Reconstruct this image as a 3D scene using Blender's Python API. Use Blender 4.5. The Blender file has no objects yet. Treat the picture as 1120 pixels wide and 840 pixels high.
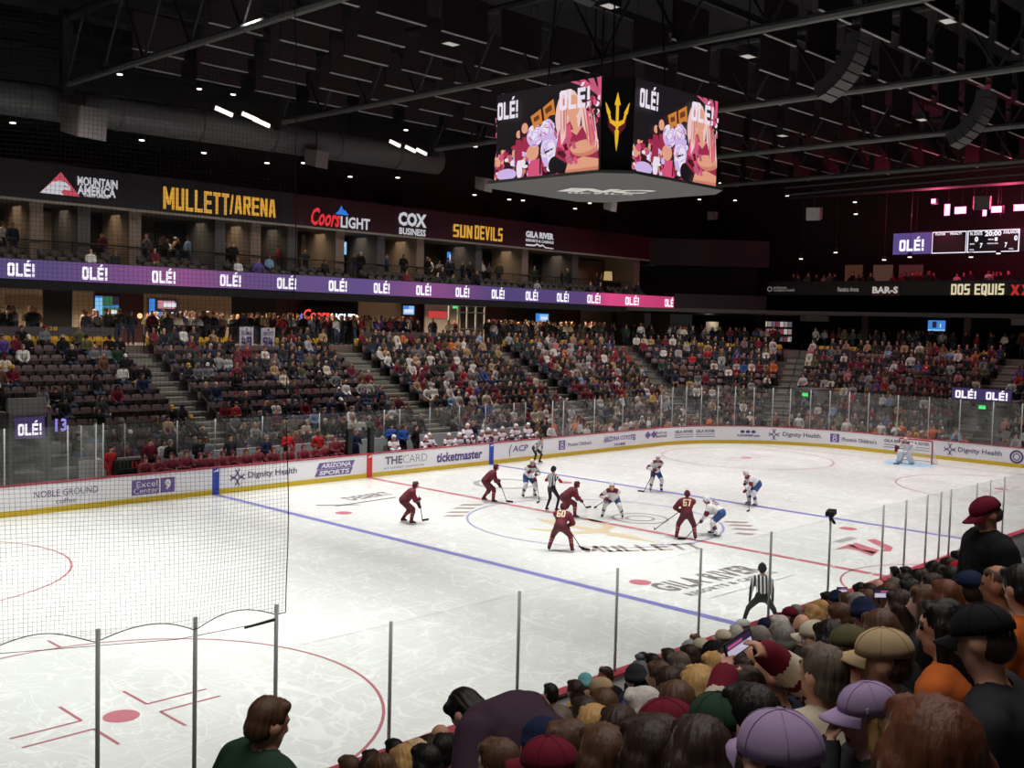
import bpy, bmesh, math, random
import numpy as np
from mathutils import Vector, Matrix
random.seed(7)
S = bpy.context.scene
COL = S.collection
PI = math.pi
# ------------------------------------------------------------------ camera
CAM = np.array([-29.604, -24.305, 7.083]); YAW, PITCH, ROLL, FPX = .767998, -.058382, .025548, 1170.86
_f = np.array([math.cos(PITCH)*math.cos(YAW), math.cos(PITCH)*math.sin(YAW), math.sin(PITCH)])
_r = np.cross(_f, [0, 0, 1]); _r /= np.linalg.norm(_r); _u = np.cross(_r, _f)
R_ = math.cos(ROLL)*_r + math.sin(ROLL)*_u
U_ = -math.sin(ROLL)*_r + math.cos(ROLL)*_u
cd = bpy.data.cameras.new('camera'); co = bpy.data.objects.new('camera', cd); COL.objects.link(co)
cd.sensor_width = 36; cd.lens = 36*FPX/1120; cd.clip_start = .05; cd.clip_end = 300
co.matrix_world = Matrix(((R_[0], U_[0], -_f[0], CAM[0]), (R_[1], U_[1], -_f[1], CAM[1]), (R_[2], U_[2], -_f[2], CAM[2]), (0, 0, 0, 1)))
S.camera = co
def ray(px, py): return R_*(px-560)/FPX - U_*(py-420)/FPX + _f
def on(px, py, axis, val):          # point of the place seen at a photo pixel, on a plane x / y / z = val
    d = ray(px, py); return CAM + d*(val-CAM[axis])/d[axis]
def prj(x, y, z):
    d = np.array([x, y, z])-CAM; w = d@_f
    return 560+FPX*(d@R_)/w, 420-FPX*(d@U_)/w, w
# ------------------------------------------------------------------ world, light, exposure
S.view_settings.view_transform = 'Standard'; S.view_settings.look = 'None'
S.view_settings.gamma = 1; S.view_settings.use_curve_mapping = False
S.view_settings.exposure = 0.0
S.cycles.transparent_max_bounces = 40; S.cycles.max_bounces = 7; S.cycles.diffuse_bounces = 4
S.cycles.use_denoising = True
S.cycles.sample_clamp_indirect = 4
W = bpy.data.worlds.new('arena_air'); S.world = W; W.use_nodes = True
W.node_tree.nodes['Background'].inputs[0].default_value = (.95, .93, 1, 1)
W.node_tree.nodes['Background'].inputs[1].default_value = .012
def light(name, typ, loc, energy, color=(1, 1, 1), rot=(0, 0, 0), **kw):
    d = bpy.data.lights.new(name, typ); d.energy = energy; d.color = color
    for k, v in kw.items(): setattr(d, k, v)
    o = bpy.data.objects.new(name, d); COL.objects.link(o); o.location = loc; o.rotation_euler = rot
    return o
FLOODS = [(x, y) for x in (-26, -17.5, -9, 0, 9, 17.5, 26) for y in (-8.2, 0., 8.2)]
FLOOD_W = {-26: (1.0, .72, .34), -17.5: (1.35, 1.25, .95), -9: (1.4, 1.62, 1.5), 0: (1.35, 1.2, 1.5), 9: (1.0, 1.0, 1.08), 17.5: (.78, .66, .8), 26: (.84, .7, .84)}   # far, middle, near row
FLOOD_Z = 18.2
for x, y in FLOODS:                 # the rink floodlights
    warm = (1, .99, .955) if x < 5 else (1, .945, .935)
    light('flood_beam', 'SPOT', (x, y, FLOOD_Z-.35), 7000*FLOOD_W[x][0 if y > 0 else 2 if y < 0 else 1], warm, spot_size=math.radians(72), spot_blend=.9, shadow_soft_size=.25)
def area(name, loc, sx, sy, e, color=(1, .95, .9), rot=(0, 0, 0), spread=math.radians(140)):
    return light(name, 'AREA', loc, e, color, rot, shape='RECTANGLE', size=sx, size_y=sy, spread=spread)
area('stand_fill_far', (8, 19, 16.5), 52, 3, 2900)  # far, end, corner and near fills are added to brighten the crowd, without fixtures
area('stand_fill_end', (38, 4, 16), 3, 26, 480)
area('stand_fill_corner', (33, 17, 16), 6, 6, 260)
area('stand_fill_near', (-16, -21, 13.5), 34, 5, 980)
area('concourse_light', (8, 28.6, 8.02), 52, 1.2, 1700, (1, .82, .6))
area('concourse_light_end', (48.5, 6, 8.5), 1, 24, 60, (1, .8, .62))
area('suite_light', (8, 30, 12.1), 56, 1.0, 420, (1, .8, .58))
for (x, y) in ((44.2, 6.2), (44.2, 1.5)):
    light('stage_glow', 'POINT', (x-1, y, 15.6), 800, (1, .1, .25), shadow_soft_size=.2)
# ------------------------------------------------------------------ materials
MATS = {}
def mat(name, c, rough=.6, metal=0., emit=0., spec=.4, noise=.12, scale=6., alpha=None):
    if name in MATS: return MATS[name]
    m = bpy.data.materials.new(name); m.use_nodes = True; nt = m.node_tree; b = nt.nodes['Principled BSDF']
    c = tuple(c)
    b.inputs['Roughness'].default_value = rough; b.inputs['Metallic'].default_value = metal
    b.inputs['Specular IOR Level'].default_value = spec
    if emit:
        b.inputs['Base Color'].default_value = (0.01, .01, .01, 1)
        b.inputs['Emission Color'].default_value = c+(1,); b.inputs['Emission Strength'].default_value = emit
    elif noise:
        n = nt.nodes.new('ShaderNodeTexNoise'); n.inputs['Scale'].default_value = scale; n.inputs['Detail'].default_value = 4
        tc = nt.nodes.new('ShaderNodeTexCoord'); nt.links.new(tc.outputs['Object'], n.inputs['Vector'])
        r = nt.nodes.new('ShaderNodeMapRange'); r.inputs[3].default_value = 1-noise; r.inputs[4].default_value = 1+noise
        nt.links.new(n.outputs['Fac'], r.inputs[0])
        mx = nt.nodes.new('ShaderNodeVectorMath'); mx.operation = 'SCALE'; mx.inputs[0].default_value = c
        nt.links.new(r.outputs[0], mx.inputs['Scale']); nt.links.new(mx.outputs[0], b.inputs['Base Color'])
    else: b.inputs['Base Color'].default_value = c+(1,)
    MATS[name] = m; return m
def srgb(r, g, b):
    f = lambda v: (v/255/12.92) if v <= 10 else ((v/255+.055)/1.055)**2.4
    return (f(r), f(g), f(b))
def smat(name, r, g, b, **k): return mat(name, srgb(r, g, b), **k)
def emit(name, r, g, b, s=1.): return mat(name, srgb(r, g, b), emit=s)
# ------------------------------------------------------------------ mesh helpers
class MB:
    def __init__(s): s.v = []; s.f = []; s.m = []
    def add(s, v, f, m=0):
        b = len(s.v); s.v += [tuple(map(float, p)) for p in v]; s.f += [tuple(b+i for i in q) for q in f]; s.m += [m]*len(f); return s
    def box(s, x0, x1, y0, y1, z0, z1, m=0):
        return s.add([(x0, y0, z0), (x1, y0, z0), (x1, y1, z0), (x0, y1, z0), (x0, y0, z1), (x1, y0, z1), (x1, y1, z1), (x0, y1, z1)],
                     [(0, 3, 2, 1), (4, 5, 6, 7), (0, 1, 5, 4), (1, 2, 6, 5), (2, 3, 7, 6), (3, 0, 4, 7)], m)
    def obox(s, c, u, v, w, m=0):    # oriented box: centre, three half vectors
        c, u, v, w = map(np.array, (c, u, v, w)); P = [c+a*u+b*v+d*w for d in (-1, 1) for (a, b) in ((-1, -1), (1, -1), (1, 1), (-1, 1))]
        return s.add(P, [(0, 3, 2, 1), (4, 5, 6, 7), (0, 1, 5, 4), (1, 2, 6, 5), (2, 3, 7, 6), (3, 0, 4, 7)], m)
    def tube(s, pts, r, n=8, m=0, caps=True):
        pts = [np.array(p, float) for p in pts]; rs = r if hasattr(r, '__len__') else [r]*len(pts); rings = []
        T0 = None
        for i, p in enumerate(pts):
            t = pts[min(i+1, len(pts)-1)]-pts[max(i-1, 0)]; t /= np.linalg.norm(t)+1e-12
            if T0 is None:
                a = np.array([0, 0, 1.]) if abs(t[2]) < .9 else np.array([1., 0, 0])
            else: a = T0
            e = np.cross(t, np.cross(a, t)); e /= np.linalg.norm(e)+1e-12; T0 = e; g = np.cross(t, e)
            rings.append([p+rs[i]*(math.cos(2*PI*k/n)*e+math.sin(2*PI*k/n)*g) for k in range(n)])
        V = [q for rg in rings for q in rg]; F = []
        for i in range(len(pts)-1):
            for k in range(n): F.append((i*n+k, i*n+(k+1) % n, (i+1)*n+(k+1) % n, (i+1)*n+k))
        if caps: F += [tuple(range(n))[::-1], tuple((len(pts)-1)*n+k for k in range(n))]
        return s.add(V, F, m)
    def prism(s, poly, z0, z1, m=0):
        n = len(poly); V = [(x, y, z0) for x, y in poly]+[(x, y, z1) for x, y in poly]
        return s.add(V, [tuple(range(n))[::-1], tuple(range(n, 2*n))]+[(k, (k+1) % n, n+(k+1) % n, n+k) for k in range(n)], m)
    def ell(s, c, r, nu=14, nv=9, m=0, M=None):
        V = [];F = []
        for j in range(nv+1):
            th = PI*j/nv
            for i in range(nu):
                ph = 2*PI*i/nu; q = np.array([math.sin(th)*math.cos(ph)*r[0], math.sin(th)*math.sin(ph)*r[1], math.cos(th)*r[2]])
                if M is not None: q = M@q
                V.append(np.array(c)+q)
        for j in range(nv):
            for i in range(nu): F.append((j*nu+i, (j+1)*nu+i, (j+1)*nu+(i+1) % nu, j*nu+(i+1) % nu))
        return s.add(V, F, m)
    def mesh(s, name, mats=None, smooth=False):
        me = bpy.data.meshes.new(name); me.from_pydata(s.v, [], s.f)
        for mm in (mats or []): me.materials.append(mm)
        if s.f: me.polygons.foreach_set('material_index', s.m)
        if smooth: me.polygons.foreach_set('use_smooth', [True]*len(me.polygons))
        me.update(); return me
    def build(s, name, mats, parent=None, smooth=False, loc=None):
        if not isinstance(mats, (list, tuple)): mats = [mats]
        return obj(name, s.mesh(name, mats, smooth), parent, loc)
def obj(name, me, parent=None, loc=None):
    o = bpy.data.objects.new(name, me); COL.objects.link(o)
    if parent is not None: o.parent = parent
    if loc is not None: o.location = loc
    return o
def tag(o, label=None, cat=None, group=None, kind=None):
    for k, v in (('label', label), ('category', cat), ('group', group), ('kind', kind)):
        if v: o[k] = v
    return o
def thing(name, label, cat, loc=(0, 0, 0), rz=0., group=None):
    o = bpy.data.objects.new(name, None); COL.objects.link(o); o.location = loc; o.rotation_euler = (0, 0, rz)
    o.empty_display_size = .1
    return tag(o, label, cat, group)
def struct(o): o['kind'] = 'structure'; return o
ORD = 'zeroth first second third fourth fifth sixth seventh eighth ninth tenth eleventh twelfth thirteenth fourteenth fifteenth sixteenth seventeenth eighteenth nineteenth twentieth'.split()
def ordn(n):
    if n <= 20: return ORD[n]
    T = {2: 'twenty', 3: 'thirty', 4: 'forty', 5: 'fifty', 6: 'sixty', 7: 'seventy', 8: 'eighty', 9: 'ninety'}
    t, u = divmod(n, 10)
    if n > 99: return str(n)+'th'
    return T[t]+'-'+ORD[u] if u else T[t][:-1]+'ieth'
# ------------------------------------------------------------------ text
_tx = {}
def text_mesh(s, bold=.0, space=1.):
    k = (s, bold, space)
    if k not in _tx:
        cu = bpy.data.curves.new('lettering', 'FONT'); cu.body = s; cu.offset = bold; cu.resolution_u = 2; cu.space_character = space
        o = bpy.data.objects.new('lettering', cu); COL.objects.link(o)
        dg = bpy.context.evaluated_depsgraph_get(); me = o.evaluated_get(dg).to_mesh()
        v = np.array([x.co[:2] for x in me.vertices]); f = [tuple(p.vertices) for p in me.polygons]
        o.evaluated_get(dg).to_mesh_clear(); bpy.data.objects.remove(o); bpy.data.curves.remove(cu)
        lo, hi = v.min(0), v.max(0); _tx[k] = ((v-lo)/(hi-lo), f, (hi-lo)[0]/(hi-lo)[1])
    return _tx[k]
_G = {'O': 'o', 'D': 'd', 'L': [[(0, 1), (0, 0)], [(0, 0), (1, 0)]], 'E': [[(0, 0), (0, 1)], [(0, 1), (1, 1)], [(0, .5), (.9, .5)], [(0, 0), (1, 0)]], 'U': [[(0, 1), (0, .1)], [(0, 0), (1, 0)], [(1, .1), (1, 1)], [(0, .1), (0, 0)], [(1, 0), (1, .1)]],
      'M': [[(0, 0), (0, 1)], [(0, 1), (.5, .25)], [(.5, .25), (1, 1)], [(1, 1), (1, 0)]], 'T': [[(0, 1), (1, 1)], [(.5, 1), (.5, 0)]], 'A': [[(0, 0), (.35, 1)], [(.65, 1), (1, 0)], [(.35, 1), (.65, 1)], [(.2, .28), (.8, .28)]], 'N': [[(0, 0), (0, 1)], [(0, 1), (1, 0)], [(1, 0), (1, 1)]],
      'R': [[(0, 0), (0, 1)], [(0, 1), (1, 1)], [(1, 1), (1, .5)], [(1, .5), (0, .5)], [(.5, .5), (1, 0)]], 'S': [[(1, 1), (.15, 1)], [(.15, 1), (0, .85)], [(0, .85), (0, .6)], [(0, .5), (1, .5)], [(1, .4), (1, .12)], [(1, .12), (.85, 0)], [(.85, 0), (0, 0)]], 'V': [[(0, 1), (.5, 0)], [(.5, 0), (1, 1)]],
      'I': [[(.5, 0), (.5, 1)]], 'C': [[(1, .72), (1, 1)], [(1, 1), (0, 1)], [(0, 1), (0, 0)], [(0, 0), (1, 0)], [(1, 0), (1, .28)]], 'Q': [[(0, 0), (0, 1)], [(0, 1), (1, 1)], [(1, 1), (1, 0)], [(1, 0), (0, 0)], [(.6, .25), (1, -.1)]], 'X': [[(0, 0), (1, 1)], [(0, 1), (1, 0)]], '!': [[(.5, .42), (.5, 1)], [(.5, .0), (.5, .04)]],
      '/': [[(0, 0), (1, 1)]], '4': [[(.1, 1), (0, .35)], [(0, .3), (1, .3)], [(.7, .8), (.7, 0)]], '9': [[(1, 0), (1, 1)], [(1, 1), (0, 1)], [(0, 1), (0, .45)], [(0, .45), (1, .45)], [(0, 0), (1, 0)]], '6': [[(0, 0), (0, 1)], [(0, 1), (1, 1)], [(0, 0), (1, 0)], [(1, 0), (1, .52)], [(0, .52), (1, .52)]],
      '7': [[(0, 1), (1, 1)], [(1, 1), (.4, 0)]], '0': [[(0, 0), (0, 1)], [(0, 1), (1, 1)], [(1, 1), (1, 0)], [(1, 0), (0, 0)]], '1': [[(.5, 0), (.5, 1)], [(.15, .8), (.5, 1)]], '8': [[(0, 0), (0, 1)], [(0, 1), (1, 1)], [(1, 1), (1, 0)], [(1, 0), (0, 0)], [(0, .52), (1, .52)]]}
_G['0'] = [[(0, .1), (0, .9)], [(0, .9), (.22, 1)], [(.22, 1), (.78, 1)], [(.78, 1), (1, .9)], [(1, .9), (1, .1)], [(1, .1), (.78, 0)], [(.78, 0), (.22, 0)], [(.22, 0), (0, .1)]]; _G['O'] = _G['0']; _G['Q'] = _G['0']+[[(.6, .25), (1, -.1)]]; _G['D'] = [[(0, 0), (0, 1)], [(0, 1), (.85, 1)], [(1, .9), (1, .1)], [(.85, 0), (0, 0)]]
_GW = {'M': 1.35, 'I': .42, '!': .42, '/': .7, 'T': .95, '1': .7, ' ': .5}
def block_text(mb, s, org, u, v, w, h, m=0, lift=(0, 0, 0), tx=.33, ty=.17):
    """heavy condensed block lettering made of straight strokes"""
    org, u, v, lift = map(np.array, (org, u, v, lift)); adv = [_GW.get(c.replace('É', 'E'), 1.) for c in s]; gap = .16; unit_ = w/(sum(adv)+gap*(len(s)-1)); x = 0.
    for c, a in zip(s, adv):
        cw = a*unit_; sx = tx*unit_; sy = ty*h; H = h*.8 if c == 'É' or 'É' in s else h; g = _G.get('E' if c == 'É' else c, [])
        P = lambda px, py: org+lift+u*(x+px)+v*py
        def seg(a_, b_):
            p = (sx/2+a_[0]*(cw-sx), sy/2+a_[1]*(H-sy)); q = (sx/2+b_[0]*(cw-sx), sy/2+b_[1]*(H-sy))
            if abs(p[1]-q[1]) < 1e-6 and p[0] != q[0]: k = [(min(p[0], q[0])-sx/2, p[1]-sy/2), (max(p[0], q[0])+sx/2, p[1]-sy/2), (max(p[0], q[0])+sx/2, p[1]+sy/2), (min(p[0], q[0])-sx/2, p[1]+sy/2)]
            else:
                if p[1] > q[1]: p, q = q, p
                k = [(p[0]-sx/2, p[1]-sy/2), (p[0]+sx/2, p[1]-sy/2), (q[0]+sx/2, q[1]+sy/2), (q[0]-sx/2, q[1]+sy/2)]
            mb.add([P(*z) for z in k], [(0, 1, 2, 3)], m)
        for a_, b_ in g: seg(a_, b_)
        if c == 'É': mb.add([P(cw*.35, h*.85), P(cw*.65, h*.85), P(cw*.95, h), P(cw*.55, h)], [(0, 1, 2, 3)], m)
        x += cw+gap*unit_
    return mb
def add_text(mb, s, org, u, v, w, h, bold=.03, m=0, shear=0., lift=(0, 0, 0), space=1.):
    """lettering filling the w x h rectangle whose lower left corner is org, along unit vectors u and v"""
    if s in ('OLÉ!', 'OLÉ', 'MULLETT', 'ARENA', '/', 'SUN', 'DEVILS', 'DOS EQUIS', 'XX', '49', '94', '60', '67', '18'): return block_text(mb, s, org, u, v, w, h, m, lift)
    q, f, _ = text_mesh(s, bold, space); org, u, v, lift = map(np.array, (org, u, v, lift))
    P = [org+lift+u*(a*w+shear*b*h)+v*(b*h) for a, b in q]
    return mb.add(P, f, m)
# ------------------------------------------------------------------ rink path
RA, RB, RC = 30.0, 12.95, 8.53
_sx, _sy, _q = RA-RC, RB-RC, RC*PI/2
SEG = [2*_sx, _q, 2*_sy, _q, 2*_sx, _q, 2*_sy, _q]; PER = sum(SEG)
def path(s):
    """point, tangent and inward normal on the rink's edge; s = 0 at the left end of the far straight"""
    s = s % PER; i = 0
    while s > SEG[i]: s -= SEG[i]; i += 1
    k = i//2; a = -k*PI/2; ca, sa = math.cos(a), math.sin(a)
    hx, hy = (_sx, RB) if k % 2 == 0 else (_sy, RA)
    if i % 2 == 0: x, y, tx, ty = -hx+s, hy, 1., 0.
    else:
        t = s/RC; x, y, tx, ty = hx+RC*math.sin(t), hy-RC+RC*math.cos(t), math.cos(t), -math.sin(t)
    P = np.array([ca*x-sa*y, sa*x+ca*y]); T = np.array([ca*tx-sa*ty, sa*tx+ca*ty])
    return P, T, np.array([T[1], -T[0]])
S_END = SEG[0]+SEG[1]+SEG[2]
S_NEAR = sum(SEG[:4])             # right end of the near straight
def s_near(x): return S_NEAR+(_sx-x)
def s_far(x): return x+_sx
def px2s(px, z=.6, lo=0., hi=S_END):
    for _ in range(50):
        m = (lo+hi)/2; q, _, _ = path(m)
        if prj(q[0], q[1], z)[0] < px: lo = m
        else: hi = m
    return (lo+hi)/2
def sweep(mb, s0, s1, prof, step=.6, m=0, closed=False):
    """sweep a closed profile [(inward offset, z)] along the rink's edge"""
    br = [0.]; [br.append(br[-1]+q) for q in SEG]
    ss = {s0, s1}
    a = 0.
    for i, L in enumerate(SEG*2):
        n = 1 if i % 2 == 0 else 64
        for j in range(n+1):
            q = a+L*j/n
            if s0 < q < s1: ss.add(round(q, 5))
        a += L
    ss = sorted(ss); out = [ss[0]]
    for q in ss[1:]:
        if q-out[-1] > 1e-3: out.append(q)
    n = len(prof); V = []; F = []
    for q in out:
        P, T, N = path(q)
        V += [(P[0]+N[0]*d, P[1]+N[1]*d, z) for d, z in prof]
    for i in range(len(out)-1):
        for k in range(n): F.append((i*n+k, (i+1)*n+k, (i+1)*n+(k+1) % n, i*n+(k+1) % n))
    if not closed: F += [tuple(range(n)), tuple((len(out)-1)*n+k for k in range(n))[::-1]]
    return mb.add(V, F, m)
def rect_prof(d0, d1, z0, z1): return [(d0, z0), (d1, z0), (d1, z1), (d0, z1)]
# ------------------------------------------------------------------ ice sheet
def ice_material():
    m = bpy.data.materials.new('rink_ice'); m.use_nodes = True; nt = m.node_tree; b = nt.nodes['Principled BSDF']; L = nt.links.new
    tc = nt.nodes.new('ShaderNodeTexCoord')
    def noise(sc, det, dist, st=(1, 1, 1), off=0):
        mp = nt.nodes.new('ShaderNodeMapping'); mp.inputs['Scale'].default_value = st; mp.inputs['Location'].default_value = (off, off*2, 0)
        mp.inputs['Rotation'].default_value = (0, 0, off*.3)
        L(tc.outputs['Object'], mp.inputs[0]); n = nt.nodes.new('ShaderNodeTexNoise'); n.inputs['Scale'].default_value = sc
        n.inputs['Detail'].default_value = det; n.inputs['Distortion'].default_value = dist; L(mp.outputs[0], n.inputs['Vector']); return n.outputs['Fac']
    def math_(op, a, bb=None):
        n = nt.nodes.new('ShaderNodeMath'); n.operation = op
        for i, q in enumerate((a, bb)):
            if q is None: continue
            if isinstance(q, (int, float)): n.inputs[i].default_value = q
            else: L(q, n.inputs[i])
        return n.outputs[0]
    lines = None                                     # skate cuts: thin contour lines of three broad noises
    for sc, wd, st, off in ((.55, .007, (1, .55, 1), 1.3), (.8, .007, (.5, 1, 1), 4.1), (1.3, .009, (1, .7, 1), 7.7), (.7, .008, (.3, 1, 1), 13.1), (1., .008, (1, .35, 1), 17.3)):
        c = math_('LESS_THAN', math_('ABSOLUTE', math_('SUBTRACT', noise(sc, 1, 1.2, st, off), .5)), wd)
        c = math_('MULTIPLY', c, noise(2.5, 2, 0, (1, 1, 1), off+2))
        lines = c if lines is None else math_('MAXIMUM', lines, c)
    snow = noise(.5, 6, .6, (1, .35, 1), 11)
    r = nt.nodes.new('ShaderNodeMapRange'); L(snow, r.inputs[0]); r.inputs[1].default_value = .3; r.inputs[2].default_value = .7
    r.inputs[3].default_value = .92; r.inputs[4].default_value = 1.03
    v = math_('ADD', r.outputs[0], math_('MULTIPLY', lines, .24))
    col = nt.nodes.new('ShaderNodeVectorMath'); col.operation = 'SCALE'; col.inputs[0].default_value = (.735, .755, .735); L(v, col.inputs['Scale'])
    L(col.outputs[0], b.inputs['Base Color'])
    b.inputs['Specular IOR Level'].default_value = .5; b.inputs['IOR'].default_value = 1.31
    rr = math_('ADD', math_('MULTIPLY', noise(3, 4, 0, (1, 1, 1), 3), .16), .13); L(rr, b.inputs['Roughness'])
    return m
mb = MB(); ring = []
for i in range(8):
    a = sum(SEG[:i]); n = 1 if i % 2 == 0 else 16
    for j in range(n): ring.append(tuple(path(a+SEG[i]*j/n)[0]))
mb.prism(ring[::-1], -.05, 0.)
ICE = mb.build('floor', ice_material()); struct(ICE)
mb = MB().box(-60, 75, -45, 45, -.35, -.06)
struct(mb.build('ground_slab', smat('concrete_dark', 60, 60, 62)))
ink = {'blue': smat('ink_blue', 128, 128, 192, rough=.35), 'red': smat('ink_red', 190, 112, 124, rough=.35), 'pale': smat('ink_crease', 165, 205, 232, rough=.35),
       'circ': smat('ink_circle_red', 176, 104, 114, rough=.35), 'dark': smat('ink_dark', 122, 116, 116, rough=.4), 'gold': smat('ink_gold', 208, 190, 158, rough=.4), 'grey': smat('ink_grey', 160, 160, 158, rough=.4),
       'brown': smat('ink_brown', 150, 136, 130, rough=.4), 'violet': smat('ink_violet', 150, 144, 186, rough=.4)}
ZI = .004
def mark(name, mb, m): o = mb.build(name, ink[m], ICE); return o
def fl(mb, pts): mb.add([(x, y, ZI) for x, y in pts], [tuple(range(len(pts)))]); return mb
def ringm(cx, cy, r, w, a0=0, a1=360, n=72):
    mb = MB(); V = []; k = max(4, int(n*(a1-a0)/360))
    for i in range(k+1):
        a = math.radians(a0+(a1-a0)*i/k); V += [(cx+(r-w/2)*math.cos(a), cy+(r-w/2)*math.sin(a), ZI), (cx+(r+w/2)*math.cos(a), cy+(r+w/2)*math.sin(a), ZI)]
    return mb.add(V, [(2*i, 2*i+1, 2*i+3, 2*i+2) for i in range(k)])
def disc(cx, cy, r): return fl(MB(), [(cx+r*math.cos(2*PI*i/32), cy+r*math.sin(2*PI*i/32)) for i in range(32)])
for x in (-7.62, 7.62): mark('blue_line', fl(MB(), [(x-.15, -12.93), (x+.15, -12.93), (x+.15, 12.93), (x-.15, 12.93)]), 'blue')
mb = MB()
for k in range(21): fl(mb, [(-.14, -12.93+k*1.2315), (.14, -12.93+k*1.2315), (.14, -12.93+k*1.2315+1.16), (-.14, -12.93+k*1.2315+1.16)])
mark('centre_line', mb, 'red')
for x in (-27.13, 27.13): mark('goal_line', fl(MB(), [(x-.03, -11.2), (x+.03, -11.2), (x+.03, 11.2), (x-.03, 11.2)]), 'red')
mark('centre_circle', ringm(0, 0, 4.57, .09), 'violet')
mark('referee_crease', ringm(0, -12.95, 3.05, .06, 0, 180), 'circ')
for cx in (-21.03, 21.03):
    for cy in (-6.71, 6.71):
        mb = ringm(cx, cy, 4.57, .06)
        for sx in (-1, 1):
            for sy in (-1, 1):
                a, b, w = cx+sx*.6, cy+sy*.25, .03
                fl(mb, [(a, b-w), (a+sx*1.2, b-w), (a+sx*1.2, b+w), (a, b+w)]); fl(mb, [(a-w, b), (a+w, b), (a+w, b+sy*.9), (a-w, b+sy*.9)])
                h = cx+sx*.85; fl(mb, [(h-w, cy+sy*4.5), (h+w, cy+sy*4.5), (h+w, cy+sy*5.15), (h-w, cy+sy*5.15)])
        mark('faceoff_circle', mb, 'circ'); mark('faceoff_dot', disc(cx, cy, .31), 'red')
for cx in (-6.1, 6.1):
    for cy in (-6.71, 6.71): mark('faceoff_dot', disc(cx, cy, .31), 'red')
for sgn in (-1, 1):
    gx = 27.13*sgn; V = [(gx, -1.22), (gx-sgn*1.37, -1.22)]
    V += [(gx-sgn*(1.37+.46*math.cos(t)), 1.22*math.sin(t)) for t in np.linspace(-PI/2, PI/2, 14)[1:-1]]+[(gx-sgn*1.37, 1.22), (gx, 1.22)]
    mark('goal_crease', fl(MB(), V), 'pale')
def trident(sc=1.):
    """pitchfork mark: polygons in a unit frame, x across, y up"""
    half = [[(0, 1), (.10, .72), (.045, .735), (.045, .2), (0, .2)],
            [(.045, .36), (.20, .40), (.255, .55), (.22, .545), (.40, .78), (.335, .52), (.31, .53), (.25, .33), (.045, .24)],
            [(0, .2), (.075, .16), (.045, -.1), (0, -.3)]]
    out = []
    for q in half:
        out.append([(x*sc, y*sc) for x, y in q]); out.append([(-x*sc, y*sc) for x, y in q][::-1])
    return out
def ice_poly(pts): return [tuple(on(x, y, 2, 0)[:2]) for x, y in pts]
A, B = on(578, 565.5, 2, 0)[:2], on(700, 590, 2, 0)[:2]; ax = (A-B)/np.linalg.norm(A-B); ay = np.array([-ax[1], ax[0]]); c = (A+B)/2-ax*2
mb = MB()
for q in trident(4.2): fl(mb, [tuple(c+ay*x+ax*y) for x, y in q])
mark('ice_pitchfork_mark', mb, 'gold')
mb = MB()
for a, b in (((484, 565), (506, 565)), ((488, 561), (511, 561)), ((495, 556.5), (517, 556.7)), ((502, 553), (525, 553)), ((796, 575), (821, 576)), ((800, 579), (826, 580.5)), ((790, 571.5), (816, 572.5)), ((803, 584), (822, 585.5))):
    fl(mb, ice_poly([a, b, (b[0]+4, b[1]-1.6), (a[0]+5, a[1]-1.6)]))
mark('ice_stripe_mark', mb, 'brown')
mb = MB()
for q in ([(912, 601.5), (930, 594.6), (941, 601), (960, 604), (953.5, 608.5), (938.6, 602.5), (926, 600)], [(948, 590.4), (957, 589.3), (977, 599), (974, 603.2), (963, 603.2), (968, 600), (955, 594.6)], [(928, 597), (936, 593.5), (962, 602), (955, 606)]):
    fl(mb, ice_poly(q))
mark('ice_letter_mark', mb, 'red')
mark('ice_grey_mark', fl(MB(), ice_poly([(910, 592.5), (928, 587.1), (939, 588.9), (921, 593.6)])), 'grey')  # grey piece of the printed ice logo
def ice_text(s, a, b, h, m, name='ice_lettering', bold=.04):
    a, b = on(*a, 2, 0), on(*b, 2, 0); u = (b-a); w = np.linalg.norm(u); u /= w; v = np.array([-u[1], u[0], 0]); a[2] = ZI
    mark(name, add_text(MB(), s, a, u, v, w, h, bold, space=1.15), m)
ice_text('MULLETT', (641.5, 604.5), (772, 600.5), .9, 'brown')
ice_text('GILA RIVER', (735, 648), (838, 624), .95, 'dark')
ice_text('RESORTS & CASINOS', (757, 652), (852, 626.5), .3, 'dark')
mb = MB(); fl(mb, ice_poly([(774, 655.5), (866, 630), (869, 628.5), (779, 653.5)])); mark('ice_stripe_mark', mb, 'dark')
ice_text('DESERT', (386, 547.5), (433, 540.5), .8, 'dark')
mb = MB(); fl(mb, ice_poly([(365, 554.5), (433, 544.3), (433, 543.4), (368, 553)])); fl(mb, ice_poly([(345, 553.2), (394, 552.4), (394, 551.8), (346, 552.2)])); mark('ice_stripe_mark', mb, 'dark')
mb = MB()                                    # grey ball mark right of centre
for r_ in (.5, 1.0): mb2 = ringm(*on(700, 567, 2, 0)[:2], r_, .1); mb.add(mb2.v, mb2.f)
mark('ice_swirl_mark', mb, 'brown')
mb = MB()
mb2 = ringm(*on(553, 529, 2, 0)[:2], 1.3, .25); mb.add(mb2.v, mb2.f); mark('ice_swirl_mark', mb, 'grey')
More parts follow.
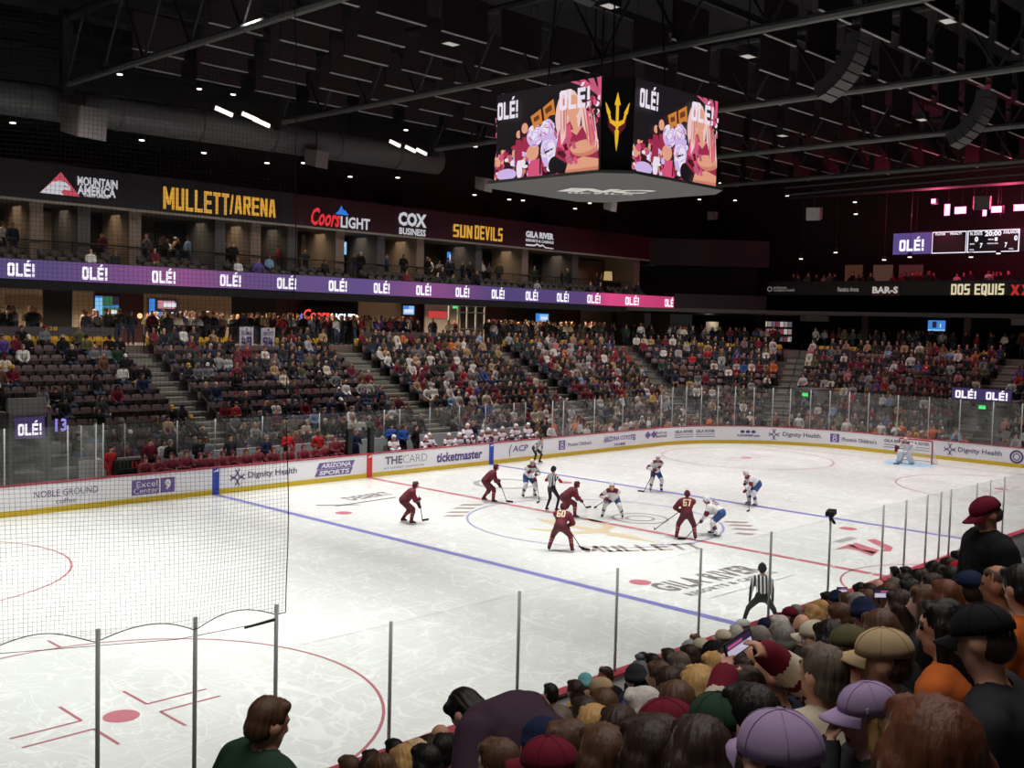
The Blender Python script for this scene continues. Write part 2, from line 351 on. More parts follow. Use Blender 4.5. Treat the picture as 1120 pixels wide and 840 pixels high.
# ------------------------------------------------------------------ dasher boards
BO = thing('dasher_boards', 'white rink boards with yellow kick strip, maroon top rail and printed adverts around the ice', 'boards')
mb = MB(); sweep(mb, 0, PER, rect_prof(-.12, 0, .2, 1.03), closed=True); mb.build('board_panel', smat('board_white', 240, 238, 243, rough=.35, noise=.03), BO)
mb = MB(); sweep(mb, 0, PER, rect_prof(-.12, .012, 0, .2), closed=True); mb.build('kick_strip', smat('kick_yellow', 214, 182, 46, rough=.4), BO)
mb = MB(); sweep(mb, 0, PER, rect_prof(-.2, .02, 1.03, 1.075), closed=True); mb.build('top_rail', smat('cap_maroon', 156, 58, 72, rough=.45), BO)
inkp = smat('ad_violet', 118, 92, 158, noise=.03); inkg = smat('ad_slate', 108, 104, 128, noise=.03); inkw = smat('ad_white', 232, 230, 236, noise=.02)
ink2 = smat('ad_deep_violet', 92, 70, 132, noise=.03)
def bmap(mb, vs, fs, s0, z0, lift, m):
    V = []
    for a, z in vs:
        P, T, N = path(s0+a); V.append((P[0]+N[0]*lift, P[1]+N[1]*lift, z0+z))
    return mb.add(V, fs, m)
def bquad(mb, s0, s1, z0, z1, lift=.006, m=0, n=4):
    vs = []; 
    for i in range(n+1): a = (s1-s0)*i/n; vs += [(a, 0), (a, z1-z0)]
    return bmap(mb, vs, [(2*i, 2*i+2, 2*i+3, 2*i+1) for i in range(n)], s0, z0, lift, m)
def btext(mb, s, s0, s1, z0, z1, bold=.02, lift=.012, m=0, shear=0):
    q, f, _ = text_mesh(s, bold); w, h = s1-s0, z1-z0
    return bmap(mb, [(a*w+shear*b*h, b*h) for a, b in q], f, s0, z0, lift, m)
def bshape(mb, pts, sc, zc, k, lift=.012, m=0): return bmap(mb, [(x*k, y*k) for x, y in pts], [tuple(range(len(pts)))], sc, zc, lift, m)
def flower(mb, s0, zc, k, m=0):
    for i in range(4):
        a = PI/4+i*PI/2; d = (math.cos(a), math.sin(a)); e = (-d[1], d[0])
        for sg in (-1, 1):
            P = [];Q = []
            for j in range(9):
                t = j/8*PI*.62; r_ = .5; cx, cy = d[0]*.68, d[1]*.68
                for rr, lst in ((r_, P), (r_-.14, Q)):
                    lst.append((cx-d[0]*rr*math.cos(t)+e[0]*sg*rr*math.sin(t), cy-d[1]*rr*math.cos(t)+e[1]*sg*rr*math.sin(t)))
            V = P+Q; bmap(mb, [(x*k, y*k) for x, y in V], [(j, j+1, 10+j, 9+j) for j in range(8)], s0, zc, .012, m)
def ad(fn):
    mb = MB(); fn(mb); mb.build('advert', [inkp, inkg, inkw, ink2], BO)
X = px2s
def logo_text(pa, pb, s, ic=None, z=(.46, .74), m=1):
    def f(mb):
        if ic == 'flower': flower(mb, X((pa[0]+pa[1])/2), .6, .36, 3)
        if ic == 'shield':
            a, b = X(pa[0]), X(pa[1]); bquad(mb, a, b, .36, .86, m=0); c = (a+b)/2
            for r_, zz in ((.13, .52), (.11, .7)):
                V = [(r_*k*math.cos(t), r_*k*math.sin(t)) for k in (1, .6) for t in np.linspace(0, 2*PI, 13)]
                bmap(mb, V, [(j, j+1, 14+j, 13+j) for j in range(12)], c, zz, .012, 2)
        btext(mb, s, X(pb[0]), X(pb[1]), z[0], z[1], m=m)
    ad(f)
def _ng(mb): btext(mb, 'NOBLE GROUND', X(37), X(107), .56, .8, .0, m=1); btext(mb, 'coffee', X(61), X(83), .3, .47, .0, m=1)
ad(_ng)
def _ex(mb):
    a, b, c, d = X(144), X(174), X(175.5), X(191); bquad(mb, a, b, .3, .86, m=0); bquad(mb, c, d, .3, .86, m=0)
    btext(mb, 'Excel', X(149), X(172), .58, .8, .0, m=2); btext(mb, 'Center', X(146), X(173), .34, .56, .0, m=2); btext(mb, '9', X(180), X(187), .4, .8, .06, m=2)
ad(_ex)
logo_text((251, 268), (271, 324.5), 'Dignity Health', 'flower', (.46, .78))
def _as(mb):
    for (p0, p1, z0, z1, s) in ((346, 388, .58, .86, 'ARIZONA'), (344, 386, .28, .56, 'SPORTS')):
        a, b = X(p0), X(p1); bmap(mb, [(0, 0), (b-a-.15, 0), (b-a, z1-z0), (.15, z1-z0)], [(0, 1, 2, 3)], a, z0, .006, 0)
        btext(mb, s, a+.22, b-.22, z0+.04, z1-.04, .04, m=2, shear=.25)
ad(_as)
def _tc(mb): btext(mb, 'THE', X(421), X(440), .5, .86, .03, m=1); btext(mb, 'CARD', X(440.5), X(467), .5, .86, -.02, m=1); btext(mb, 'AT DESERT DIAMOND', X(420), X(464), .3, .38, .0, m=1)
ad(_tc)
def _tm(mb): btext(mb, 'ticketmaster', X(477), X(527), .36, .82, .03, m=3, shear=.08)
ad(_tm)
def _acp(mb): btext(mb, 'ACP', X(560.5), X(577), .5, .82, .02, m=0, shear=.15); bmap(mb, [(.05, 0), (.0, .3), (.15, .62), (.2, .6), (.07, .3), (.1, 0)], [tuple(range(6))], X(556.5), .28, .012, 0)
ad(_acp)
logo_text((611, 618), (621, 647), "Phoenix Children's", 'shield', (.5, .7))
def _al(mb):
    a, b = X(660), X(695); q, f, _ = text_mesh('ARIZONA COYOTES', .03); w = b-a
    bmap(mb, [(u*w, .34+.36*v*(1-.35*math.sin(PI*u))+.1*math.sin(PI*u)) for u, v in q], f, a, .14, .012, 0); btext(mb, 'HOME', X(672), X(684), .28, .42, .02, m=3)
ad(_al)
def _bc(mb):
    for p in (706, 712.5):
        c = X(p+2.5); 
        bquad(mb, c-.1, c+.1, .5, .9, m=0, n=1); bquad(mb, c-.25, c+.25, .6, .8, lift=.008, m=0, n=1)
    btext(mb, 'BlueCross', X(717), X(729), .7, .86, m=1); btext(mb, 'BlueShield', X(717), X(729), .5, .66, m=1)
ad(_bc)
for a, b in ((738, 758), (761, 782)):
    def _gr(mb):
        btext(mb, 'GILA RIVER', X(a), X(b), .66, .84, .04, m=1); btext(mb, 'RESORTS & CASINOS', X(a), X(b), .52, .6, .02, m=1); bquad(mb, X(a), X(b), .4, .44, m=1)
    ad(_gr)
def _az(mb):
    btext(mb, 'AZSHRIMP.com', X(806), X(831), .42, .56, .04, m=3)
    for p in (812, 818, 824): bshape(mb, [(.14*math.cos(t), .1*math.sin(t)) for t in np.linspace(0, 2*PI, 11)[:-1]], X(p), .72, 1, m=3)
ad(_az)
logo_text((840, 853), (856, 899), 'Dignity Health.', 'flower', (.44, .78))
logo_text((908, 918), (921, 959), "Phoenix Children's", 'shield', (.46, .7))
for a, b in ((967, 990), (993, 1017)):
    def _gr2(mb):
        btext(mb, 'GILA RIVER', X(a), X(b), .66, .84, .04, m=1); bquad(mb, X(a), X(b), .5, .54, m=1); bquad(mb, X(a), X(b), .36, .4, m=1)
    ad(_gr2)
logo_text((1032, 1046), (1048, 1096), 'Dignity Health', 'flower', (.44, .78))
def _or(mb):
    c = X(1112); V = [(.36*k*math.cos(t), .36*k*math.sin(t)) for k in (1, .72) for t in np.linspace(0, 2*PI, 19)]
    bmap(mb, V, [(j, j+1, 20+j, 19+j) for j in range(18)], c, .56, .012, 3); V = [(x*.55, y*.55) for x, y in V]; bmap(mb, V, [(j, j+1, 20+j, 19+j) for j in range(18)], c, .56, .012, 3)
ad(_or)
for x, m in ((-7.62, smat('marker_blue', 52, 78, 176)), (7.62, smat('marker_blue', 52, 78, 176)), (0, smat('marker_red', 206, 62, 58))):
    for side in (0, 1):
        a = s_far(x) if not side else s_near(x); mb = MB(); sweep(mb, a-.15, a+.15, rect_prof(-.02, .018, .0, 1.078))
        for k, hh in ((-.07, .05), (0, .09), (.07, .13)): bmap(mb, [(k-.03, 0), (k+.03, 0), (k+.03, hh), (k-.03, hh*.6)], [(0, 1, 2, 3)], a, .9, .024, 1)
        mb.build('line_marker', [m, inkw], BO)
# ------------------------------------------------------------------ glass
def glass_material(name='rink_glass', h0=.003, h1=.03):
    m = bpy.data.materials.new(name); m.use_nodes = True; nt = m.node_tree; nt.nodes.remove(nt.nodes['Principled BSDF']); L = nt.links.new
    out = nt.nodes['Material Output']; t = nt.nodes.new('ShaderNodeBsdfTransparent'); t.inputs[0].default_value = (.985, .992, .987, 1)
    g = nt.nodes.new('ShaderNodeBsdfGlossy'); g.inputs['Roughness'].default_value = .04
    d = nt.nodes.new('ShaderNodeBsdfDiffuse'); d.inputs[0].default_value = (.8, .82, .8, 1)
    n = nt.nodes.new('ShaderNodeTexNoise'); n.inputs['Scale'].default_value = 1.4; n.inputs['Detail'].default_value = 5; n.inputs['Distortion'].default_value = 1.
    tc = nt.nodes.new('ShaderNodeTexCoord'); L(tc.outputs['Object'], n.inputs['Vector'])
    r = nt.nodes.new('ShaderNodeMapRange'); L(n.outputs['Fac'], r.inputs[0]); r.inputs[1].default_value = .35; r.inputs[2].default_value = .75; r.inputs[3].default_value = h0; r.inputs[4].default_value = h1
    lw = nt.nodes.new('ShaderNodeLayerWeight'); lw.inputs[0].default_value = .5
    pw = nt.nodes.new('ShaderNodeMath'); pw.operation = 'POWER'; L(lw.outputs['Facing'], pw.inputs[0]); pw.inputs[1].default_value = 5
    fr = nt.nodes.new('ShaderNodeMath'); fr.operation = 'MULTIPLY_ADD'; L(pw.outputs[0], fr.inputs[0]); fr.inputs[1].default_value = .4; fr.inputs[2].default_value = .008
    a = nt.nodes.new('ShaderNodeMixShader'); L(r.outputs[0], a.inputs[0]); L(t.outputs[0], a.inputs[1]); L(d.outputs[0], a.inputs[2])
    b = nt.nodes.new('ShaderNodeMixShader'); L(fr.outputs[0], b.inputs[0]); L(a.outputs[0], b.inputs[1]); L(g.outputs[0], b.inputs[2]); L(b.outputs[0], out.inputs[0])
    return m
GLASS = glass_material(); HAZED = glass_material('rink_glass_scuffed', .02, .085); ALU = smat('post_aluminium', 186, 190, 190, rough=.4, noise=.05)
EDGE = smat('glass_edge', 150, 170, 162, rough=.3)
def glass_wall(label, ss, z0, tops, w=.05, seg=1, pfun=None, skip=(), pane=None):
    """ss: post positions along the path; tops: pane top heights (one per gap); seg: pieces per pane where the wall bends"""
    t = thing('rink_glass', label, 'glass'); pf = pfun or path
    for i, q in enumerate(ss):
        P, T, N = pf(q); h = max(tops[max(i-1, 0)], tops[min(i, len(tops)-1)])+.03
        if i in skip: continue
        c = (P[0]-N[0]*.06, P[1]-N[1]*.06)
        MB().tube([(c[0], c[1], z0), (c[0], c[1], h)], w*.52, 10).build('post', ALU, t, True)
    for i in range(len(ss)-1):
        mb = MB(); V = []; n = seg
        for k in range(n+1):
            P, T, N = pf(ss[i]+(ss[i+1]-ss[i])*k/n)
            for d in (.067, .055):
                for z in (z0, tops[i]): V.append((P[0]-N[0]*d, P[1]-N[1]*d, z))
        for k in range(n):
            a = 4*k; mb.f += [(a, a+4, a+5, a+1), (a+2, a+3, a+7, a+6)]; mb.m += [0, 0]; mb.f.append((a+1, a+5, a+7, a+3)); mb.m.append(1)
        mb.v = [tuple(map(float, v)) for v in V]
        mb.build('glass_pane', [pane or GLASS, EDGE], t)
    return t
def xn(px): # x on the near boards for a post top seen at a pixel column
    lo, hi = -40, 25
    for _ in range(40):
        m = (lo+hi)/2
        if prj(m, -12.95, 2.0)[0] < px: lo = m
        else: hi = m
    return m
nx = [-20.2, -17.62, -15.17, -12.64, -10.09, -7.55, -4.89, -3.62, -2.35, -1.49, -.83, 1.0, 2.0, 3.1, 5.2, 7.6, 10.1, 12.6]
glass_wall('clear low rink glass on the near boards in front of the crowd', [s_near(x) for x in nx][::-1], 1.075, [2.86]*(len(nx)-1))
a = s_near(-20.2)
cs = [a, s_near(-22.05), s_near(-23.1), s_near(-24.2), a+5.2, a+6.4, a+7.6, a+8.8]
glass_wall('clear tall rink glass curving along the near left corner below the netting', cs, 1.075, [2.86]+[3.42]*(len(cs)-2), seg=2, skip=(0,))
glass_wall('clear rink glass on the far boards left of the maroon bench', [s_far(x) for x in (-20.4, -17.9, -15.6, -13.44, -12.42, -12.15)], 1.075, [3.0]*5, pane=HAZED)
fs = [X(p, 2.) for p in (605, 617, 651, 682, 724)]
glass_wall('clear rink glass on the far boards right of the white bench', fs, 1.075, [2.95]*4, pane=HAZED)
es = [X(p, 2.) for p in (724, 736, 751, 767.5, 785.5, 804, 824.5, 845, 864, 886, 907, 928, 949, 981, 1015, 1049, 1085, 1123)]
glass_wall('clear tall rink glass around the far corner and the goal end', es, 1.075, [3.4]*(len(es)-1), seg=2, skip=(0,), pane=HAZED)
def bench_path(s): return np.array([s, 14.86]), np.array([1., 0.]), np.array([0., -1.])
glass_wall('clear glass screen standing on the grey wall behind both team benches', [-12.1, -10.4, -8.2, -6.5, -4.25, -1.3, .3, 2.4, 3.35, 5.27, 7.25, 9.1, 11.2, 12.1], 1.45, [2.75]*13, pfun=bench_path, pane=HAZED)
def post_cam():                                 # little camera clamped on one near glass post
    t = thing('rink_camera', 'small black camera clamped on top of a near glass post', 'camera', (-7.55, -13.01, 2.9))
    k = smat('plastic_black', 22, 22, 24, rough=.4)
    MB().obox((0, 0, .1), (.13, .03, .02), (-.02, .09, 0), (0, 0, .05)).build('camera_body', k, t)
    MB().tube([(.1, .02, .1), (.2, .04, .085)], .045, 10).build('lens', k, t)
    MB().box(-.03, .03, -.03, .03, -.05, .06).box(-.03, .1, -.02, .02, -.08, -.04).build('clamp', k, t)
    MB().tube([(.02, -.02, -.06), (.12, -.03, -.14)], .035, 8).build('side_lens', k, t)
post_cam()
# ------------------------------------------------------------------ protective net
NET = thing('safety_net', 'fine dark protective netting hanging above the near left corner glass', 'net')
cord = smat('net_cord', 42, 42, 44, rough=.8, noise=0)
s0n = s_near(-21.9); Ln = 11.5
npost = [s_near(-22.05)-s0n, s_near(-23.1)-s0n, s_near(-24.2)-s0n, a+5.2-s0n, a+6.4-s0n, a+7.6-s0n, a+8.8-s0n, Ln+.4]
def zb(t):
    for i in range(len(npost)-1):
        if t <= npost[i+1]:
            f = min(max((t-npost[i])/(npost[i+1]-npost[i]), 0), 1); return 3.30+.15*math.sin(PI*f)
    return 3.3
def npt(t, z):
    P, T, N = path(s0n+t); d = -.06+.05*math.sin(t*2.1+z*.5)+.03*math.sin(z*2.3+t)
    tt = .03*math.sin(z*1.3+t*4)
    return (P[0]+N[0]*d+T[0]*tt, P[1]+N[1]*d+T[1]*tt, z)
ZT = 15.5; mb = MB(); cell = .05; cr = .0017
nz = 26
for i in range(int(Ln/cell)+1):
    t = i*cell; b = zb(t); mb.tube([npt(t, b+(ZT-b)*k/nz) for k in range(nz+1)], cr, 3, caps=False)
nt_ = 46
for j in range(int((ZT-3.3)/cell)):
    z = 3.34+j*cell
    st = 0
    pts = [(t, z) for t in np.linspace(0, Ln, nt_+1)]
    if z < 3.56:
        run = []
        for t, zz in [(t, z) for t in np.linspace(0, Ln, 200)]:
            if zz >= zb(t): run.append(npt(t, zz))
            else:
                if len(run) > 2: mb.tube(run, cr, 3, caps=False)
                run = []
        if len(run) > 2: mb.tube(run, cr, 3, caps=False)
    else: mb.tube([npt(t, zz) for t, zz in pts], cr, 3, caps=False)
mb.build('netting', cord, NET)
MB().tube([npt(t, zb(t)) for t in np.linspace(0, Ln, 160)], .006, 6).build('bottom_rope', cord, NET)
MB().tube([npt(0, z) for z in np.linspace(3.3, ZT, 40)], .007, 6).build('edge_rope', cord, NET)
mb = MB(); P0 = path(s_near(-22.05))[0]; P1 = path(s_near(-23.3))[0]; P2 = path(a+8.)[0]
mb.tube([(P0[0], P0[1]-.06, 3.25), (P1[0], P1[1]-.02, 3.2), (P2[0], P2[1]-.02, 3.1)], .004, 5); mb.build('tension_cable', cord, NET)
MB().tube([(P0[0], P0[1]-.05, 3.26), (P0[0]-.45, P0[1]-.05, 3.235)], [.022, .016], 8).build('turnbuckle', smat('plastic_black', 22, 22, 24), NET)
# ------------------------------------------------------------------ goal
G = thing('hockey_goal', 'red framed hockey goal with white net at the far end', 'goal', (27.13, 0, 0))
gr = smat('goal_red', 178, 40, 60, rough=.35); y = .915
mb = MB().tube([(0, -y, 0), (0, -y, 1.2), (0, -y+.05, 1.25), (0, y-.05, 1.25), (0, y, 1.2), (0, y, 0)], .035, 10); mb.build('goal_frame', gr, G)
arc = [(.0, -y), (.55, -y-.1), (.95, -.75), (1.08, 0), (.95, .75), (.55, y+.1), (0, y)]
mb = MB().tube([(p, q, .03) for p, q in arc], .03, 8); mb.build('base_frame', smat('goal_white', 225, 225, 225), G)
mb = MB().tube([(.0, -y, 1.24), (.5, -.6, 1.22), (.55, 0, 1.22), (.5, .6, 1.22), (0, y, 1.24)], .022, 8); mb.build('top_shelf', gr, G)
mb = MB(); tp = [(.0, -y), (.3, -.75), (.5, -.6), (.55, 0), (.5, .6), (.3, .75), (0, y)]
def lerpc(C, t):
    t *= len(C)-1; i = min(int(t), len(C)-2); f = t-i; return (C[i][0]*(1-f)+C[i+1][0]*f, C[i][1]*(1-f)+C[i+1][1]*f)
for i in range(49):
    a_, b_ = lerpc(arc, i/48), lerpc(tp, i/48); mb.tube([(a_[0], a_[1], .04), (b_[0]*.6+a_[0]*.4, b_[1]*.6+a_[1]*.4, .7), (b_[0], b_[1], 1.22)], .004, 3, caps=False)
for j in range(1, 18):
    f = j/18; mb.tube([(lerpc(arc, k/24)[0]*(1-f)+lerpc(tp, k/24)[0]*f, lerpc(arc, k/24)[1]*(1-f)+lerpc(tp, k/24)[1]*f, .04+1.18*f) for k in range(25)], .004, 3, caps=False)
mb.build('goal_net', smat('net_white', 220, 220, 225), G)
# ------------------------------------------------------------------ seating bowl
conc = smat('concrete_tread', 92, 90, 88, rough=.8, scale=2); stepm = smat('concrete_step', 134, 130, 122, rough=.8, scale=3)
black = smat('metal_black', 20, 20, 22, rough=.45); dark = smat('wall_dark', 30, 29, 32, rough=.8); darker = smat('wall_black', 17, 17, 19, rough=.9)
maroon = smat('wall_maroon', 70, 36, 44, rough=.7); beige = smat('wall_beige', 176, 160, 140, rough=.7); greyw = smat('wall_grey', 98, 96, 96, rough=.7)
LY, LC, LX = 26.05, 60.05, 43.7
def row(i): return .85*(13-i), 5.0-.41*(12-i)        # offset of the tread's front edge from the top ledge, floor height
def m1(d): return (34-.4142*d, LY-d)
def m2(d): return (LX-d, 16.35-.4142*d)
XL, YB = -26., -22.
mb = MB()
for i in range(13):
    d, z = row(i); e = d-.85
    for q in ([(XL, LY-d), m1(d), m1(e), (XL, LY-e)], [m1(d), m2(d), m2(e), m1(e)], [m2(d), (LX-d, YB), (LX-e, YB), m2(e)]): mb.prism(q[::1], -.06, z)
struct(mb.build('stand_terrace', conc))
mb = MB()
for i in range(15):                                   # near bowl
    mb.box(-34, 16, -(13.35+.85*(i+1)), -(13.35+.85*i), -.06, .4+.41*i)
mb.box(-34, 16, -34, -26.1, -.06, 6.2)
struct(mb.build('stand_terrace', conc))
AISLES = [-17.5, -4.8, 8.1, 20.3]; AIS_E = [float(on(1092, 400, 0, 40)[1]), -10.5]
mb = MB()
for ax_ in AISLES:
    for i in range(13):
        d, z = row(i); y0 = LY-d
        mb.box(ax_-.62, ax_+.62, y0-.01, y0+.86, z-.1, z+.012)
        if i: mb.box(ax_-.62, ax_+.62, y0-.42, y0+.01, z-.41, z-.2)
for ay in AIS_E:
    for i in range(13):
        d, z = row(i); x0 = LX-d
        mb.box(x0-.01, x0+.86, ay-.62, ay+.62, z-.1, z+.012)
        if i: mb.box(x0-.42, x0+.01, ay-.62, ay+.62, z-.41, z-.2)
for M_, sgn in ((m1, 1), (m2, -1)):                   # stairs in the two corner wedges
    for i in range(13):
        d, z = row(i)
        for dd, zz in ((d, z+.012), (d+.42, z-.2)):
            if i == 0 and zz < z: continue
            p = np.array(M_(dd)); q = np.array(M_(dd-.45)); n = (q-p)/np.linalg.norm(q-p); t = np.array([-n[1], n[0]])
            mb.obox((*(p+n*.22), zz-.1), (*(n*.23), 0), (*(t*.75), 0), (0, 0, .1))
struct(mb.build('stair_aisle', stepm))
# ledge wall, concourse slab, soffit
mb = MB(); mb.prism([(XL, LY), (34, LY), (LX, 16.35), (LX, YB), (54, YB), (54, 33), (XL, 33)], 4.9, 5.42)
struct(mb.build('concourse_slab', smat('slab_edge', 120, 106, 98)))
def wallrun(mb, pts, z0, z1, th=.15):
    for (x0, y0), (x1, y1) in zip(pts[:-1], pts[1:]):
        L = math.hypot(x1-x0, y1-y0); u = ((x1-x0)/L, (y1-y0)/L); n = (-u[1], u[0])
        mb.obox(((x0+x1)/2, (y0+y1)/2, (z0+z1)/2), (u[0]*L/2, u[1]*L/2, 0), (n[0]*th/2, n[1]*th/2, 0), (0, 0, (z1-z0)/2))
    return mb
struct(wallrun(MB(), [(XL, 26.15), (-5.5, 26.15)], 5.42, 6.28).build('parapet_wall', smat('parapet_grey', 82, 78, 80)))
struct(wallrun(MB(), [(9.6, 26.15), (19.4, 26.15)], 5.42, 6.25).build('parapet_wall', smat('parapet_grey', 82, 78, 80)))
mb = MB(); add_text(mb, '128', on(50, 361.5, 1, 26.06), (1, 0, 0), (0, 0, 1), .55, .2); mb.build('section_number', smat('ad_gold', 200, 160, 60)).location.y = -.02
tag(bpy.data.objects['section_number'], 'small gold section number on the grey concourse parapet', 'sign')
def railing(label, pts, z, h=1.0, post=1.8, glass=True):
    t = thing('guard_rail', label, 'railing'); rm = MB(); gm = MB()
    for (x0, y0), (x1, y1) in zip(pts[:-1], pts[1:]):
        L = math.hypot(x1-x0, y1-y0); n = max(1, round(L/post))
        rm.tube([(x0, y0, z+h), (x1, y1, z+h)], .03, 6)
        for k in range(n+1): 
            f = k/n; p = MB().tube([(x0+(x1-x0)*f, y0+(y1-y0)*f, z), (x0+(x1-x0)*f, y0+(y1-y0)*f, z+h)], .022, 6); p.build('post', black, t)
        for k in range(1, 7): gm.tube([(x0, y0, z+h*k/7), (x1, y1, z+h*k/7)], .009, 4)
    rm.build('top_rail', black, t); gm.build('infill_bar', black, t)
railing('black guard rail along the concourse behind the two hanging jersey banners', [(-3.6, 26.15), (7.3, 26.15)], 5.42)
railing('black guard rail along the concourse edge over the far right of the long stand', [(21.2, 26.15), (33.2, 26.15)], 5.42)
railing('black guard rail along the concourse edge across the far corner', [(34.6, 25.5), (43.2, 16.9)], 5.42)
def stair_rail(label, x, off):
    t = thing('stair_handrail', label, 'handrail'); P = []
    for i in range(2, 13):
        d, z = row(i); P.append((x+off, LY-d+.4, z+.95))
    MB().tube([(P[0][0], P[0][1], P[0][2]-.9)]+P+[(P[-1][0], P[-1][1], P[-1][2]-.9)], .028, 6).build('rail', black, t)
    for p in P[1:-1:3]: MB().tube([(p[0], p[1], p[2]-.95), p], .02, 6).build('post', black, t)
for k, x in enumerate(AISLES[1:]):
    nm = ['first', 'second', 'third'][k]
    stair_rail('black handrail along the %s stair from the left in the far stand' % nm, x, .6)
for M_, nm in ((m1, 'left'), (m2, 'right')):
    t = thing('stair_handrail', 'black handrail down the stair on the %s of the corner seating block' % nm, 'handrail'); P = []
    for i in range(2, 13):
        d, z = row(i); q = M_(d-.4); P.append((q[0]-.5, q[1]-.5, z+.95))
    MB().tube(P, .028, 6).build('rail', black, t)
    for p in P[::3]: MB().tube([(p[0], p[1], p[2]-.95), p], .02, 6).build('post', black, t)
# ------------------------------------------------------------------ concourse back wall and its panels
mb = MB().box(XL, 42, 31.2, 31.5, 5.42, 8.3); struct(mb.build('wall_concourse', smat('wall_concourse_dark', 52, 46, 46)))
mb = MB().prism([(XL, 25.7), (34, 25.7), (43.4, 16.3), (43.4, YB), (54, YB), (54, 33), (XL, 33)], 8.12, 8.4); struct(mb.build('ceiling_concourse', smat('soffit', 60, 56, 54)))
ntr = [0]
def panel(px0, px1, py0, py1, Y, m, name=None, th=.08, pc=None):
    """a box standing on the plane y = Y that covers the given stretch of the wall"""
    pm = (py0+py1)/2; a, b = on(px0, pm, 1, Y), on(px1, pm, 1, Y); c = (px0+px1)/2
    z1, z0 = on(c, py0, 1, Y)[2], on(c, py1, 1, Y)[2]
    mb = MB().box(a[0], b[0], Y-th, Y, z0, z1); ntr[0] += 1
    return struct(mb.build(name or 'trim_%d' % ntr[0], m))
slat = smat('wood_slat', 190, 172, 146, rough=.6, scale=14, noise=.2)
def wpan(px0, px1, m, z0=5.42, z1=8.12, Y=31.2, th=.1):
    a, b = on(px0, 345, 1, Y), on(px1, 345, 1, Y); ntr[0] += 1
    mb = MB().box(a[0], b[0], Y-th, Y, z0, z1)
    if m is slat:
        n = int((b[0]-a[0])/.16)
        for k in range(n): mb.box(a[0]+k*.16, a[0]+k*.16+.1, Y-th-.02, Y-th, z0, z1)
    return struct(mb.build('trim_%d' % ntr[0], m))
for a_, b_, m in ((-40, 46, slat), (46, 78, dark), (78, 102, slat), (102, 131, maroon), (131, 156, maroon), (156, 252, slat), (252, 300, dark), (300, 330, maroon), (330, 390, darker), (391, 438, beige), (438, 463, maroon), (463, 489, beige), (531, 553, maroon), (553, 590, dark), (612, 634, maroon), (634, 668, beige), (668, 674, maroon), (674, 692, beige), (692, 704, smat('door_tan', 128, 112, 96)), (712, 732, maroon)):
    wpan(a_, b_, m)
d_ = wpan(5, 45, smat('door_wood', 150, 130, 108), z1=7.7, th=.18); d_.name = 'door_1'
def tv(label, px0, px1, py0, py1, Y, parts, axis=1, name='television'):
    """flat screen; parts: [(u0,u1,v0,v1,material)] on its picture"""
    pm = (py0+py1)/2; a, b = on(px0, pm, axis, Y), on(px1, pm, axis, Y); c = (px0+px1)/2
    z1, z0 = on(c, py0, axis, Y)[2], on(c, py1, axis, Y)[2]; u = b-a; u[2] = 0; w = np.linalg.norm(u); u /= w; h = z1-z0
    a[2] = z0; n = np.array([u[1], -u[0], 0]); t = thing(name, label, 'screen')
    cen = a+u*w/2+np.array([0, 0, h/2])
    MB().obox(cen-n*.06, u*(w/2+.03), n*.05, (0, 0, h/2+.03)).build('bezel', black, t)
    for i, (u0, u1, v0, v1, m) in enumerate(parts):
        q = [a+u*w*p+np.array([0, 0, h*v])+n*(.004+.003*i) for p, v in ((u0, v0), (u1, v0), (u1, v1), (u0, v1))]
        MB().add(q, [(0, 1, 2, 3)]).build('screen' if i == 0 else 'picture', m, t)
    return t
eb, ebl, ew, eg, epk, edk = emit('lcd_blue', 60, 130, 215, 1.), emit('lcd_lightblue', 130, 190, 235, 1.), emit('lcd_white', 225, 225, 235, 1.), emit('lcd_green', 60, 110, 80, .8), emit('lcd_rose', 200, 140, 150, .9), emit('lcd_dark', 45, 40, 55, .8)
tv('wide television of four pictures on the maroon concourse wall at the left', 104, 130, 324, 345, 31., [(0, 1, 0, 1, eb), (.0, .32, .0, .9, ebl), (.3, .75, .5, 1, eg), (.3, 1, 0, .42, eg), (.4, .9, .1, .3, ew), (.72, 1, .55, 1, edk)])
tv('wide television with a bright blue left edge on the wooden concourse wall', 163, 194, 327, 346, 31., [(0, 1, 0, 1, edk), (0, .2, 0, 1, eb), (.2, .55, 0, .25, eb), (.3, .9, .45, .9, epk), (.5, .95, .55, .8, ew)])
tv('small blue television on the maroon wall right of the red and white neon sign', 441, 453, 334.5, 344, 30.6, [(0, 1, 0, 1, ebl), (.1, .9, .2, .6, ew), (.0, .5, .6, 1, eb)])
tv('small blue television on the concourse wall right of the glass booth', 586, 600, 343, 352, 30.4, [(0, 1, 0, 1, eb), (.3, .95, .1, .9, ebl), (.4, .9, .3, .6, ew)])
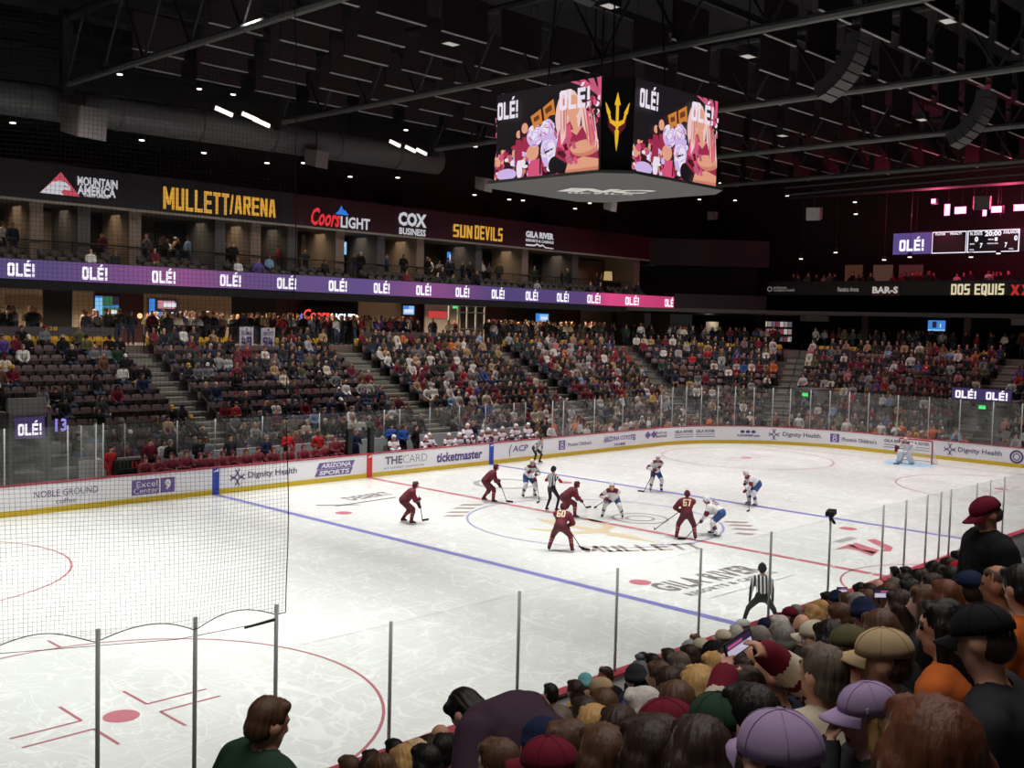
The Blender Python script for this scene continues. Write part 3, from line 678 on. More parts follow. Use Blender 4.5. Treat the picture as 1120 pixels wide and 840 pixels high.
# neon sign
t = thing('neon_sign', 'glowing red script and white block neon sign on the dark concourse wall', 'sign')
MB().box(on(328, 345, 1, 30.9)[0], on(390, 345, 1, 30.9)[0], 30.85, 30.95, 6.6, 7.75).build('backing_panel', darker, t)
mb = MB(); a_, b_, c_ = on(331, 346, 1, 30.83), on(361, 346, 1, 30.83), on(387, 347, 1, 30.83)
add_text(mb, 'Coors', (a_[0], 30.83, 6.9), (1, 0, 0), (0, 0, 1), b_[0]-a_[0]-.1, .62, .02, shear=.2); mb.build('red_lettering', emit('neon_red', 255, 60, 60, 1.6), t)
mb = MB(); add_text(mb, 'LIGHT', (b_[0]+.1, 30.83, 6.88), (1, 0, 0), (0, 0, 1), c_[0]-b_[0], .42, .04); mb.build('white_lettering', emit('neon_white', 225, 235, 245, 1.6), t)
MB().add([(a_[0]-.25, 30.83, 6.9), (a_[0], 30.83, 6.95), (a_[0]-.08, 30.83, 7.3)], [(0, 1, 2)]).build('blue_peak', emit('neon_blue', 60, 110, 240, 1.4), t)
# glass booth
t = thing('glass_booth', 'glass fronted booth with white frame and red sign on the concourse', 'booth')
x0, x1 = on(491, 345, 1, 28)[0], on(530, 345, 1, 28)[0]; wf = smat('frame_white', 200, 198, 192)
mb = MB()
for k in range(5): x = x0+(x1-x0)*k/4; mb.box(x-.05, x+.05, 27.95, 28.05, 5.42, 8.1)
for z in (5.6, 6.5, 7.6, 8.05): mb.box(x0, x1, 27.96, 28.04, z-.04, z+.04)
mb.build('window_frame', wf, t); MB().box(x0, x1, 28.0, 28.01, 5.42, 8.1).build('glass_pane', GLASS, t)
MB().box(x0, x1, 30.4, 30.5, 5.42, 8.1).build('back_panel', smat('booth_inside', 150, 140, 132), t)
MB().box(x0+.3, x0+1.9, 30.3, 30.38, 7.2, 7.65).build('red_sign', emit('booth_red', 200, 60, 60, .9), t)
MB().box(x0+.5, x0+.8, 28.1, 28.2, 7.85, 8.05).build('exit_light', emit('exit_green', 60, 220, 110, 1.2), t)
# table lamps glowing behind the banners
for k, px in enumerate((282, 291, 153)):
    p = on(px, 345.5, 1, 30.2); t = thing('globe_lamp', 'warm glowing globe lamp on the dark concourse wall, %s' % ('left one above the banners', 'right one above the banners', 'by the wide televisions')[k], 'lamp', (p[0], 30.2, p[2]))
    MB().ell((0, 0, 0), (.14, .14, .14), 12, 8).build('globe', emit('lamp_warm', 255, 190, 130, 1.6), t, True); MB().tube([(0, .1, 0), (0, .95, .05)], .02, 6).build('bracket', black, t)
# ------------------------------------------------------------------ two hanging banners
def banner(label, px0, px1, py0, py1, nm, num, Y=25.98):
    a, b = on(px0, (py0+py1)/2, 1, Y), on(px1, (py0+py1)/2, 1, Y); z1, z0 = on((px0+px1)/2, py0, 1, Y)[2], on((px0+px1)/2, py1, 1, Y)[2]; w = b[0]-a[0]; h = z1-z0
    t = thing('hanging_banner', label, 'banner', (a[0], Y, z0))
    mb = MB(); n = 8
    V = [(w*i/n, .02*math.sin(i*1.3), zz) for i in range(n+1) for zz in (0, h)]+[(w*i/n, .012+.02*math.sin(i*1.3), zz) for i in range(n+1) for zz in (0, h)]
    o_ = 2*(n+1)
    mb.add(V, [(2*i, 2*i+2, 2*i+3, 2*i+1) for i in range(n)]+[(o_+2*i, o_+2*i+1, o_+2*i+3, o_+2*i+2) for i in range(n)]); mb.build('cloth', smat('banner_white', 214, 210, 218), t)
    mb = MB(); add_text(mb, num, (w*.14, -.03, h*.22), (1, 0, 0), (0, 0, 1), w*.72, h*.36, .05); mb.box(w*.02, w*.98, -.028, -.026, h*.03, h*.13); mb.build('number', inkp, t)
    mb = MB(); add_text(mb, nm, (w*.12, -.03, h*.66), (1, 0, 0), (0, 0, 1), w*.76, h*.15, .03); mb.add([(w*.4, -.03, h*.86), (w*.6, -.03, h*.86), (w*.5, -.03, h*.96)], [(0, 1, 2)]); mb.build('lettering', ink2, t)
    MB().tube([(-.05, .0, h), (w+.05, .0, h)], .02, 6).build('rod', black, t)
banner('white hanging banner with violet number forty-nine on the concourse rail', 262, 277, 357, 383.5, 'ROOMAN', '49')
banner('white hanging banner with violet number ninety-four on the concourse rail', 285.5, 300.5, 358, 383.5, 'SHOTT', '94')
# ------------------------------------------------------------------ LED ribbon and suites
RY = 25.5; RX1 = on(737, 332, 1, RY)[0]
t = thing('led_ribbon', 'long violet and pink light-up ribbon display along the suite balcony', 'display')
MB().box(XL, RX1, RY+.03, RY+.18, 8.0, 9.36).build('housing', darker, t)
def ramp_emit(name, stops, lo, hi, s=1.):
    m = bpy.data.materials.new(name); m.use_nodes = True; nt = m.node_tree; b = nt.nodes['Principled BSDF']; L = nt.links.new
    tc = nt.nodes.new('ShaderNodeTexCoord'); sx = nt.nodes.new('ShaderNodeSeparateXYZ'); L(tc.outputs['Object'], sx.inputs[0])
    r = nt.nodes.new('ShaderNodeMapRange'); L(sx.outputs[0], r.inputs[0]); r.inputs[1].default_value = lo; r.inputs[2].default_value = hi
    c = nt.nodes.new('ShaderNodeValToRGB'); L(r.outputs[0], c.inputs[0]); el = c.color_ramp.elements
    for i, (f, col) in enumerate(stops):
        e = el[i] if i < 2 else el.new(f)
        e.position = f; e.color = srgb(*col)+(1,)
    L(c.outputs[0], b.inputs['Emission Color']); b.inputs['Emission Strength'].default_value = s; b.inputs['Base Color'].default_value = (.01, .01, .01, 1)
    return m
xr = lambda px: (on(px, 300, 1, RY)[0]-XL)/(RX1-XL)
rib = ramp_emit('led_violet', [(0, (84, 66, 122)), (1, (196, 62, 120)), (xr(60), (84, 68, 122)), (xr(200), (142, 78, 138)), (xr(270), (96, 70, 124)), (xr(400), (92, 72, 132)), (xr(475), (132, 72, 130)), (xr(545), (74, 62, 118)), (xr(640), (86, 62, 120)), (xr(668), (222, 70, 132)), (xr(720), (196, 62, 116))], XL, RX1, .95)
MB().add([(XL, RY, 8.43), (RX1, RY, 8.43), (RX1, RY, 9.33), (XL, RY, 9.33)], [(0, 1, 2, 3)]).build('screen', rib, t)
led_w = emit('led_white', 246, 240, 252, 1.15)
for c, w in ((23, 30), (103.5, 28), (179, 26), (252, 23), (313.5, 21), (369.5, 20), (417.5, 17.5), (463.5, 16.5), (506, 15), (545, 14), (582, 13.5), (616, 13), (650, 14.5), (692, 15)):
    a_, b_ = on(c-w/2, 306, 1, RY)[0], on(c+w/2, 306, 1, RY)[0]; mb = MB(); add_text(mb, 'OLÉ!', (a_, RY-.02, 8.54), (1, 0, 0), (0, 0, 1), b_-a_, .75, .05); mb.build('lettering', led_w, t)
mb = MB(); a_, b_ = on(727, 330, 1, RY)[0], on(737, 330, 1, RY)[0]; add_text(mb, 'OLÉ', (a_, RY-.02, 8.54), (1, 0, 0), (0, 0, 1), b_-a_-.1, .75, .05); mb.build('lettering', led_w, t)
mb = MB(); a_ = on(-90, 300, 1, RY)[0]; add_text(mb, 'OLÉ!', (a_, RY-.02, 8.6), (1, 0, 0), (0, 0, 1), 1.6, .68, .05)
mb.build('lettering', led_w, t)
mb = MB().prism([(XL, 25.75), (RX1, 25.75), (RX1, 27), (XL, 27)], 8.4, 8.75).box(XL, RX1, 26.6, 27.5, 8.4, 9.1).box(XL, RX1, 27.4, 33, 8.4, 9.45)
struct(mb.build('suite_floor', smat('suite_dark', 44, 42, 44)))
SY = 27.6
mb = MB().box(XL, RX1, 31.6, 31.8, 9.4, 12.3); struct(mb.build('wall_suite', smat('suite_wall', 58, 52, 50)))
mb = MB().box(XL, RX1, SY+.1, 33, 12.3, 12.5); struct(mb.build('ceiling_suite', smat('suite_ceiling', 120, 110, 100)))
# suite partitions and warm side panels
warmw = smat('suite_beige', 150, 132, 116)
for k, px in enumerate((-30, 40, 92, 148, 241, 280, 320, 372, 417, 460, 524, 575, 630, 698)):
    x = on(px, 262, 1, 28.4)[0]
    mb = MB().box(x-.32, x+.32, 28.4, 31.6, 9.45, 12.3); ntr[0] += 1; struct(mb.build('trim_%d' % ntr[0], warmw if k % 2 else greyw))
for px0, px1, m in ((44, 88, warmw), (100, 142, dark), (236, 268, warmw), (395, 414, warmw), (490, 518, warmw), (628, 700, smat('suite_brown', 104, 88, 78)), (170, 232, dark), (330, 360, warmw), (360, 394, darker), (418, 456, darker), (530, 566, darker), (585, 625, darker)):
    a_, b_ = on(px0, 262, 1, 31.5)[0], on(px1, 262, 1, 31.5)[0]; ntr[0] += 1; struct(MB().box(a_, b_, 31.5, 31.6, 9.45, 12.1).build('trim_%d' % ntr[0], m))
tv('tall television in the leftmost suite', 12, 24, 231, 247, 31.3, [(0, 1, 0, 1, edk), (0, .3, 0, 1, eb), (.3, 1, .1, .9, ebl), (.5, .9, .2, .7, ew)])
tv('blue television in the suite below the gold arena lettering', 211, 224, 249, 262, 31.3, [(0, 1, 0, 1, ebl), (0, 1, 0, .5, eb), (.4, .8, .1, .5, ew)])
tv('small television on the dark suite wall below the red script sign', 365, 379, 264, 278, 30.9, [(0, 1, 0, 1, ebl), (.2, .8, .1, .5, edk), (.1, .9, .6, .9, ew)])
tv('small television in the suite below the gold team lettering', 489, 502, 276, 288, 30.9, [(0, 1, 0, 1, eb), (.2, .9, .3, .8, ew)])
tv('small television at the right end of the suites', 709, 717, 290, 303, 30.9, [(0, 1, 0, 1, edk), (.2, .9, .2, .8, ebl)])
for px, py in ((665, 303), (682, 304)):
    p = on(px, py, 1, 30); t = thing('shade_lamp', 'warm drum lamp on the suite counter, %s of two' % ('left' if px < 670 else 'right'), 'lamp', (p[0], 30, 9.45))
    MB().tube([(0, 0, 1.1), (0, 0, 1.8)], [.36, .3], 16).build('lamp_shade', emit('lamp_cream', 190, 160, 110, .8) if px < 670 else warmw, t); MB().tube([(0, 0, .95), (0, 0, 1.2)], .05, 8).build('lamp_base', black, t); MB().box(-.9, .9, -.25, .25, 0, .95).build('counter', dark, t)
railing('thin black rail along the suite counters behind the balcony seats', [(XL+6, 28.3), (RX1-2, 28.3)], 9.45, .95, 4.5)
# sign fascia
struct(MB().box(XL, RX1, SY-.02, SY+.12, 12.16, 12.28).build('trim_1000', smat('fascia_edge', 168, 160, 148)))
mb = MB().box(XL, on(320, 240, 1, SY)[0], SY, SY+.35, 12.28, 14.05); struct(mb.build('trim_1001', smat('fascia_black', 44, 42, 46, rough=.5)))
mb = MB().box(on(320, 240, 1, SY)[0], on(626, 262, 1, SY)[0], SY, SY+.35, 12.28, 14.05); struct(mb.build('trim_1002', smat('fascia_maroon', 58, 32, 40, rough=.5)))
mb = MB().box(on(626, 262, 1, SY)[0], on(727, 272, 1, SY)[0], SY, SY+.35, 12.28, 14.05); struct(mb.build('trim_1003', smat('fascia_red', 66, 24, 36, rough=.5)))
def fsign(label, items):
    """items: (text, px0, px1, py bottom, py top at the middle, material, bold, shear)"""
    t = thing('wall_sign', label, 'sign')
    for s, p0, p1, yb, yt, m, bo, sh in items:
        c = (p0+p1)/2; pm = (yb+yt)/2; a_, b_ = on(p0, pm, 1, SY), on(p1, pm, 1, SY); z0, z1 = on(c, yb, 1, SY)[2], on(c, yt, 1, SY)[2]
        if isinstance(s, str):
            mb = MB()
            add_text(mb, s, (a_[0], SY-.06, z0), (1, 0, 0), (0, 0, 1), (b_[0]-a_[0])*(1-abs(sh)*.15), z1-z0, bo, shear=sh)
            mb.build('lettering', m, t)
        else:
            w = b_[0]-a_[0]; h = z1-z0
            for k, q in enumerate(s): MB().add([(a_[0]+x*w, SY-.05-.006*q[1], z0+y*h) for x, y in q[2]], [tuple(range(len(q[2])))]).build('emblem', q[0], t)
    return t
wsg, gsg, rsg, bsg = emit('sign_white', 205, 205, 212, .85), emit('sign_gold', 222, 164, 62, .85), emit('sign_red', 224, 50, 56, .9), emit('sign_blue', 50, 120, 220, .9)
rose = emit('sign_rose', 200, 80, 96, .8)
fsign('white block lettering beside a red triangle with a white eagle head on the suite fascia', [
    ([(rose, 0, [(0, 0), (1, 0), (.52, 1)]), (wsg, 1, [(0, 0), (.6, 0), (.52, .12), (.6, .25), (.74, .22), (.76, .38), (.64, .56), (.48, .62), (.3, .52)]), (rose, 2, [(.58, .36), (.68, .36), (.62, .43)])], 43, 87, 213, 188, None, 0, 0),
    ('MOUNTAIN', 84, 128, 205, 195, wsg, .04, 0), ('AMERICA', 84, 126, 214.5, 204.5, wsg, .04, 0), ('CREDIT UNION', 91, 118, 216.3, 213.2, wsg, .04, 0)])
fsign('large gold block lettering with the arena name on the black fascia', [('MULLETT', 178, 250, 232, 208, gsg, .03, 0), ('/', 250.5, 255, 234.5, 213, gsg, .0, 0), ('ARENA', 256, 301, 236, 216, gsg, .03, 0)])
fsign('red script and white block lettering with a blue peak on the maroon fascia', [('Coors', 338, 371, 247.5, 228, rsg, .03, .2), ('LIGHT', 372, 404, 250.5, 238, wsg, .03, 0),
    ([(bsg, 0, [(0, 0), (1, 0), (.75, .55), (.62, .5), (.45, 1), (.25, .4)])], 366, 381, 235, 225, None, 0, 0)])
fsign('white two line lettering with a big upper word on the maroon fascia', [('COX', 435, 466, 248, 233, wsg, .05, 0), ('BUSINESS', 436, 465, 257.5, 250, wsg, .03, 0)])
fsign('gold team lettering on the maroon fascia', [('SUN', 495, 516, 260, 246, gsg, .02, 0), ('DEVILS', 518.5, 549, 263, 248, gsg, .02, 0)])
fsign('small white three line lettering with a wavy underline on the maroon fascia', [('GILA RIVER', 574.5, 605, 261, 254, wsg, .05, 0), ('RESORTS & CASINOS', 574.5, 605, 265.5, 262.5, wsg, .04, 0), ([(wsg, 0, [(0, .6), (.3, .6), (.4, 1), (.5, .6), (.6, .9), (.7, .3), (1, .2), (1, 0), (.7, 0), (.6, .5), (.5, .2), (.4, .6), (.3, .2), (0, .2)])], 574.5, 605, 271, 266.5, None, 0, 0)])
# ------------------------------------------------------------------ far corner and goal end upper level
mb = MB().prism([(RX1, 25.5), (RX1+.4, 25.2), (46.4, 20.4), (46.4, 21.2), (RX1+.4, 33)], 8.4, 9.6).prism([(RX1-.6, 27.6), (46.6, 21.0), (46.8, 21.6), (RX1, 28.4)], 11.9, 14.0)
struct(mb.build('wall_corner', smat('corner_grey', 42, 42, 46)))
mb = MB().prism([(RX1+1, 31), (49, 23.5), (49.4, 24), (RX1+1, 32)], 9.5, 12); struct(mb.build('wall_corner_back', dark))
EX = 46.
mb = MB().box(EX, EX+.3, YB, 20.8, 8.4, 10.75); struct(mb.build('wall_end_fascia', smat('fascia_end', 36, 32, 34)))
mb = MB().box(EX, 54, YB, 21, 8.4, 9.7); struct(mb.build('bar_floor', dark))
mb = MB().box(53.6, 54, YB, 33, 5, 22); struct(mb.build('wall_end', smat('wall_end_dark', 34, 31, 33)))
mb = MB().box(51.0, 51.3, YB, 24, 5.42, 8.3); struct(mb.build('wall_end_concourse', smat('wall_end_conc', 44, 38, 40)))
mb = MB().box(XL, 54, 32.6, 33, 12.3, 23); struct(mb.build('wall_far', smat('wall_far_dark', 30, 29, 31)))
for px in (833, 948, 1060):
    p = on(px, 345, 0, 45.5); struct(MB().box(45.25, 45.75, p[1]-.24, p[1]+.24, 5.42, 8.42).build('pillar', smat('pillar_maroon', 84, 58, 58)))
def esign(label, items, back=None):
    t = thing('wall_sign', label, 'sign'); Xs = EX
    if back: 
        p0, p1, yt, yb, m = back; a_, b_ = on(p0, (yt+yb)/2, 0, Xs)[1], on(p1, (yt+yb)/2, 0, Xs)[1]; c = (p0+p1)/2
        MB().box(Xs-.06, Xs-.01, b_, a_, on(c, yb, 0, Xs)[2], on(c, yt, 0, Xs)[2]).build('backing_panel', m, t)
    for s, p0, p1, yb, yt, m, bo in items:
        c = (p0+p1)/2; a_, b_ = on(p0, (yb+yt)/2, 0, Xs)[1], on(p1, (yb+yt)/2, 0, Xs)[1]; z0, z1 = on(c, yb, 0, Xs)[2], on(c, yt, 0, Xs)[2]
        mb = MB()
        add_text(mb, s, (Xs-.12, a_, z0), (0, -1, 0), (0, 0, 1), a_-b_, z1-z0, bo)
        mb.build('lettering', m, t)
wd = emit('sign_dimwhite', 165, 160, 158, .6); we = emit('sign_cream', 232, 218, 178, .85); wr = emit('sign_dimred', 120, 40, 46, .6)
esign('dim white two line lettering with a ring emblem on the dark end fascia', [('O', 840, 845.5, 319, 313.5, wd, .0), ('arizona', 847, 861, 316, 313, wd, .0), ('complete health', 847, 870, 319.5, 316, wd, .0)])
esign('dim white script lettering on the dark end fascia left of the red framed sign', [('Fanatics Arena', 917, 940, 319, 314, wd, .02)])
esign('white slab lettering on a red framed panel on the end fascia', [('BAR-S', 955, 983, 321, 313.5, emit('sign_offwhite', 200, 196, 190, .75), .04)], (953, 984.5, 311.5, 323.5, smat('sign_brown', 74, 40, 40)))
esign('large cream block lettering on the end fascia below the score panel', [('DOS EQUIS', 1041, 1099, 322.5, 310.5, we, .02)])
esign('two red crossed letters at the right end of the fascia', [('XX', 1106, 1128, 323, 311.5, emit('sign_xx', 196, 44, 44, .8), .05)])
# end concourse: white blank boards, television, lit doorway, merchandise wall
def eboard(label, p0, p1, yt, yb, m, Xs=45.9, name='blank_board'):
    a_, b_ = on(p0, (yt+yb)/2, 0, Xs)[1], on(p1, (yt+yb)/2, 0, Xs)[1]; c = (p0+p1)/2
    t = thing(name, label, 'board'); MB().box(Xs, Xs+.08, b_, a_, on(c, yb, 0, Xs)[2], on(c, yt, 0, Xs)[2]).build('panel', m, t)
    MB().box(Xs+.08, Xs+.14, b_-.04, a_+.04, on(c, yb, 0, Xs)[2]-.04, on(c, yt, 0, Xs)[2]+.04).build('frame', dark, t)
eboard('blank grey board under the end fascia above the corner stair', 875, 906, 343.5, 351.5, smat('board_grey', 150, 146, 142))
eboard('blank grey board under the end fascia at the right edge', 1106, 1134, 345, 356, smat('board_grey', 150, 146, 142))
tv('blue television under the end fascia between two pillars', 1015, 1034, 350.5, 362, 46.2, [(0, 1, 0, 1, eb), (.25, .5, .3, .9, edk), (0, 1, 0, .15, ebl), (.7, .75, .3, .7, ew)], axis=0)
tv('blue television in the corner bar right of the pink ribbon end', 786, 800, 295, 305, 47.5, [(0, 1, 0, 1, eb), (.3, .95, .3, .95, ebl), (.6, .95, .5, .9, ew)], axis=0)
p = on(779, 370, 0, 50.6); struct(MB().box(50.5, 50.9, p[1]-.65, p[1]+.65, 5.42, 7.5).build('door_2', smat('door_lit', 205, 196, 176)))
light('doorway_light', 'POINT', (49.9, p[1], 7.4), 14, (1, .9, .75), shadow_soft_size=.1)
t = thing('merchandise_wall', 'lit stall wall of small framed shirts behind the corner concourse', 'stall'); p = on(850, 357, 0, 49.5)
MB().box(49.6, 49.7, p[1]-1.4, p[1]+1.4, 5.42, 8.0).build('back_panel', dark, t)
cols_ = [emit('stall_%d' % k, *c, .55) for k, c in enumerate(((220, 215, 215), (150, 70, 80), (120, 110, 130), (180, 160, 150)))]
for r_ in range(3):
    for c_ in range(7):
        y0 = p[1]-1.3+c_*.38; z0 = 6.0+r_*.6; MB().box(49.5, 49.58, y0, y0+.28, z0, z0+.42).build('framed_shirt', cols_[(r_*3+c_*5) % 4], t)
# portals
def portal(label, p0, p1, Xs, zt, screen=None, exit_px=None):
    y1, y0 = on(p0, 460, 0, Xs)[1], on(p1, 460, 0, Xs)[1]; t = thing('tunnel_portal', label, 'tunnel')
    MB().box(Xs, Xs+3, y0-.25, y0, 0, zt).box(Xs, Xs+3, y1, y1+.25, 0, zt).box(Xs, Xs+3, y0, y1, zt-.2, zt).build('surround', greyw, t)
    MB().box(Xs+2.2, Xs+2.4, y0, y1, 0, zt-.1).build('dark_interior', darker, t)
    yc = (y0+y1)/2; MB().box(Xs+.1, Xs+.15, yc-.2, yc+.2, zt-.5, zt-.28).build('exit_sign', emit('exit_green', 60, 220, 110, 1.2), t)
    if screen:
        MB().box(Xs-.1, Xs, y0-.3, y1+.3, zt, zt+.75).build('screen_housing', darker, t)
        MB().add([(Xs-.11, y1+.3, zt+.03), (Xs-.11, y0-.3, zt+.03), (Xs-.11, y0-.3, zt+.72), (Xs-.11, y1+.3, zt+.72)], [(0, 1, 2, 3)]).build('screen', emit('led_dimviolet', 64, 50, 96, .9), t)
        mb = MB(); w = (y1-y0+.6)
        for f in (.06, .58): add_text(mb, 'OLÉ!', (Xs-.13, y1+.3-f*w, zt+.1), (0, -1, 0), (0, 0, 1), w*.36, .58, .05)
        mb.build('lettering', led_w, t)
    return t
portal('dark tunnel mouth under a two part violet display in the goal end stand', 1046, 1100, 36.0, 3.05, True)
portal('small tunnel mouth with green exit light between the corner and end blocks', 868, 889, 35.0, 3.1)
# left portal with a display
t = thing('tunnel_portal', 'grey tunnel parapet with a small display at the left edge of the long stand', 'tunnel')
y0 = 16.4; xa, xb = on(2, 470, 1, y0)[0], on(76, 470, 1, y0)[0]
xa, xb = on(10, 445, 1, y0)[0], on(52, 445, 1, y0)[0]; MB().box(xb, xb+.15, y0, y0+2.6, .4, 3.2).box(xa, xa+.15, y0, y0+2.6, .4, 3.2).build('parapet', greyw, t)
MB().box(xa, xb, y0+.1, y0+.3, 3.02, 3.75).build('back_parapet', smat('parapet_light', 118, 116, 114), t)
a_, b_ = on(17, 465, 1, y0-.1)[0], on(49, 465, 1, y0-.1)[0]
MB().box(a_, b_, y0-.1, y0, 2.25, 3.05).build('screen', emit('led_dimviolet', 64, 50, 96, .5), t)
mb = MB(); add_text(mb, 'OLÉ!', (a_+.08, y0-.12, 2.37), (1, 0, 0), (0, 0, 1), (b_-a_)-.2, .55, .05); mb.build('lettering', led_w, t)
a_, b_ = on(60, 465, 1, y0-.1)[0], on(73, 465, 1, y0-.1)[0]; mb = MB(); add_text(mb, '13', (a_, y0-.12, 2.45), (1, 0, 0), (0, 0, 1), b_-a_, .5, .03); mb.build('number', emit('led_lilac', 150, 140, 230, 1.), t)
# bench furniture
mb = MB().box(-12.2, 12.2, 13.05, 14.9, -.06, .3); struct(mb.build('bench_floor', dark))
mb = MB().box(-12.2, 12.2, 14.82, 14.92, -.06, 1.47); struct(mb.build('wall_bench', smat('bench_wall', 172, 174, 176)))
for nm, x0, x1 in (('maroon', -10.6, -1.2), ('white', 2.0, 11.6)):
    t = thing('team_bench', 'long low bench seating the %s team behind the far boards' % nm, 'bench'); MB().box(x0, x1, 13.5, 13.85, .68, .74).build('seat', smat('bench_wood', 120, 96, 70), t)
    for k in range(6): x = x0+.2+(x1-x0-.4)*k/5; MB().box(x-.04, x+.04, 13.55, 13.8, .3, .68).build('leg', black, t)
for k, x in enumerate((-.95, .25)):
    t = thing('padded_post', 'dark padded post between the benches, %s one' % ('left', 'right')[k], 'post', (x, 13.2, 0)); MB().box(-.12, .12, -.1, .1, .3, 2.2).build('pad', black, t); MB().box(-.16, .16, -.14, .14, 0.3, .36).build('base', ALU, t)
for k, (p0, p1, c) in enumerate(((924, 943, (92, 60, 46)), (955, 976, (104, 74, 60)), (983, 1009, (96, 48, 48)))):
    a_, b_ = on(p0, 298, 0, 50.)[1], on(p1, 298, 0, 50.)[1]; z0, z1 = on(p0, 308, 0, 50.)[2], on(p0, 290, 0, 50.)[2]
    t = thing('framed_picture', 'large reddish framed picture on the dim bar wall, %s of three' % ('left', 'middle', 'right')[k], 'picture'); MB().box(50, 50.08, b_, a_, z0, z1).build('picture', emit('bar_picture_glow_%d' % k, *c, .45), t); MB().box(50.08, 50.2, b_-.1, a_+.1, z0-.1, z1+.1).build('frame', dark, t)  # pictures get a low glow of their own in place of light on them
# ------------------------------------------------------------------ goal end score panel
SX = 44.
t = thing('score_panel', 'wide hanging score panel with violet, black and clock sections above the goal end', 'scoreboard')
yl, yr = on(977, 266, 0, SX)[1], on(1124, 262, 0, SX)[1]; zs0, zs1 = 12.5, 13.98
MB().box(SX+.02, SX+.4, yr-8, yl+.1, zs0-.1, zs1+.1).build('housing', darker, t)
def sq(mb, y0, y1, z0, z1, lf=0.): return mb.add([(SX-lf, y0, z0), (SX-lf, y1, z0), (SX-lf, y1, z1), (SX-lf, y0, z1)], [(0, 1, 2, 3)])
yy = lambda px: on(px, 264, 0, SX)[1]
sq(MB(), yy(977), yy(1019), zs0, zs1).build('violet_section', emit('led_violet_flat', 92, 74, 140, .9), t)
sq(MB(), yy(1019.5), yr-8, zs0, zs1).build('black_section', emit('led_black', 14, 10, 16, .6), t)
mb = MB()
for a_, b_ in ((1019.5, 1057), (1058, 1115)):
    for (c0, c1, d0, d1) in ((0, 1, 0, .04), (0, 1, .96, 1), (0, .02, 0, 1), (.98, 1, 0, 1)):
        A_, B_ = yy(a_), yy(b_); sq(mb, A_+(B_-A_)*c0, A_+(B_-A_)*c1, zs0+(zs1-zs0)*d0, zs0+(zs1-zs0)*d1, .01)
def stx(s, p0, p1, f0, f1, bo=.03): a_, b_ = yy(p0), yy(p1); add_text(mb, s, (SX-.015, a_, zs0+(zs1-zs0)*f0), (0, -1, 0), (0, 0, 1), a_-b_, (zs1-zs0)*(f1-f0), bo)
stx('OLÉ!', 984, 1011, .15, .82, .06); stx('PLAYER', 1023, 1034, .84, .94); stx('PENALTY', 1039, 1052, .84, .94)
stx('N. STATE', 1061, 1074, .78, .94); stx('20:00', 1077, 1095, .72, .96, .04); stx('AVALANCHE', 1097, 1114, .8, .96); stx('0', 1066, 1070, .48, .72, .05); stx('0', 1109, 1113, .48, .72, .05); stx('1', 1088, 1091, .5, .66, .05)
stx('SOG', 1061, 1066, .36, .42); stx('7', 1072, 1075, .2, .42, .04); stx('7', 1099, 1102, .2, .42, .04); stx('PERIOD', 1081, 1087, .54, .6); stx('SHOTS ON GOAL', 1080, 1092, .36, .42); stx('FOUL', 1104, 1109, .1, .16); stx('FOUL', 1061, 1066, .1, .16)
mb.build('lettering', led_w, t)
for y in (8.0, 4.0, 0.): MB().tube([(SX+.2, y, zs1), (SX+.2, y, 21)], .02, 5).build('cable', black, t)
# ------------------------------------------------------------------ centre hung scoreboard
J = thing('centre_scoreboard', 'large centre hung scoreboard with four slanted screens showing cheering fans', 'scoreboard', (.2, .2, 0))
fr_ = smat('scoreboard_black', 14, 14, 16, rough=.6)
JA, JB, Z0, Z1 = 3.05, 2.35, 11.98, 14.95
oct_ = lambda a, b: [(-a, -b), (-b, -a), (b, -a), (a, -b), (a, b), (b, a), (-b, a), (-a, b)]
MB().prism(oct_(JA-.06, JB-.02), Z0, Z1).build('core', fr_, J)
o0, o1 = oct_(3.35, 2.5), oct_(2.2, 1.7)
mb = MB(); V = [(x, y, Z0-.12) for x, y in o0]+[(x, y, Z0-.02) for x, y in o0]
mb.add(V, [tuple(range(8))[::-1], tuple(range(8, 16))]+[(k, (k+1) % 8, 8+(k+1) % 8, 8+k) for k in range(8)]); mb.build('underside_tray', smat('tray_grey', 88, 88, 88, rough=.7), J)
mb = MB(); ua = np.array([.72, -.69, 0]); vb = np.array([-.69, -.72, 0])
add_text(mb, 'INC', np.array([-.55, 1.75, Z0-.135]), ua, vb, 3.1, 1.15, .07, shear=.4); add_text(mb, 'DEVILS', np.array([-.75, .9, Z0-.135])+vb*-1.2, ua, vb, 2.4, .36, .04, shear=.3); mb.build('underside_lettering', smat('tray_white', 240, 240, 236), J)
mb = MB()
for x, y in ((-1.5, -1.5), (1.5, -1.5), (1.5, 1.5), (-1.5, 1.5)): mb.tube([(x, y, Z1), (x*.8, y*.8, 21)], .03, 6)
mb.build('hanging_cable', black, J)
E_ = {k: emit('jumbo_'+k, *c, .95) for k, c in dict(bg=(26, 22, 26), pink=(214, 84, 124), maroon=(158, 44, 76), skin=(226, 160, 132), skin2=(206, 128, 104), blond=(236, 198, 196), lil=(206, 182, 232), white=(236, 226, 240), orange=(206, 128, 56), brown=(110, 60, 30), dkh=(52, 24, 30), rose=(190, 90, 120), gold=(232, 184, 40), dm=(88, 20, 34)).items()}
def ellp(cx, cy, rx, ry, n=18, a0=0, rot=0): return [(cx+rx*math.cos(t)*math.cos(rot)-ry*math.sin(t)*math.sin(rot), cy+rx*math.cos(t)*math.sin(rot)+ry*math.sin(t)*math.cos(rot)) for t in np.linspace(a0, a0+2*PI, n+1)[:-1]]
rng = random.Random(3); ART = [('bg', [(0, 0), (1, 0), (1, 1), (0, 1)])]
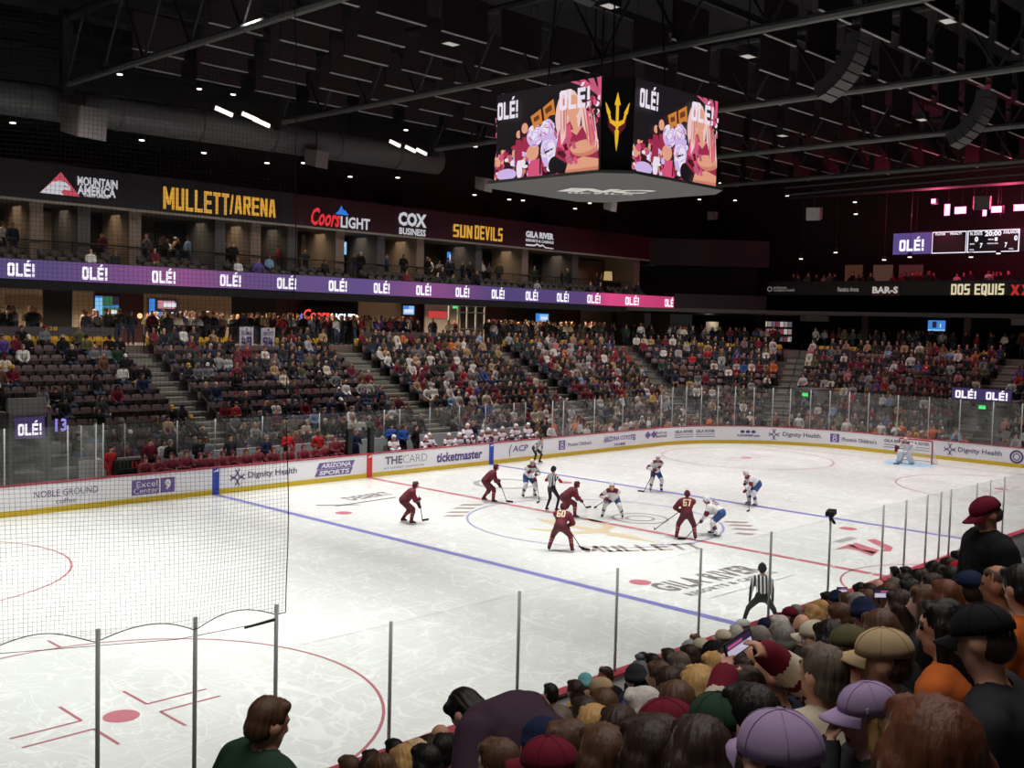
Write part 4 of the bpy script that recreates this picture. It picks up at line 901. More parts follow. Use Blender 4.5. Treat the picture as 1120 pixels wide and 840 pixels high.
for k in range(4): ART.append(('pink' if k % 2 else 'rose', [(.72+k*.08, 1), (.77+k*.08, 1), (1, .78+.0*k-.05*k+.1), (1, .72-.05*k+.1)]))
for k in range(150):
    u = rng.random()*.62; hh = .12+.42*u/.62*rng.random()+.1; v = rng.random()*min(.46, hh+.08); ART.append((rng.choice(['pink', 'maroon', 'skin', 'lil', 'white', 'dkh', 'rose', 'skin2', 'dm', 'bg']), ellp(u, v, .012+.02*rng.random(), .02+.03*rng.random(), 8)))
for k in range(40): ART.append((rng.choice(['pink', 'dkh', 'white', 'maroon', 'skin2']), ellp(.88+.12*rng.random(), .5+.28*rng.random(), .02, .03, 8)))
ART += [('lil', ellp(.12, .05, .1, .07)), ('white', ellp(.25, .1, .03, .12)), ('maroon', [(.2, .2), (.28, .2), (.27, .44), (.21, .44)]), ('skin', ellp(.24, .5, .025, .045)), ('dkh', ellp(.3, .52, .05, .13)), ('skin', ellp(.3, .56, .032, .06)), ('maroon', [(.27, .3), (.38, .26), (.37, .46), (.28, .46)]),
        ('skin', ellp(.38, .27, .06, .09)), ('pink', [(.33, 0), (.48, 0), (.46, .2), (.36, .18)]), ('lil', ellp(.4, .46, .08, .13)), ('white', ellp(.38, .5, .05, .08)), ('lil', ellp(.52, .5, .07, .13)), ('white', ellp(.5, .52, .04, .08)), ('lil', ellp(.54, .28, .08, .2)), ('white', ellp(.56, .25, .04, .14)),
        ('bg', [(.45, .02), (.465, .02), (.465, .22), (.58, .28), (.58, .3), (.45, .24)]), ('bg', ellp(.6, .1, .06, .1)),
        ('orange', [(.36, .68), (.46, .75), (.48, .57), (.43, .58), (.4, .52)]), ('orange', [(.48, .76), (.58, .84), (.6, .66), (.55, .66), (.5, .6)]), ('brown', [(.39, .66), (.44, .69), (.45, .64), (.4, .61)]), ('brown', [(.5, .74), (.56, .78), (.57, .72), (.51, .68)]),
        ('blond', ellp(.72, .62, .12, .3)), ('skin', [(.7, .4), (.82, .4), (.8, .6), (.72, .6)]), ('maroon', [(.6, .2), (.64, .48), (.74, .56), (.78, .44), (.86, .52), (.98, .46), (1, .1), (.74, .08)]), ('pink', [(.62, .3), (.65, .47), (.74, .54), (.76, .4), (.7, .26)]), ('skin', ellp(.76, .72, .065, .13)), ('skin', [(.74, .46), (.86, .5), (.8, .4)]),
        ('blond', [(.63, .75), (.7, .84), (.7, .4), (.66, .3)]), ('blond', [(.82, .82), (.9, .62), (1.0, .3), (.93, .28), (.85, .5)]), ('skin2', ellp(.88, .25, .13, .09, rot=.1)), ('skin', ellp(.86, .27, .12, .07, rot=.15)), ('dkh', [(.62, .22), (.75, .12), (.76, .16), (.64, .26)]), ('skin', [(.7, 0), (1, 0), (1, .12), (.86, .16), (.72, .1)]), ('skin2', [(.7, 0), (1, 0), (1, .04), (.72, .03)])]
for k in range(70):
    cx, cy = ((.4, .46), (.52, .5), (.54, .28))[k % 3]; a_ = rng.random()*6.28; r_ = rng.random()**.5; ART.insert(-18, (rng.choice(['lil', 'white', 'white', 'lil', 'rose']), ellp(cx+.075*r_*math.cos(a_), cy+.12*r_*math.sin(a_), .006, .035, 6, 0, a_)))
for k in range(22):
    x_ = rng.uniform(.635, .7) if k % 2 else rng.uniform(.83, .95); y1_ = .82-.9*abs(x_-.7)*(k % 2 == 0); ART.append((rng.choice(['white', 'skin', 'skin2', 'blond', 'pink']), [(x_, y1_), (x_+.008, y1_), (x_+.012+.04*(k % 2 == 0), y1_-.4*rng.uniform(.5, 1)), (x_+.006+.04*(k % 2 == 0), y1_-.4)]))
for k in range(14): ART.append((rng.choice(['pink', 'dm', 'rose']), [(x0 := rng.uniform(.62, .78), y0_ := rng.uniform(.12, .4)), (x0+.03, y0_+.02), (x0+.05, y0_-.06), (x0+.02, y0_-.07)]))
keys = list(E_)
def jface(c, u, n, w):
    """one slanted screen: c bottom centre, u along, n outward"""
    c, u, n = map(np.array, (c, u, n)); v = np.array([n[0]*.02, n[1]*.02, 1.]); H = Z1-Z0-.03; mb = MB()
    for i, (k, P) in enumerate(ART):
        P = [(min(max(x, 0), 1), min(max(y, 0), 1)) for x, y in P]
        mb.add([c+u*(x-.5)*w+v*(y*H+.02)+n*(.01+.0003*i) for x, y in P], [tuple(range(len(P)))], keys.index(k))
    lf = n*(.0115+.0003*len(ART))
    for (x0, x1, y0, y1) in ((.03, .24, .7, .95), (.64, .92, .7, .97)): add_text(mb, 'OLÉ!', c+u*(x0-.5)*w+v*(y0*H)+lf, u, v, (x1-x0)*w, (y1-y0)*H, .06, keys.index('white'))
    mb.build('screen', [E_[k] for k in keys], J)
W_ = 2*JB
jface((-JA, 0, Z0), (0, -1, 0), (-1, 0, 0), W_); jface((0, -JA, Z0), (1, 0, 0), (0, -1, 0), W_); jface((JA, 0, Z0), (0, 1, 0), (1, 0, 0), W_); jface((0, JA, Z0), (-1, 0, 0), (0, 1, 0), W_)
for a in (-3, -1, 1, 3):
    n = np.array([math.cos(a*PI/4), math.sin(a*PI/4), 0]); u = np.array([-n[1], n[0], 0]); dc = (JA+JB)/math.sqrt(2); c = n*(dc-.02)+np.array([0, 0, Z0])
    mb = MB(); mb.add([c+u*s*.5+np.array([0, 0, z]) for s, z in ((-1, 0), (1, 0), (1, Z1-Z0), (-1, Z1-Z0))], [(0, 1, 2, 3)], 0)
    for q in trident(1.): mb.add([c+n*.01+u*x*.98+np.array([0, 0, 1.05+y*1.45]) for x, y in q], [tuple(range(len(q)))], 1)
    for sx in (-1, 1): mb.add([c+n*.012+u*x*sx+np.array([0, 0, 1.0+y]) for x, y in ((.02, .62), (.3, .66), (.27, .38), (.05, .1))], [(0, 1, 2, 3)], 2)
    for q in trident(1.): mb.add([c+n*.014+u*x*.92+np.array([0, 0, 1.05+y*1.42]) for x, y in q], [tuple(range(len(q)))], 1)
    mb.build('corner_panel', [fr_, E_['gold'], E_['dm']], J)
# ------------------------------------------------------------------ roof
mb = MB().box(-60, 56, -45, 34, 21.6, 21.9); struct(mb.build('ceiling', smat('roof_black', 22, 21, 23, rough=.95)))
steel = smat('steel_grey', 80, 80, 80, rough=.6, noise=.1); steelm = smat('steel_web', 34, 33, 34, rough=.7)
for k in range(16):
    y = -26+k*3.9; struct(MB().box(-40, 54, y-.08, y+.08, 20.3, 20.6).build('ceiling_beam', smat('steel_dark', 40, 39, 41)))
for k, x in enumerate((-20, -9.1, 2., 12.5, 24., 35.)):
    nm = ('left edge of the roof', 'upper left above the netted corner', 'behind the centre scoreboard', 'right of the centre scoreboard', 'right above the two hanging speakers', 'far right near the red stage lights')[k]
    t = thing('roof_truss', 'long grey roof truss at the %s' % nm, 'truss')
    MB().tube([(x, -30, 17), (x, 23.2, 17)], .15, 8).build('bottom_chord', steel, t); MB().tube([(x, -30, 19.9), (x, 23.2, 19.9)], .17, 8).build('top_chord', steelm, t)
    n = 15; mb = MB()
    for j in range(n):
        y = -30+j*53.2/n; mb.tube([(x, y, 17), (x, y+53.2/n/2, 19.9)], .06, 6); mb.tube([(x, y+53.2/n/2, 19.9), (x, y+53.2/n, 17)], .06, 6)
    mb.build('web_bar', steelm, t); MB().box(x-.22, x+.22, 23, 23.5, 16.6, 20.2).build('end_bracket', dark, t)
t = thing('air_duct', 'wide grey round air duct running above the suite signs', 'duct')
mb = MB().tube([(XL, 24.6, 16.1), (14, 24.6, 16.6)], .78, 20); mb.build('duct_body', smat('duct_grey', 92, 92, 94, rough=.5), t, True)
for k in range(9): x = XL+3+k*4.2; MB().tube([(x, 24.6, 16.1+(x-XL)/40*.5), (x+.12, 24.6, 16.1+(x-XL)/40*.5)], .81, 20).build('flange', steel, t)
t = thing('catwalk', 'dark lighting catwalk with a thin rail hanging over the goal end', 'catwalk'); 
MB().tube([(40, 16, 17.2), (40, -10, 17.6)], .06, 6).tube([(40, 16, 16.7), (40, -10, 17.1)], .06, 6).build('rail', steel, t); MB().box(40, 41.2, -10, 16, 16.5, 16.6).build('walkway', dark, t)
# hanging acoustic panels
bm_ = MB().box(-1.15, 1.15, -.04, .04, -.75, .75); 
for sx in (-.9, .9): bm_.tube([(sx, 0, .75), (sx, 0, 2.99)], .01, 4, 1)
bm_.box(-1.15, 1.15, -.055, .055, -.79, -.75, 2)  # pale strip added to paint in the lit bottom edge of the panel

bmesh_ = bm_.mesh('acoustic_panel', [smat('baffle_maroon', 36, 21, 26, rough=.9), black, smat('baffle_lit_edge', 150, 148, 148, rough=.5)])
rows_ = [(-12, 3), (-9, 2), (-6, 2), (-3, 2), (0, 2), (3, 2), (6, 2), (9, 2), (12, 2), (15, 2), (18, 2), (21, 2)]
for r_, (y, _) in enumerate(rows_):
    xs_ = [x for x in np.arange(-7.5, 40, 3.1)+(r_ % 2)*1.5 if abs(y) > 4.5 or abs(x) > 4.5]; n = 0
    for x in xs_:
        q = prj(x, y, 18.6)
        if not (-40 < q[0] < 1160 and -30 < q[1]) or any(abs(x-a) < 1.7 and abs(y-b) < .6 for a, b in FLOODS): continue
        n += 1; tag(obj('acoustic_panel', bmesh_, None, (x, y, 18.6)), 'dark maroon roof acoustic panel, %s from left, %s row from the near side' % (ordn(n), ordn(r_+1)), 'panel', 'hanging acoustic panels')
# speakers
def line_array(label, c, n, yaw, s=1.):
    t = thing('speaker_array', label, 'speaker', c, yaw)
    pos = np.array([0., 0.])
    for k in range(n):
        a = math.radians(6+58*k/(n-1)); f = np.array([math.cos(a), -math.sin(a)]); u = np.array([math.sin(a), math.cos(a)]); pos = pos-u*.17*s; V = []
        for zz in (-.165, .165):
            for x, yy_ in ((-.5, -.32), (.5, -.32), (.6, .3), (-.6, .3)): q = pos+f*yy_*s+u*zz*s; V.append((x*s, q[0], q[1]))
        pos = pos-u*.17*s
        mb = MB().add(V, [(0, 3, 2, 1), (4, 5, 6, 7), (0, 1, 5, 4), (1, 2, 6, 5), (3, 0, 4, 7)]).add(V, [(2, 3, 7, 6)], 1); mb.build('cabinet', [smat('speaker_grey', 58, 57, 58, rough=.6), smat('speaker_grille', 104, 102, 102, rough=.7)], t)
    MB().box(-.5*s, .5*s, -.35*s, .35*s, .2*s, .28*s).build('rigging_frame', black, t); MB().tube([(-.4*s, 0, .28*s), (-.4*s, 0, 5)], .015, 5).tube([(.4*s, 0, .28*s), (.4*s, 0, 5)], .015, 5).build('cable', black, t)
for (px, py, Xp, n, nm) in ((922, 66, 10, 8, 'upper right, nearest the top edge'), (1062, 128, 20, 8, 'far right, above the red stage lights'), (640, -22, -2, 6, 'cut by the top edge above the centre scoreboard')):
    p = on(px+18, py-28, 0, Xp); line_array('hanging curved grey loudspeaker array, %s' % nm, tuple(p), n, math.atan2(R_[1]*.75-_f[1]*.66, R_[0]*.75-_f[0]*.66)-PI/2, 1.0 if Xp > 0 else .8)
def speaker_box(label, px, py, Y, axis=1, s=.5):
    p = on(px, py, axis, Y); t = thing('speaker_box', label, 'speaker', tuple(p), .2 if axis == 1 else -1.2)
    MB().add([(-.75*s, -.6*s, -.8*s), (.75*s, -.6*s, -.8*s), (.9*s, .5*s, -.5*s), (-.9*s, .5*s, -.5*s), (-.75*s, -.75*s, .6*s), (.75*s, -.75*s, .6*s), (.9*s, .5*s, .8*s), (-.9*s, .5*s, .8*s)], [(0, 3, 2, 1), (4, 5, 6, 7), (0, 1, 5, 4), (1, 2, 6, 5), (2, 3, 7, 6), (3, 0, 4, 7)]).build('cabinet', smat('speaker_box', 112, 106, 106, rough=.6), t)
    MB().tube([(0, 0, .6*s), (0, 0, 1.6)], .03, 5).build('bracket', black, t)
speaker_box('grey boxed loudspeaker hanging at the left, seen through the net', 92, 134, 22.8, s=.95); speaker_box('grey boxed loudspeaker hanging above the red script sign', 346, 174, 23.5, s=.62)
speaker_box('grey boxed loudspeaker hanging left of the centre scoreboard', 529, 202, 22.5, s=.55); speaker_box('grey boxed loudspeaker hanging below the scoreboard tray', 667, 225, 22, s=.5)
speaker_box('pale grey boxed loudspeaker hanging left of the goal end catwalk', 890, 234, 40, 0, .62); speaker_box('grey boxed loudspeaker between the red stage lights', 1074, 222, 42.5, 0, .62); speaker_box('reddish boxed loudspeaker over the far corner', 779, 236, 41, 0, .42)
# red stage lights
rl = emit('stage_red', 255, 120, 160, 5.)
for k, (px, py, w, h) in enumerate(((1021, 220, .3, .3), (1036, 229.5, .36, .75), (1050.5, 230, .75, .45), (1077, 232, .25, .5), (1090, 229, .65, .4), (1116, 227, .8, .4))):
    p = on(px, py, 0, 43.2); t = thing('stage_light', 'glowing pink-red stage light above the score panel, %s from the left' % ordn(k+1), 'light', tuple(p))
    MB().box(-.02, .0, -w/2, w/2, -h/2, h/2).build('lens', rl, t); MB().box(0, .35, -w/2-.06, w/2+.06, -h/2-.06, h/2+.06).build('housing', black, t); MB().tube([(.2, 0, h/2), (.2, 0, 3.)], .03, 5).build('hanger', black, t)
# downlights
dl = emit('downlight_glow', 255, 246, 230, 3.); dlm = MB().tube([(0, 0, -.04), (0, 0, 0)], .13, 12).mesh('lens', [dl]); dlh = MB().tube([(0, 0, 0), (0, 0, .3)], [.17, .15], 12).mesh('housing', [black])
def downlight(px, py, axis, val, label):
    p = on(px, py, axis, val); t = thing('downlight', label, 'light', tuple(p), group='small round downlights under the dark roof'); obj('lens', dlm, t); obj('housing', dlh, t); MB().tube([(0, 0, .3), (0, 0, 21.6-p[2])], .015, 4).build('stem', black, t)
rows_ = {'in the row just above the suite signs': (1, 27, ((14, 134), (97, 148), (155, 153), (223, 167), (295, 165), (292, 178), (332, 178), (383, 193), (435, 194), (519, 213), (557, 218), (572, 219), (629, 228), (645, 222))),
         'high under the roof at the left': (1, 26, ((131, 81), (218, 97), (255, 103), (263, 75), (360, 96), (399, 106), (422, 115), (511, 130), (520, 160), (444, 142))),
         'in the dark beyond the centre scoreboard': (0, 44, ((765, 218), (788, 200), (804, 219), (847, 188), (861, 214), (935, 221), (936, 234), (876, 283), (914, 276), (967, 284), (1002, 178), (1056, 172), (783, 203), (828, 193), (995, 281), (1062, 281), (1092, 277)))}
for nm, (ax_, v, L_) in rows_.items():
    for k, (px, py) in enumerate(sorted(L_)): downlight(px, py, ax_, v, 'small round white downlight %s, %s from the left' % (nm, ordn(k+1)))
# rink floodlights hung on the trusses
fm = MB().box(-.35, .35, -.25, .25, -.02, .4).mesh('housing', [smat('lamp_grey', 40, 40, 40)]); fl_ = MB().add([(-.3, -.2, -.03), (.3, -.2, -.03), (.3, .2, -.03), (-.3, .2, -.03)], [(3, 2, 1, 0)]).mesh('lens', [emit('flood_glow', 255, 250, 240, .45)]); fh = MB().tube([(0, 0, .4), (0, 0, 3.39)], .03, 5).mesh('hanger', [black])
for k, (x, y) in enumerate(FLOODS):
    t = thing('floodlight', 'boxy rink floodlight under the roof, %s along the %s row' % (ordn(k//3+1), 'near' if y < 0 else 'far' if y > 0 else 'middle'), 'light', (x, y, FLOOD_Z), group='rink floodlights under the roof'); obj('housing', fm, t); obj('lens', fl_, t); obj('hanger', fh, t)
for k, (px, py) in enumerate(((245, 122), (274, 128), (286, 134))):
    p = on(px, py, 1, 23.2); t = thing('work_light', 'bright white work light on the duct seen through the net, %s of three' % ('left', 'middle', 'right')[k], 'light', tuple(p), -.1); MB().obox((0, 0, 0), (.45, 0, -.12), (0, .06, 0), (.02, 0, .09)).build('tube_lamp', emit('tube_glow', 255, 245, 230, 1.8), t); MB().obox((0, .08, .05), (.5, 0, -.13), (0, .05, 0), (.02, 0, .1)).build('housing', black, t)
for k, (px, py) in enumerate(((432, 157), (449, 163), (461, 166))):
    p = on(px, py, 1, 23.2); t = thing('work_light', 'bright white work light on the duct left of the scoreboard, %s of three' % ('left', 'middle', 'right')[k], 'light', tuple(p), -.1); MB().obox((0, 0, 0), (.35, 0, -.1), (0, .06, 0), (.02, 0, .08)).build('tube_lamp', emit('tube_glow', 255, 245, 230, 1.8), t); MB().obox((0, .08, .05), (.4, 0, -.11), (0, .05, 0), (.02, 0, .09)).build('housing', black, t)
# ------------------------------------------------------------------ human figures
def unit(v): v = np.array(v, float); return v/(np.linalg.norm(v)+1e-12)
class Prims:
    """overlapping volumes that are fused into one continuous surface; each knows which region of the figure it is"""
    def __init__(s): s.c = []; s.e = []
    def cap(s, a, b, ra, rb, reg, bands=None): s.c.append((np.array(a, float), np.array(b, float), ra, rb, reg, bands)); return s
    def ell(s, c, r, reg, M=None): s.e.append((np.array(c, float), np.array(r, float), reg, np.eye(3) if M is None else np.array(M, float))); return s
    def limb(s, pts, rs, reg):
        for i in range(len(pts)-1): s.cap(pts[i], pts[i+1], rs[i], rs[i+1], reg)
    def source(s):
        mb = MB()
        for a, b, ra, rb, reg, bd in s.c:
            L = b-a; n = np.linalg.norm(L); t = L/n if n > 1e-6 else np.array([0, 0, 1.]); P = [];R = []
            for th in (80, 50, 20): P.append(a-t*ra*math.sin(math.radians(th))); R.append(ra*math.cos(math.radians(th)))
            P += [a, b]; R += [ra, rb]
            for th in (20, 50, 80): P.append(b+t*rb*math.sin(math.radians(th))); R.append(rb*math.cos(math.radians(th)))
            mb.tube(P, R, 10)
        for c, r, reg, M in s.e: 
            V = len(mb.v); mb.ell(c, r, 14, 9, 0, M)
        return mb
    def classify(s, Q):
        best = np.full(len(Q), 1e9); reg = np.zeros(len(Q), int); names = []
        def idx(n):
            if n not in names: names.append(n)
            return names.index(n)
        for a, b, ra, rb, rg, bd in s.c:
            ab = b-a; t = np.clip(((Q-a)@ab)/(ab@ab+1e-12), 0, 1); d = np.linalg.norm(Q-(a+t[:, None]*ab), axis=1)-(ra+(rb-ra)*t); m = d < best
            best[m] = d[m]; reg[m] = idx(rg)
            for (t0, t1, r2) in (bd or []): k = m & (t >= t0) & (t < t1); reg[k] = idx(r2)
        for c, r, rg, M in s.e:
            q = (Q-c)@M; d = (np.linalg.norm(q/r, axis=1)-1)*r.min(); m = d < best; best[m] = d[m]; reg[m] = idx(rg)
        return reg, names
def fuse(pr, voxel, smooth=3):
    me = pr.source().mesh('fuse'); me2 = bpy.data.meshes.new('x')
    bm = bmesh.new(); bm.from_mesh(me); bmesh.ops.remove_doubles(bm, verts=bm.verts, dist=1e-5); bmesh.ops.recalc_face_normals(bm, faces=bm.faces); bm.to_mesh(me); bm.free()
    o = bpy.data.objects.new('fuse', me); COL.objects.link(o)
    md = o.modifiers.new('r', 'REMESH'); md.mode = 'VOXEL'; md.voxel_size = voxel
    dg = bpy.context.evaluated_depsgraph_get(); ev = o.evaluated_get(dg); m2 = bpy.data.meshes.new_from_object(ev)
    bpy.data.objects.remove(o); bpy.data.meshes.remove(me)
    bm = bmesh.new(); bm.from_mesh(m2)
    for _ in range(smooth): bmesh.ops.smooth_vert(bm, verts=bm.verts, factor=.5, use_axis_x=True, use_axis_y=True, use_axis_z=True)
    bm.normal_update(); bm.to_mesh(m2); bm.free()
    n = len(m2.vertices); V = np.empty(n*3); m2.vertices.foreach_get('co', V); V = V.reshape(-1, 3)
    N = np.empty(n*3); m2.vertices.foreach_get('normal', N); N = N.reshape(-1, 3)
    F = [tuple(p.vertices) for p in m2.polygons]; C = np.array([V[list(f)].mean(0) for f in F])
    reg, names = pr.classify(C); bpy.data.meshes.remove(m2)
    return dict(V=V, N=N, F=F, reg=reg, names=names)
def sub(B, regs, name, infl, slots=None):
    """a part of a fused figure (clothing): the faces of the given regions pushed out by infl; slots gives a material slot per region"""
    ids = {B['names'].index(r): k for k, r in enumerate(regs) if r in B['names']}
    fs = [(f, ids[r]) for f, r in zip(B['F'], B['reg']) if r in ids]; used = sorted({v for f, _ in fs for v in f}); mp = {v: i for i, v in enumerate(used)}
    me = bpy.data.meshes.new(name); me.from_pydata([tuple(B['V'][v]+B['N'][v]*infl) for v in used], [], [tuple(mp[v] for v in f) for f, _ in fs])
    ns = (max(slots)+1) if slots else 1
    for _ in range(ns): me.materials.append(None)
    if fs: me.polygons.foreach_set('material_index', [slots[k] if slots else 0 for _, k in fs]); me.polygons.foreach_set('use_smooth', [True]*len(fs))
    me.update(); return me
def full(B, name, order):
    """whole continuous body; order lists the regions, one material slot each (others use slot 0)"""
    me = bpy.data.meshes.new(name); me.from_pydata([tuple(v) for v in B['V']], [], B['F'])
    for _ in range(max(o for _, o in order)+1): me.materials.append(None)
    mp = {B['names'].index(r): o for r, o in order if r in B['names']}
    me.polygons.foreach_set('material_index', [mp.get(r, 0) for r in B['reg']]); me.polygons.foreach_set('use_smooth', [True]*len(B['F'])); me.update(); return me
def setm(o, mats):
    for i, m in enumerate(mats):
        if i < len(o.material_slots): o.material_slots[i].link = 'OBJECT'; o.material_slots[i].material = m
def ik(a, b, l1, l2, pole):
    a, b, pole = np.array(a, float), np.array(b, float), unit(pole); d = b-a; L = np.linalg.norm(d)
    if L > (l1+l2)*.999: b = a+d/L*(l1+l2)*.999; d = b-a; L = np.linalg.norm(d)
    t = d/L; x = (l1*l1-l2*l2+L*L)/(2*L); h = math.sqrt(max(l1*l1-x*x, 0)); p = pole-t*(pole@t); p = unit(p)
    return a+t*x+p*h, b
def Rz(a): return np.array([[math.cos(a), -math.sin(a), 0], [math.sin(a), math.cos(a), 0], [0, 0, 1]])
def Rx(a): return np.array([[1, 0, 0], [0, math.cos(a), -math.sin(a)], [0, math.sin(a), math.cos(a)]])
def Ry(a): return np.array([[math.cos(a), 0, math.sin(a)], [0, 1, 0], [-math.sin(a), 0, math.cos(a)]])
HEAD_UP = .19
def human(pel, lean=0., side=0., twist=0., hands=((.2, .3, .0), (-.2, .3, .0)), feet=((.1, 0, 0), (-.1, 0, 0)), hp=0., hy=0., bulk=0., gear=None, fingers=False, curl=.5, elbow=((.6, -.6, -.5), (-.6, -.6, -.5)), knee=((.15, 1, .1), (-.15, 1, .1)), face=True, armr=1., toe=(0, 0), woman=False, neck_fwd=.25):
    """local frame: faces +Y, x to the figure's right; hands are given relative to the pelvis, feet are ankles on the ground. Right first."""
    P = Prims(); pel = np.array(pel, float); T = Rz(twist)@Ry(side)@Rx(-lean); t = T[:, 2]; f = T[:, 1]; r = T[:, 0]
    ch, nb = pel+t*.30, pel+t*.49; sw = .175 if woman else .19
    hd = unit(t*(1-neck_fwd)+np.array([0, 0, neck_fwd])+f*.12); H = Rz(twist+hy)@Rx(-hp)   # hp > 0 looks down
    hc = nb+hd*HEAD_UP
    g = .045 if gear else bulk
    P.ell(pel+t*.02, (.165+g, .125+g, .14+g*.5), 'pants', T); P.cap(pel+t*.06, pel+t*.22, .125+g, .13+g, 'top')
    P.ell(ch+t*.02, (.165+g, .115+g, .19+g*.4), 'top', T); P.cap(ch+t*.1+r*.1, ch+t*.1-r*.1, .1+g*.8, .1+g*.8, 'top')
    P.cap(nb+t*-.03+r*(sw-.05), nb+t*-.03-r*(sw-.05), .062+g*.8, .062+g*.8, 'yoke'); P.cap(nb-t*.04, hc-H[:, 2]*.04, .056, .054, 'skin')
    # head
    P.ell(hc+H@[0, -.008, .02], (.077, .098, .105), 'skin', H); P.ell(hc+H@[0, .028, -.058], (.056, .062, .062), 'skin', H)
    if face == 'lo': P.cap(hc+H@[0, .088, .005], hc+H@[0, .108, -.033], .014, .02, 'skin')
    elif face:
        P.cap(hc+H@[0, .088, .005], hc+H@[0, .108, -.033], .011, .017, 'skin'); P.ell(hc+H@[0, .083, -.075], (.026, .014, .011), 'lip', H); P.ell(hc+H@[0, .07, -.105], (.025, .022, .02), 'skin', H)
        P.cap(hc+H@[-.04, .085, .03], hc+H@[.04, .085, .03], .01, .01, 'brow')
        for s_ in (-1, 1): P.ell(hc+H@[s_*.033, .083, .008], (.014, .011, .009), 'eye', H)
    for s_ in (-1, 1): P.ell(hc+H@[s_*.08, -.008, -.012], (.013, .026, .034), 'skin', H)
    out = dict(head=hc, H=H, hands=[], feet=[], T=T, pel=pel, chest=ch)
    for i, s_ in enumerate((1, -1)):
        sh = nb-t*.055+r*s_*(sw+g*.4); w = pel+np.array(hands[i], float); el, w = ik(sh, w, .29, .27, T@np.array(elbow[i]))
        ga = g*.75
        P.cap(sh, el, (.056+ga)*armr, (.044+ga)*armr, 'arm', [(.55, 1.01, 'arm_low')]); P.cap(el, w, (.044+ga)*armr, (.032+ga*.6)*armr, 'fore')
        fd = unit(w-el); out['hands'].append((w, fd, el))
        if gear: P.ell(w+fd*.07, (.062, .062, .085), 'glove', np.column_stack([unit(np.cross(fd, [0, .3, 1])), unit(np.cross(np.cross(fd, [0, .3, 1]), fd)), fd])); P.cap(w-fd*.05, w+fd*.02, .055, .06, 'glove')
        else:
            up = T@np.array([0, -.3, 1.]) if abs(fd[2]) < .8 else f; nrm = unit(up-fd*(up@fd)); sd = np.cross(fd, nrm)
            P.ell(w+fd*.045, (.037, .018, .05), 'hand', np.column_stack([sd, nrm, fd])); P.cap(w-fd*.02, w+fd*.03, .028, .026, 'hand')
            if fingers:
                for k in range(4):
                    b = w+fd*(.085-.004*abs(k-1.3))+sd*(.028-.019*k); l = (.038, .044, .041, .032)[k]; d1 = unit(fd-nrm*curl*.6); d2 = unit(fd*(1-curl*.9)-nrm*curl*1.2)
                    P.cap(b, b+d1*l, .0095, .009, 'hand'); P.cap(b+d1*l, b+d1*l+d2*l*.8, .009, .008, 'hand')
                tb = w+fd*.025+sd*s_*-.03; td = unit(fd*.7+sd*s_*-.6-nrm*.4); P.cap(tb, tb+td*.04, .012, .0105, 'hand'); P.cap(tb+td*.04, tb+td*.04+unit(td+fd*.5)*.03, .0105, .009, 'hand')
        hip = pel+r*s_*.09-t*.03; an = np.array(feet[i], float)+np.array([0, 0, .075]); kn, an = ik(hip, an, .43, .415, np.array(knee[i]))
        gp = .03 if gear else bulk*.5; gs = .022 if gear else 0
        P.cap(hip, kn, .086+gp, .058+gp, 'leg', [(.78, 1.01, 'sock_top')] if gear else None); P.cap(kn, an, .056+gs, .04+gs*.8, 'shin', [(.3, .42, 'stripe'), (.42, .52, 'stripe2'), (.52, .62, 'stripe')] if gear else None)
        if gear: P.ell(kn*.8+an*.2+np.array([0, .02, 0]), (.068, .075, .12), 'shin', None)
        fw = unit(np.array([kn[0]-hip[0], kn[1]-hip[1], 0])*.4+np.array([s_*.12+toe[i], 1, 0])*.8); P.cap(an+np.array([0, 0, -.03])-fw*.04, an+fw*.14+np.array([0, 0, -.045]), .042, .034, 'shoe'); P.cap(an, an+np.array([0, 0, -.03]), .044, .044, 'shoe')
        out['feet'].append((an, fw))
    out['P'] = P; return out
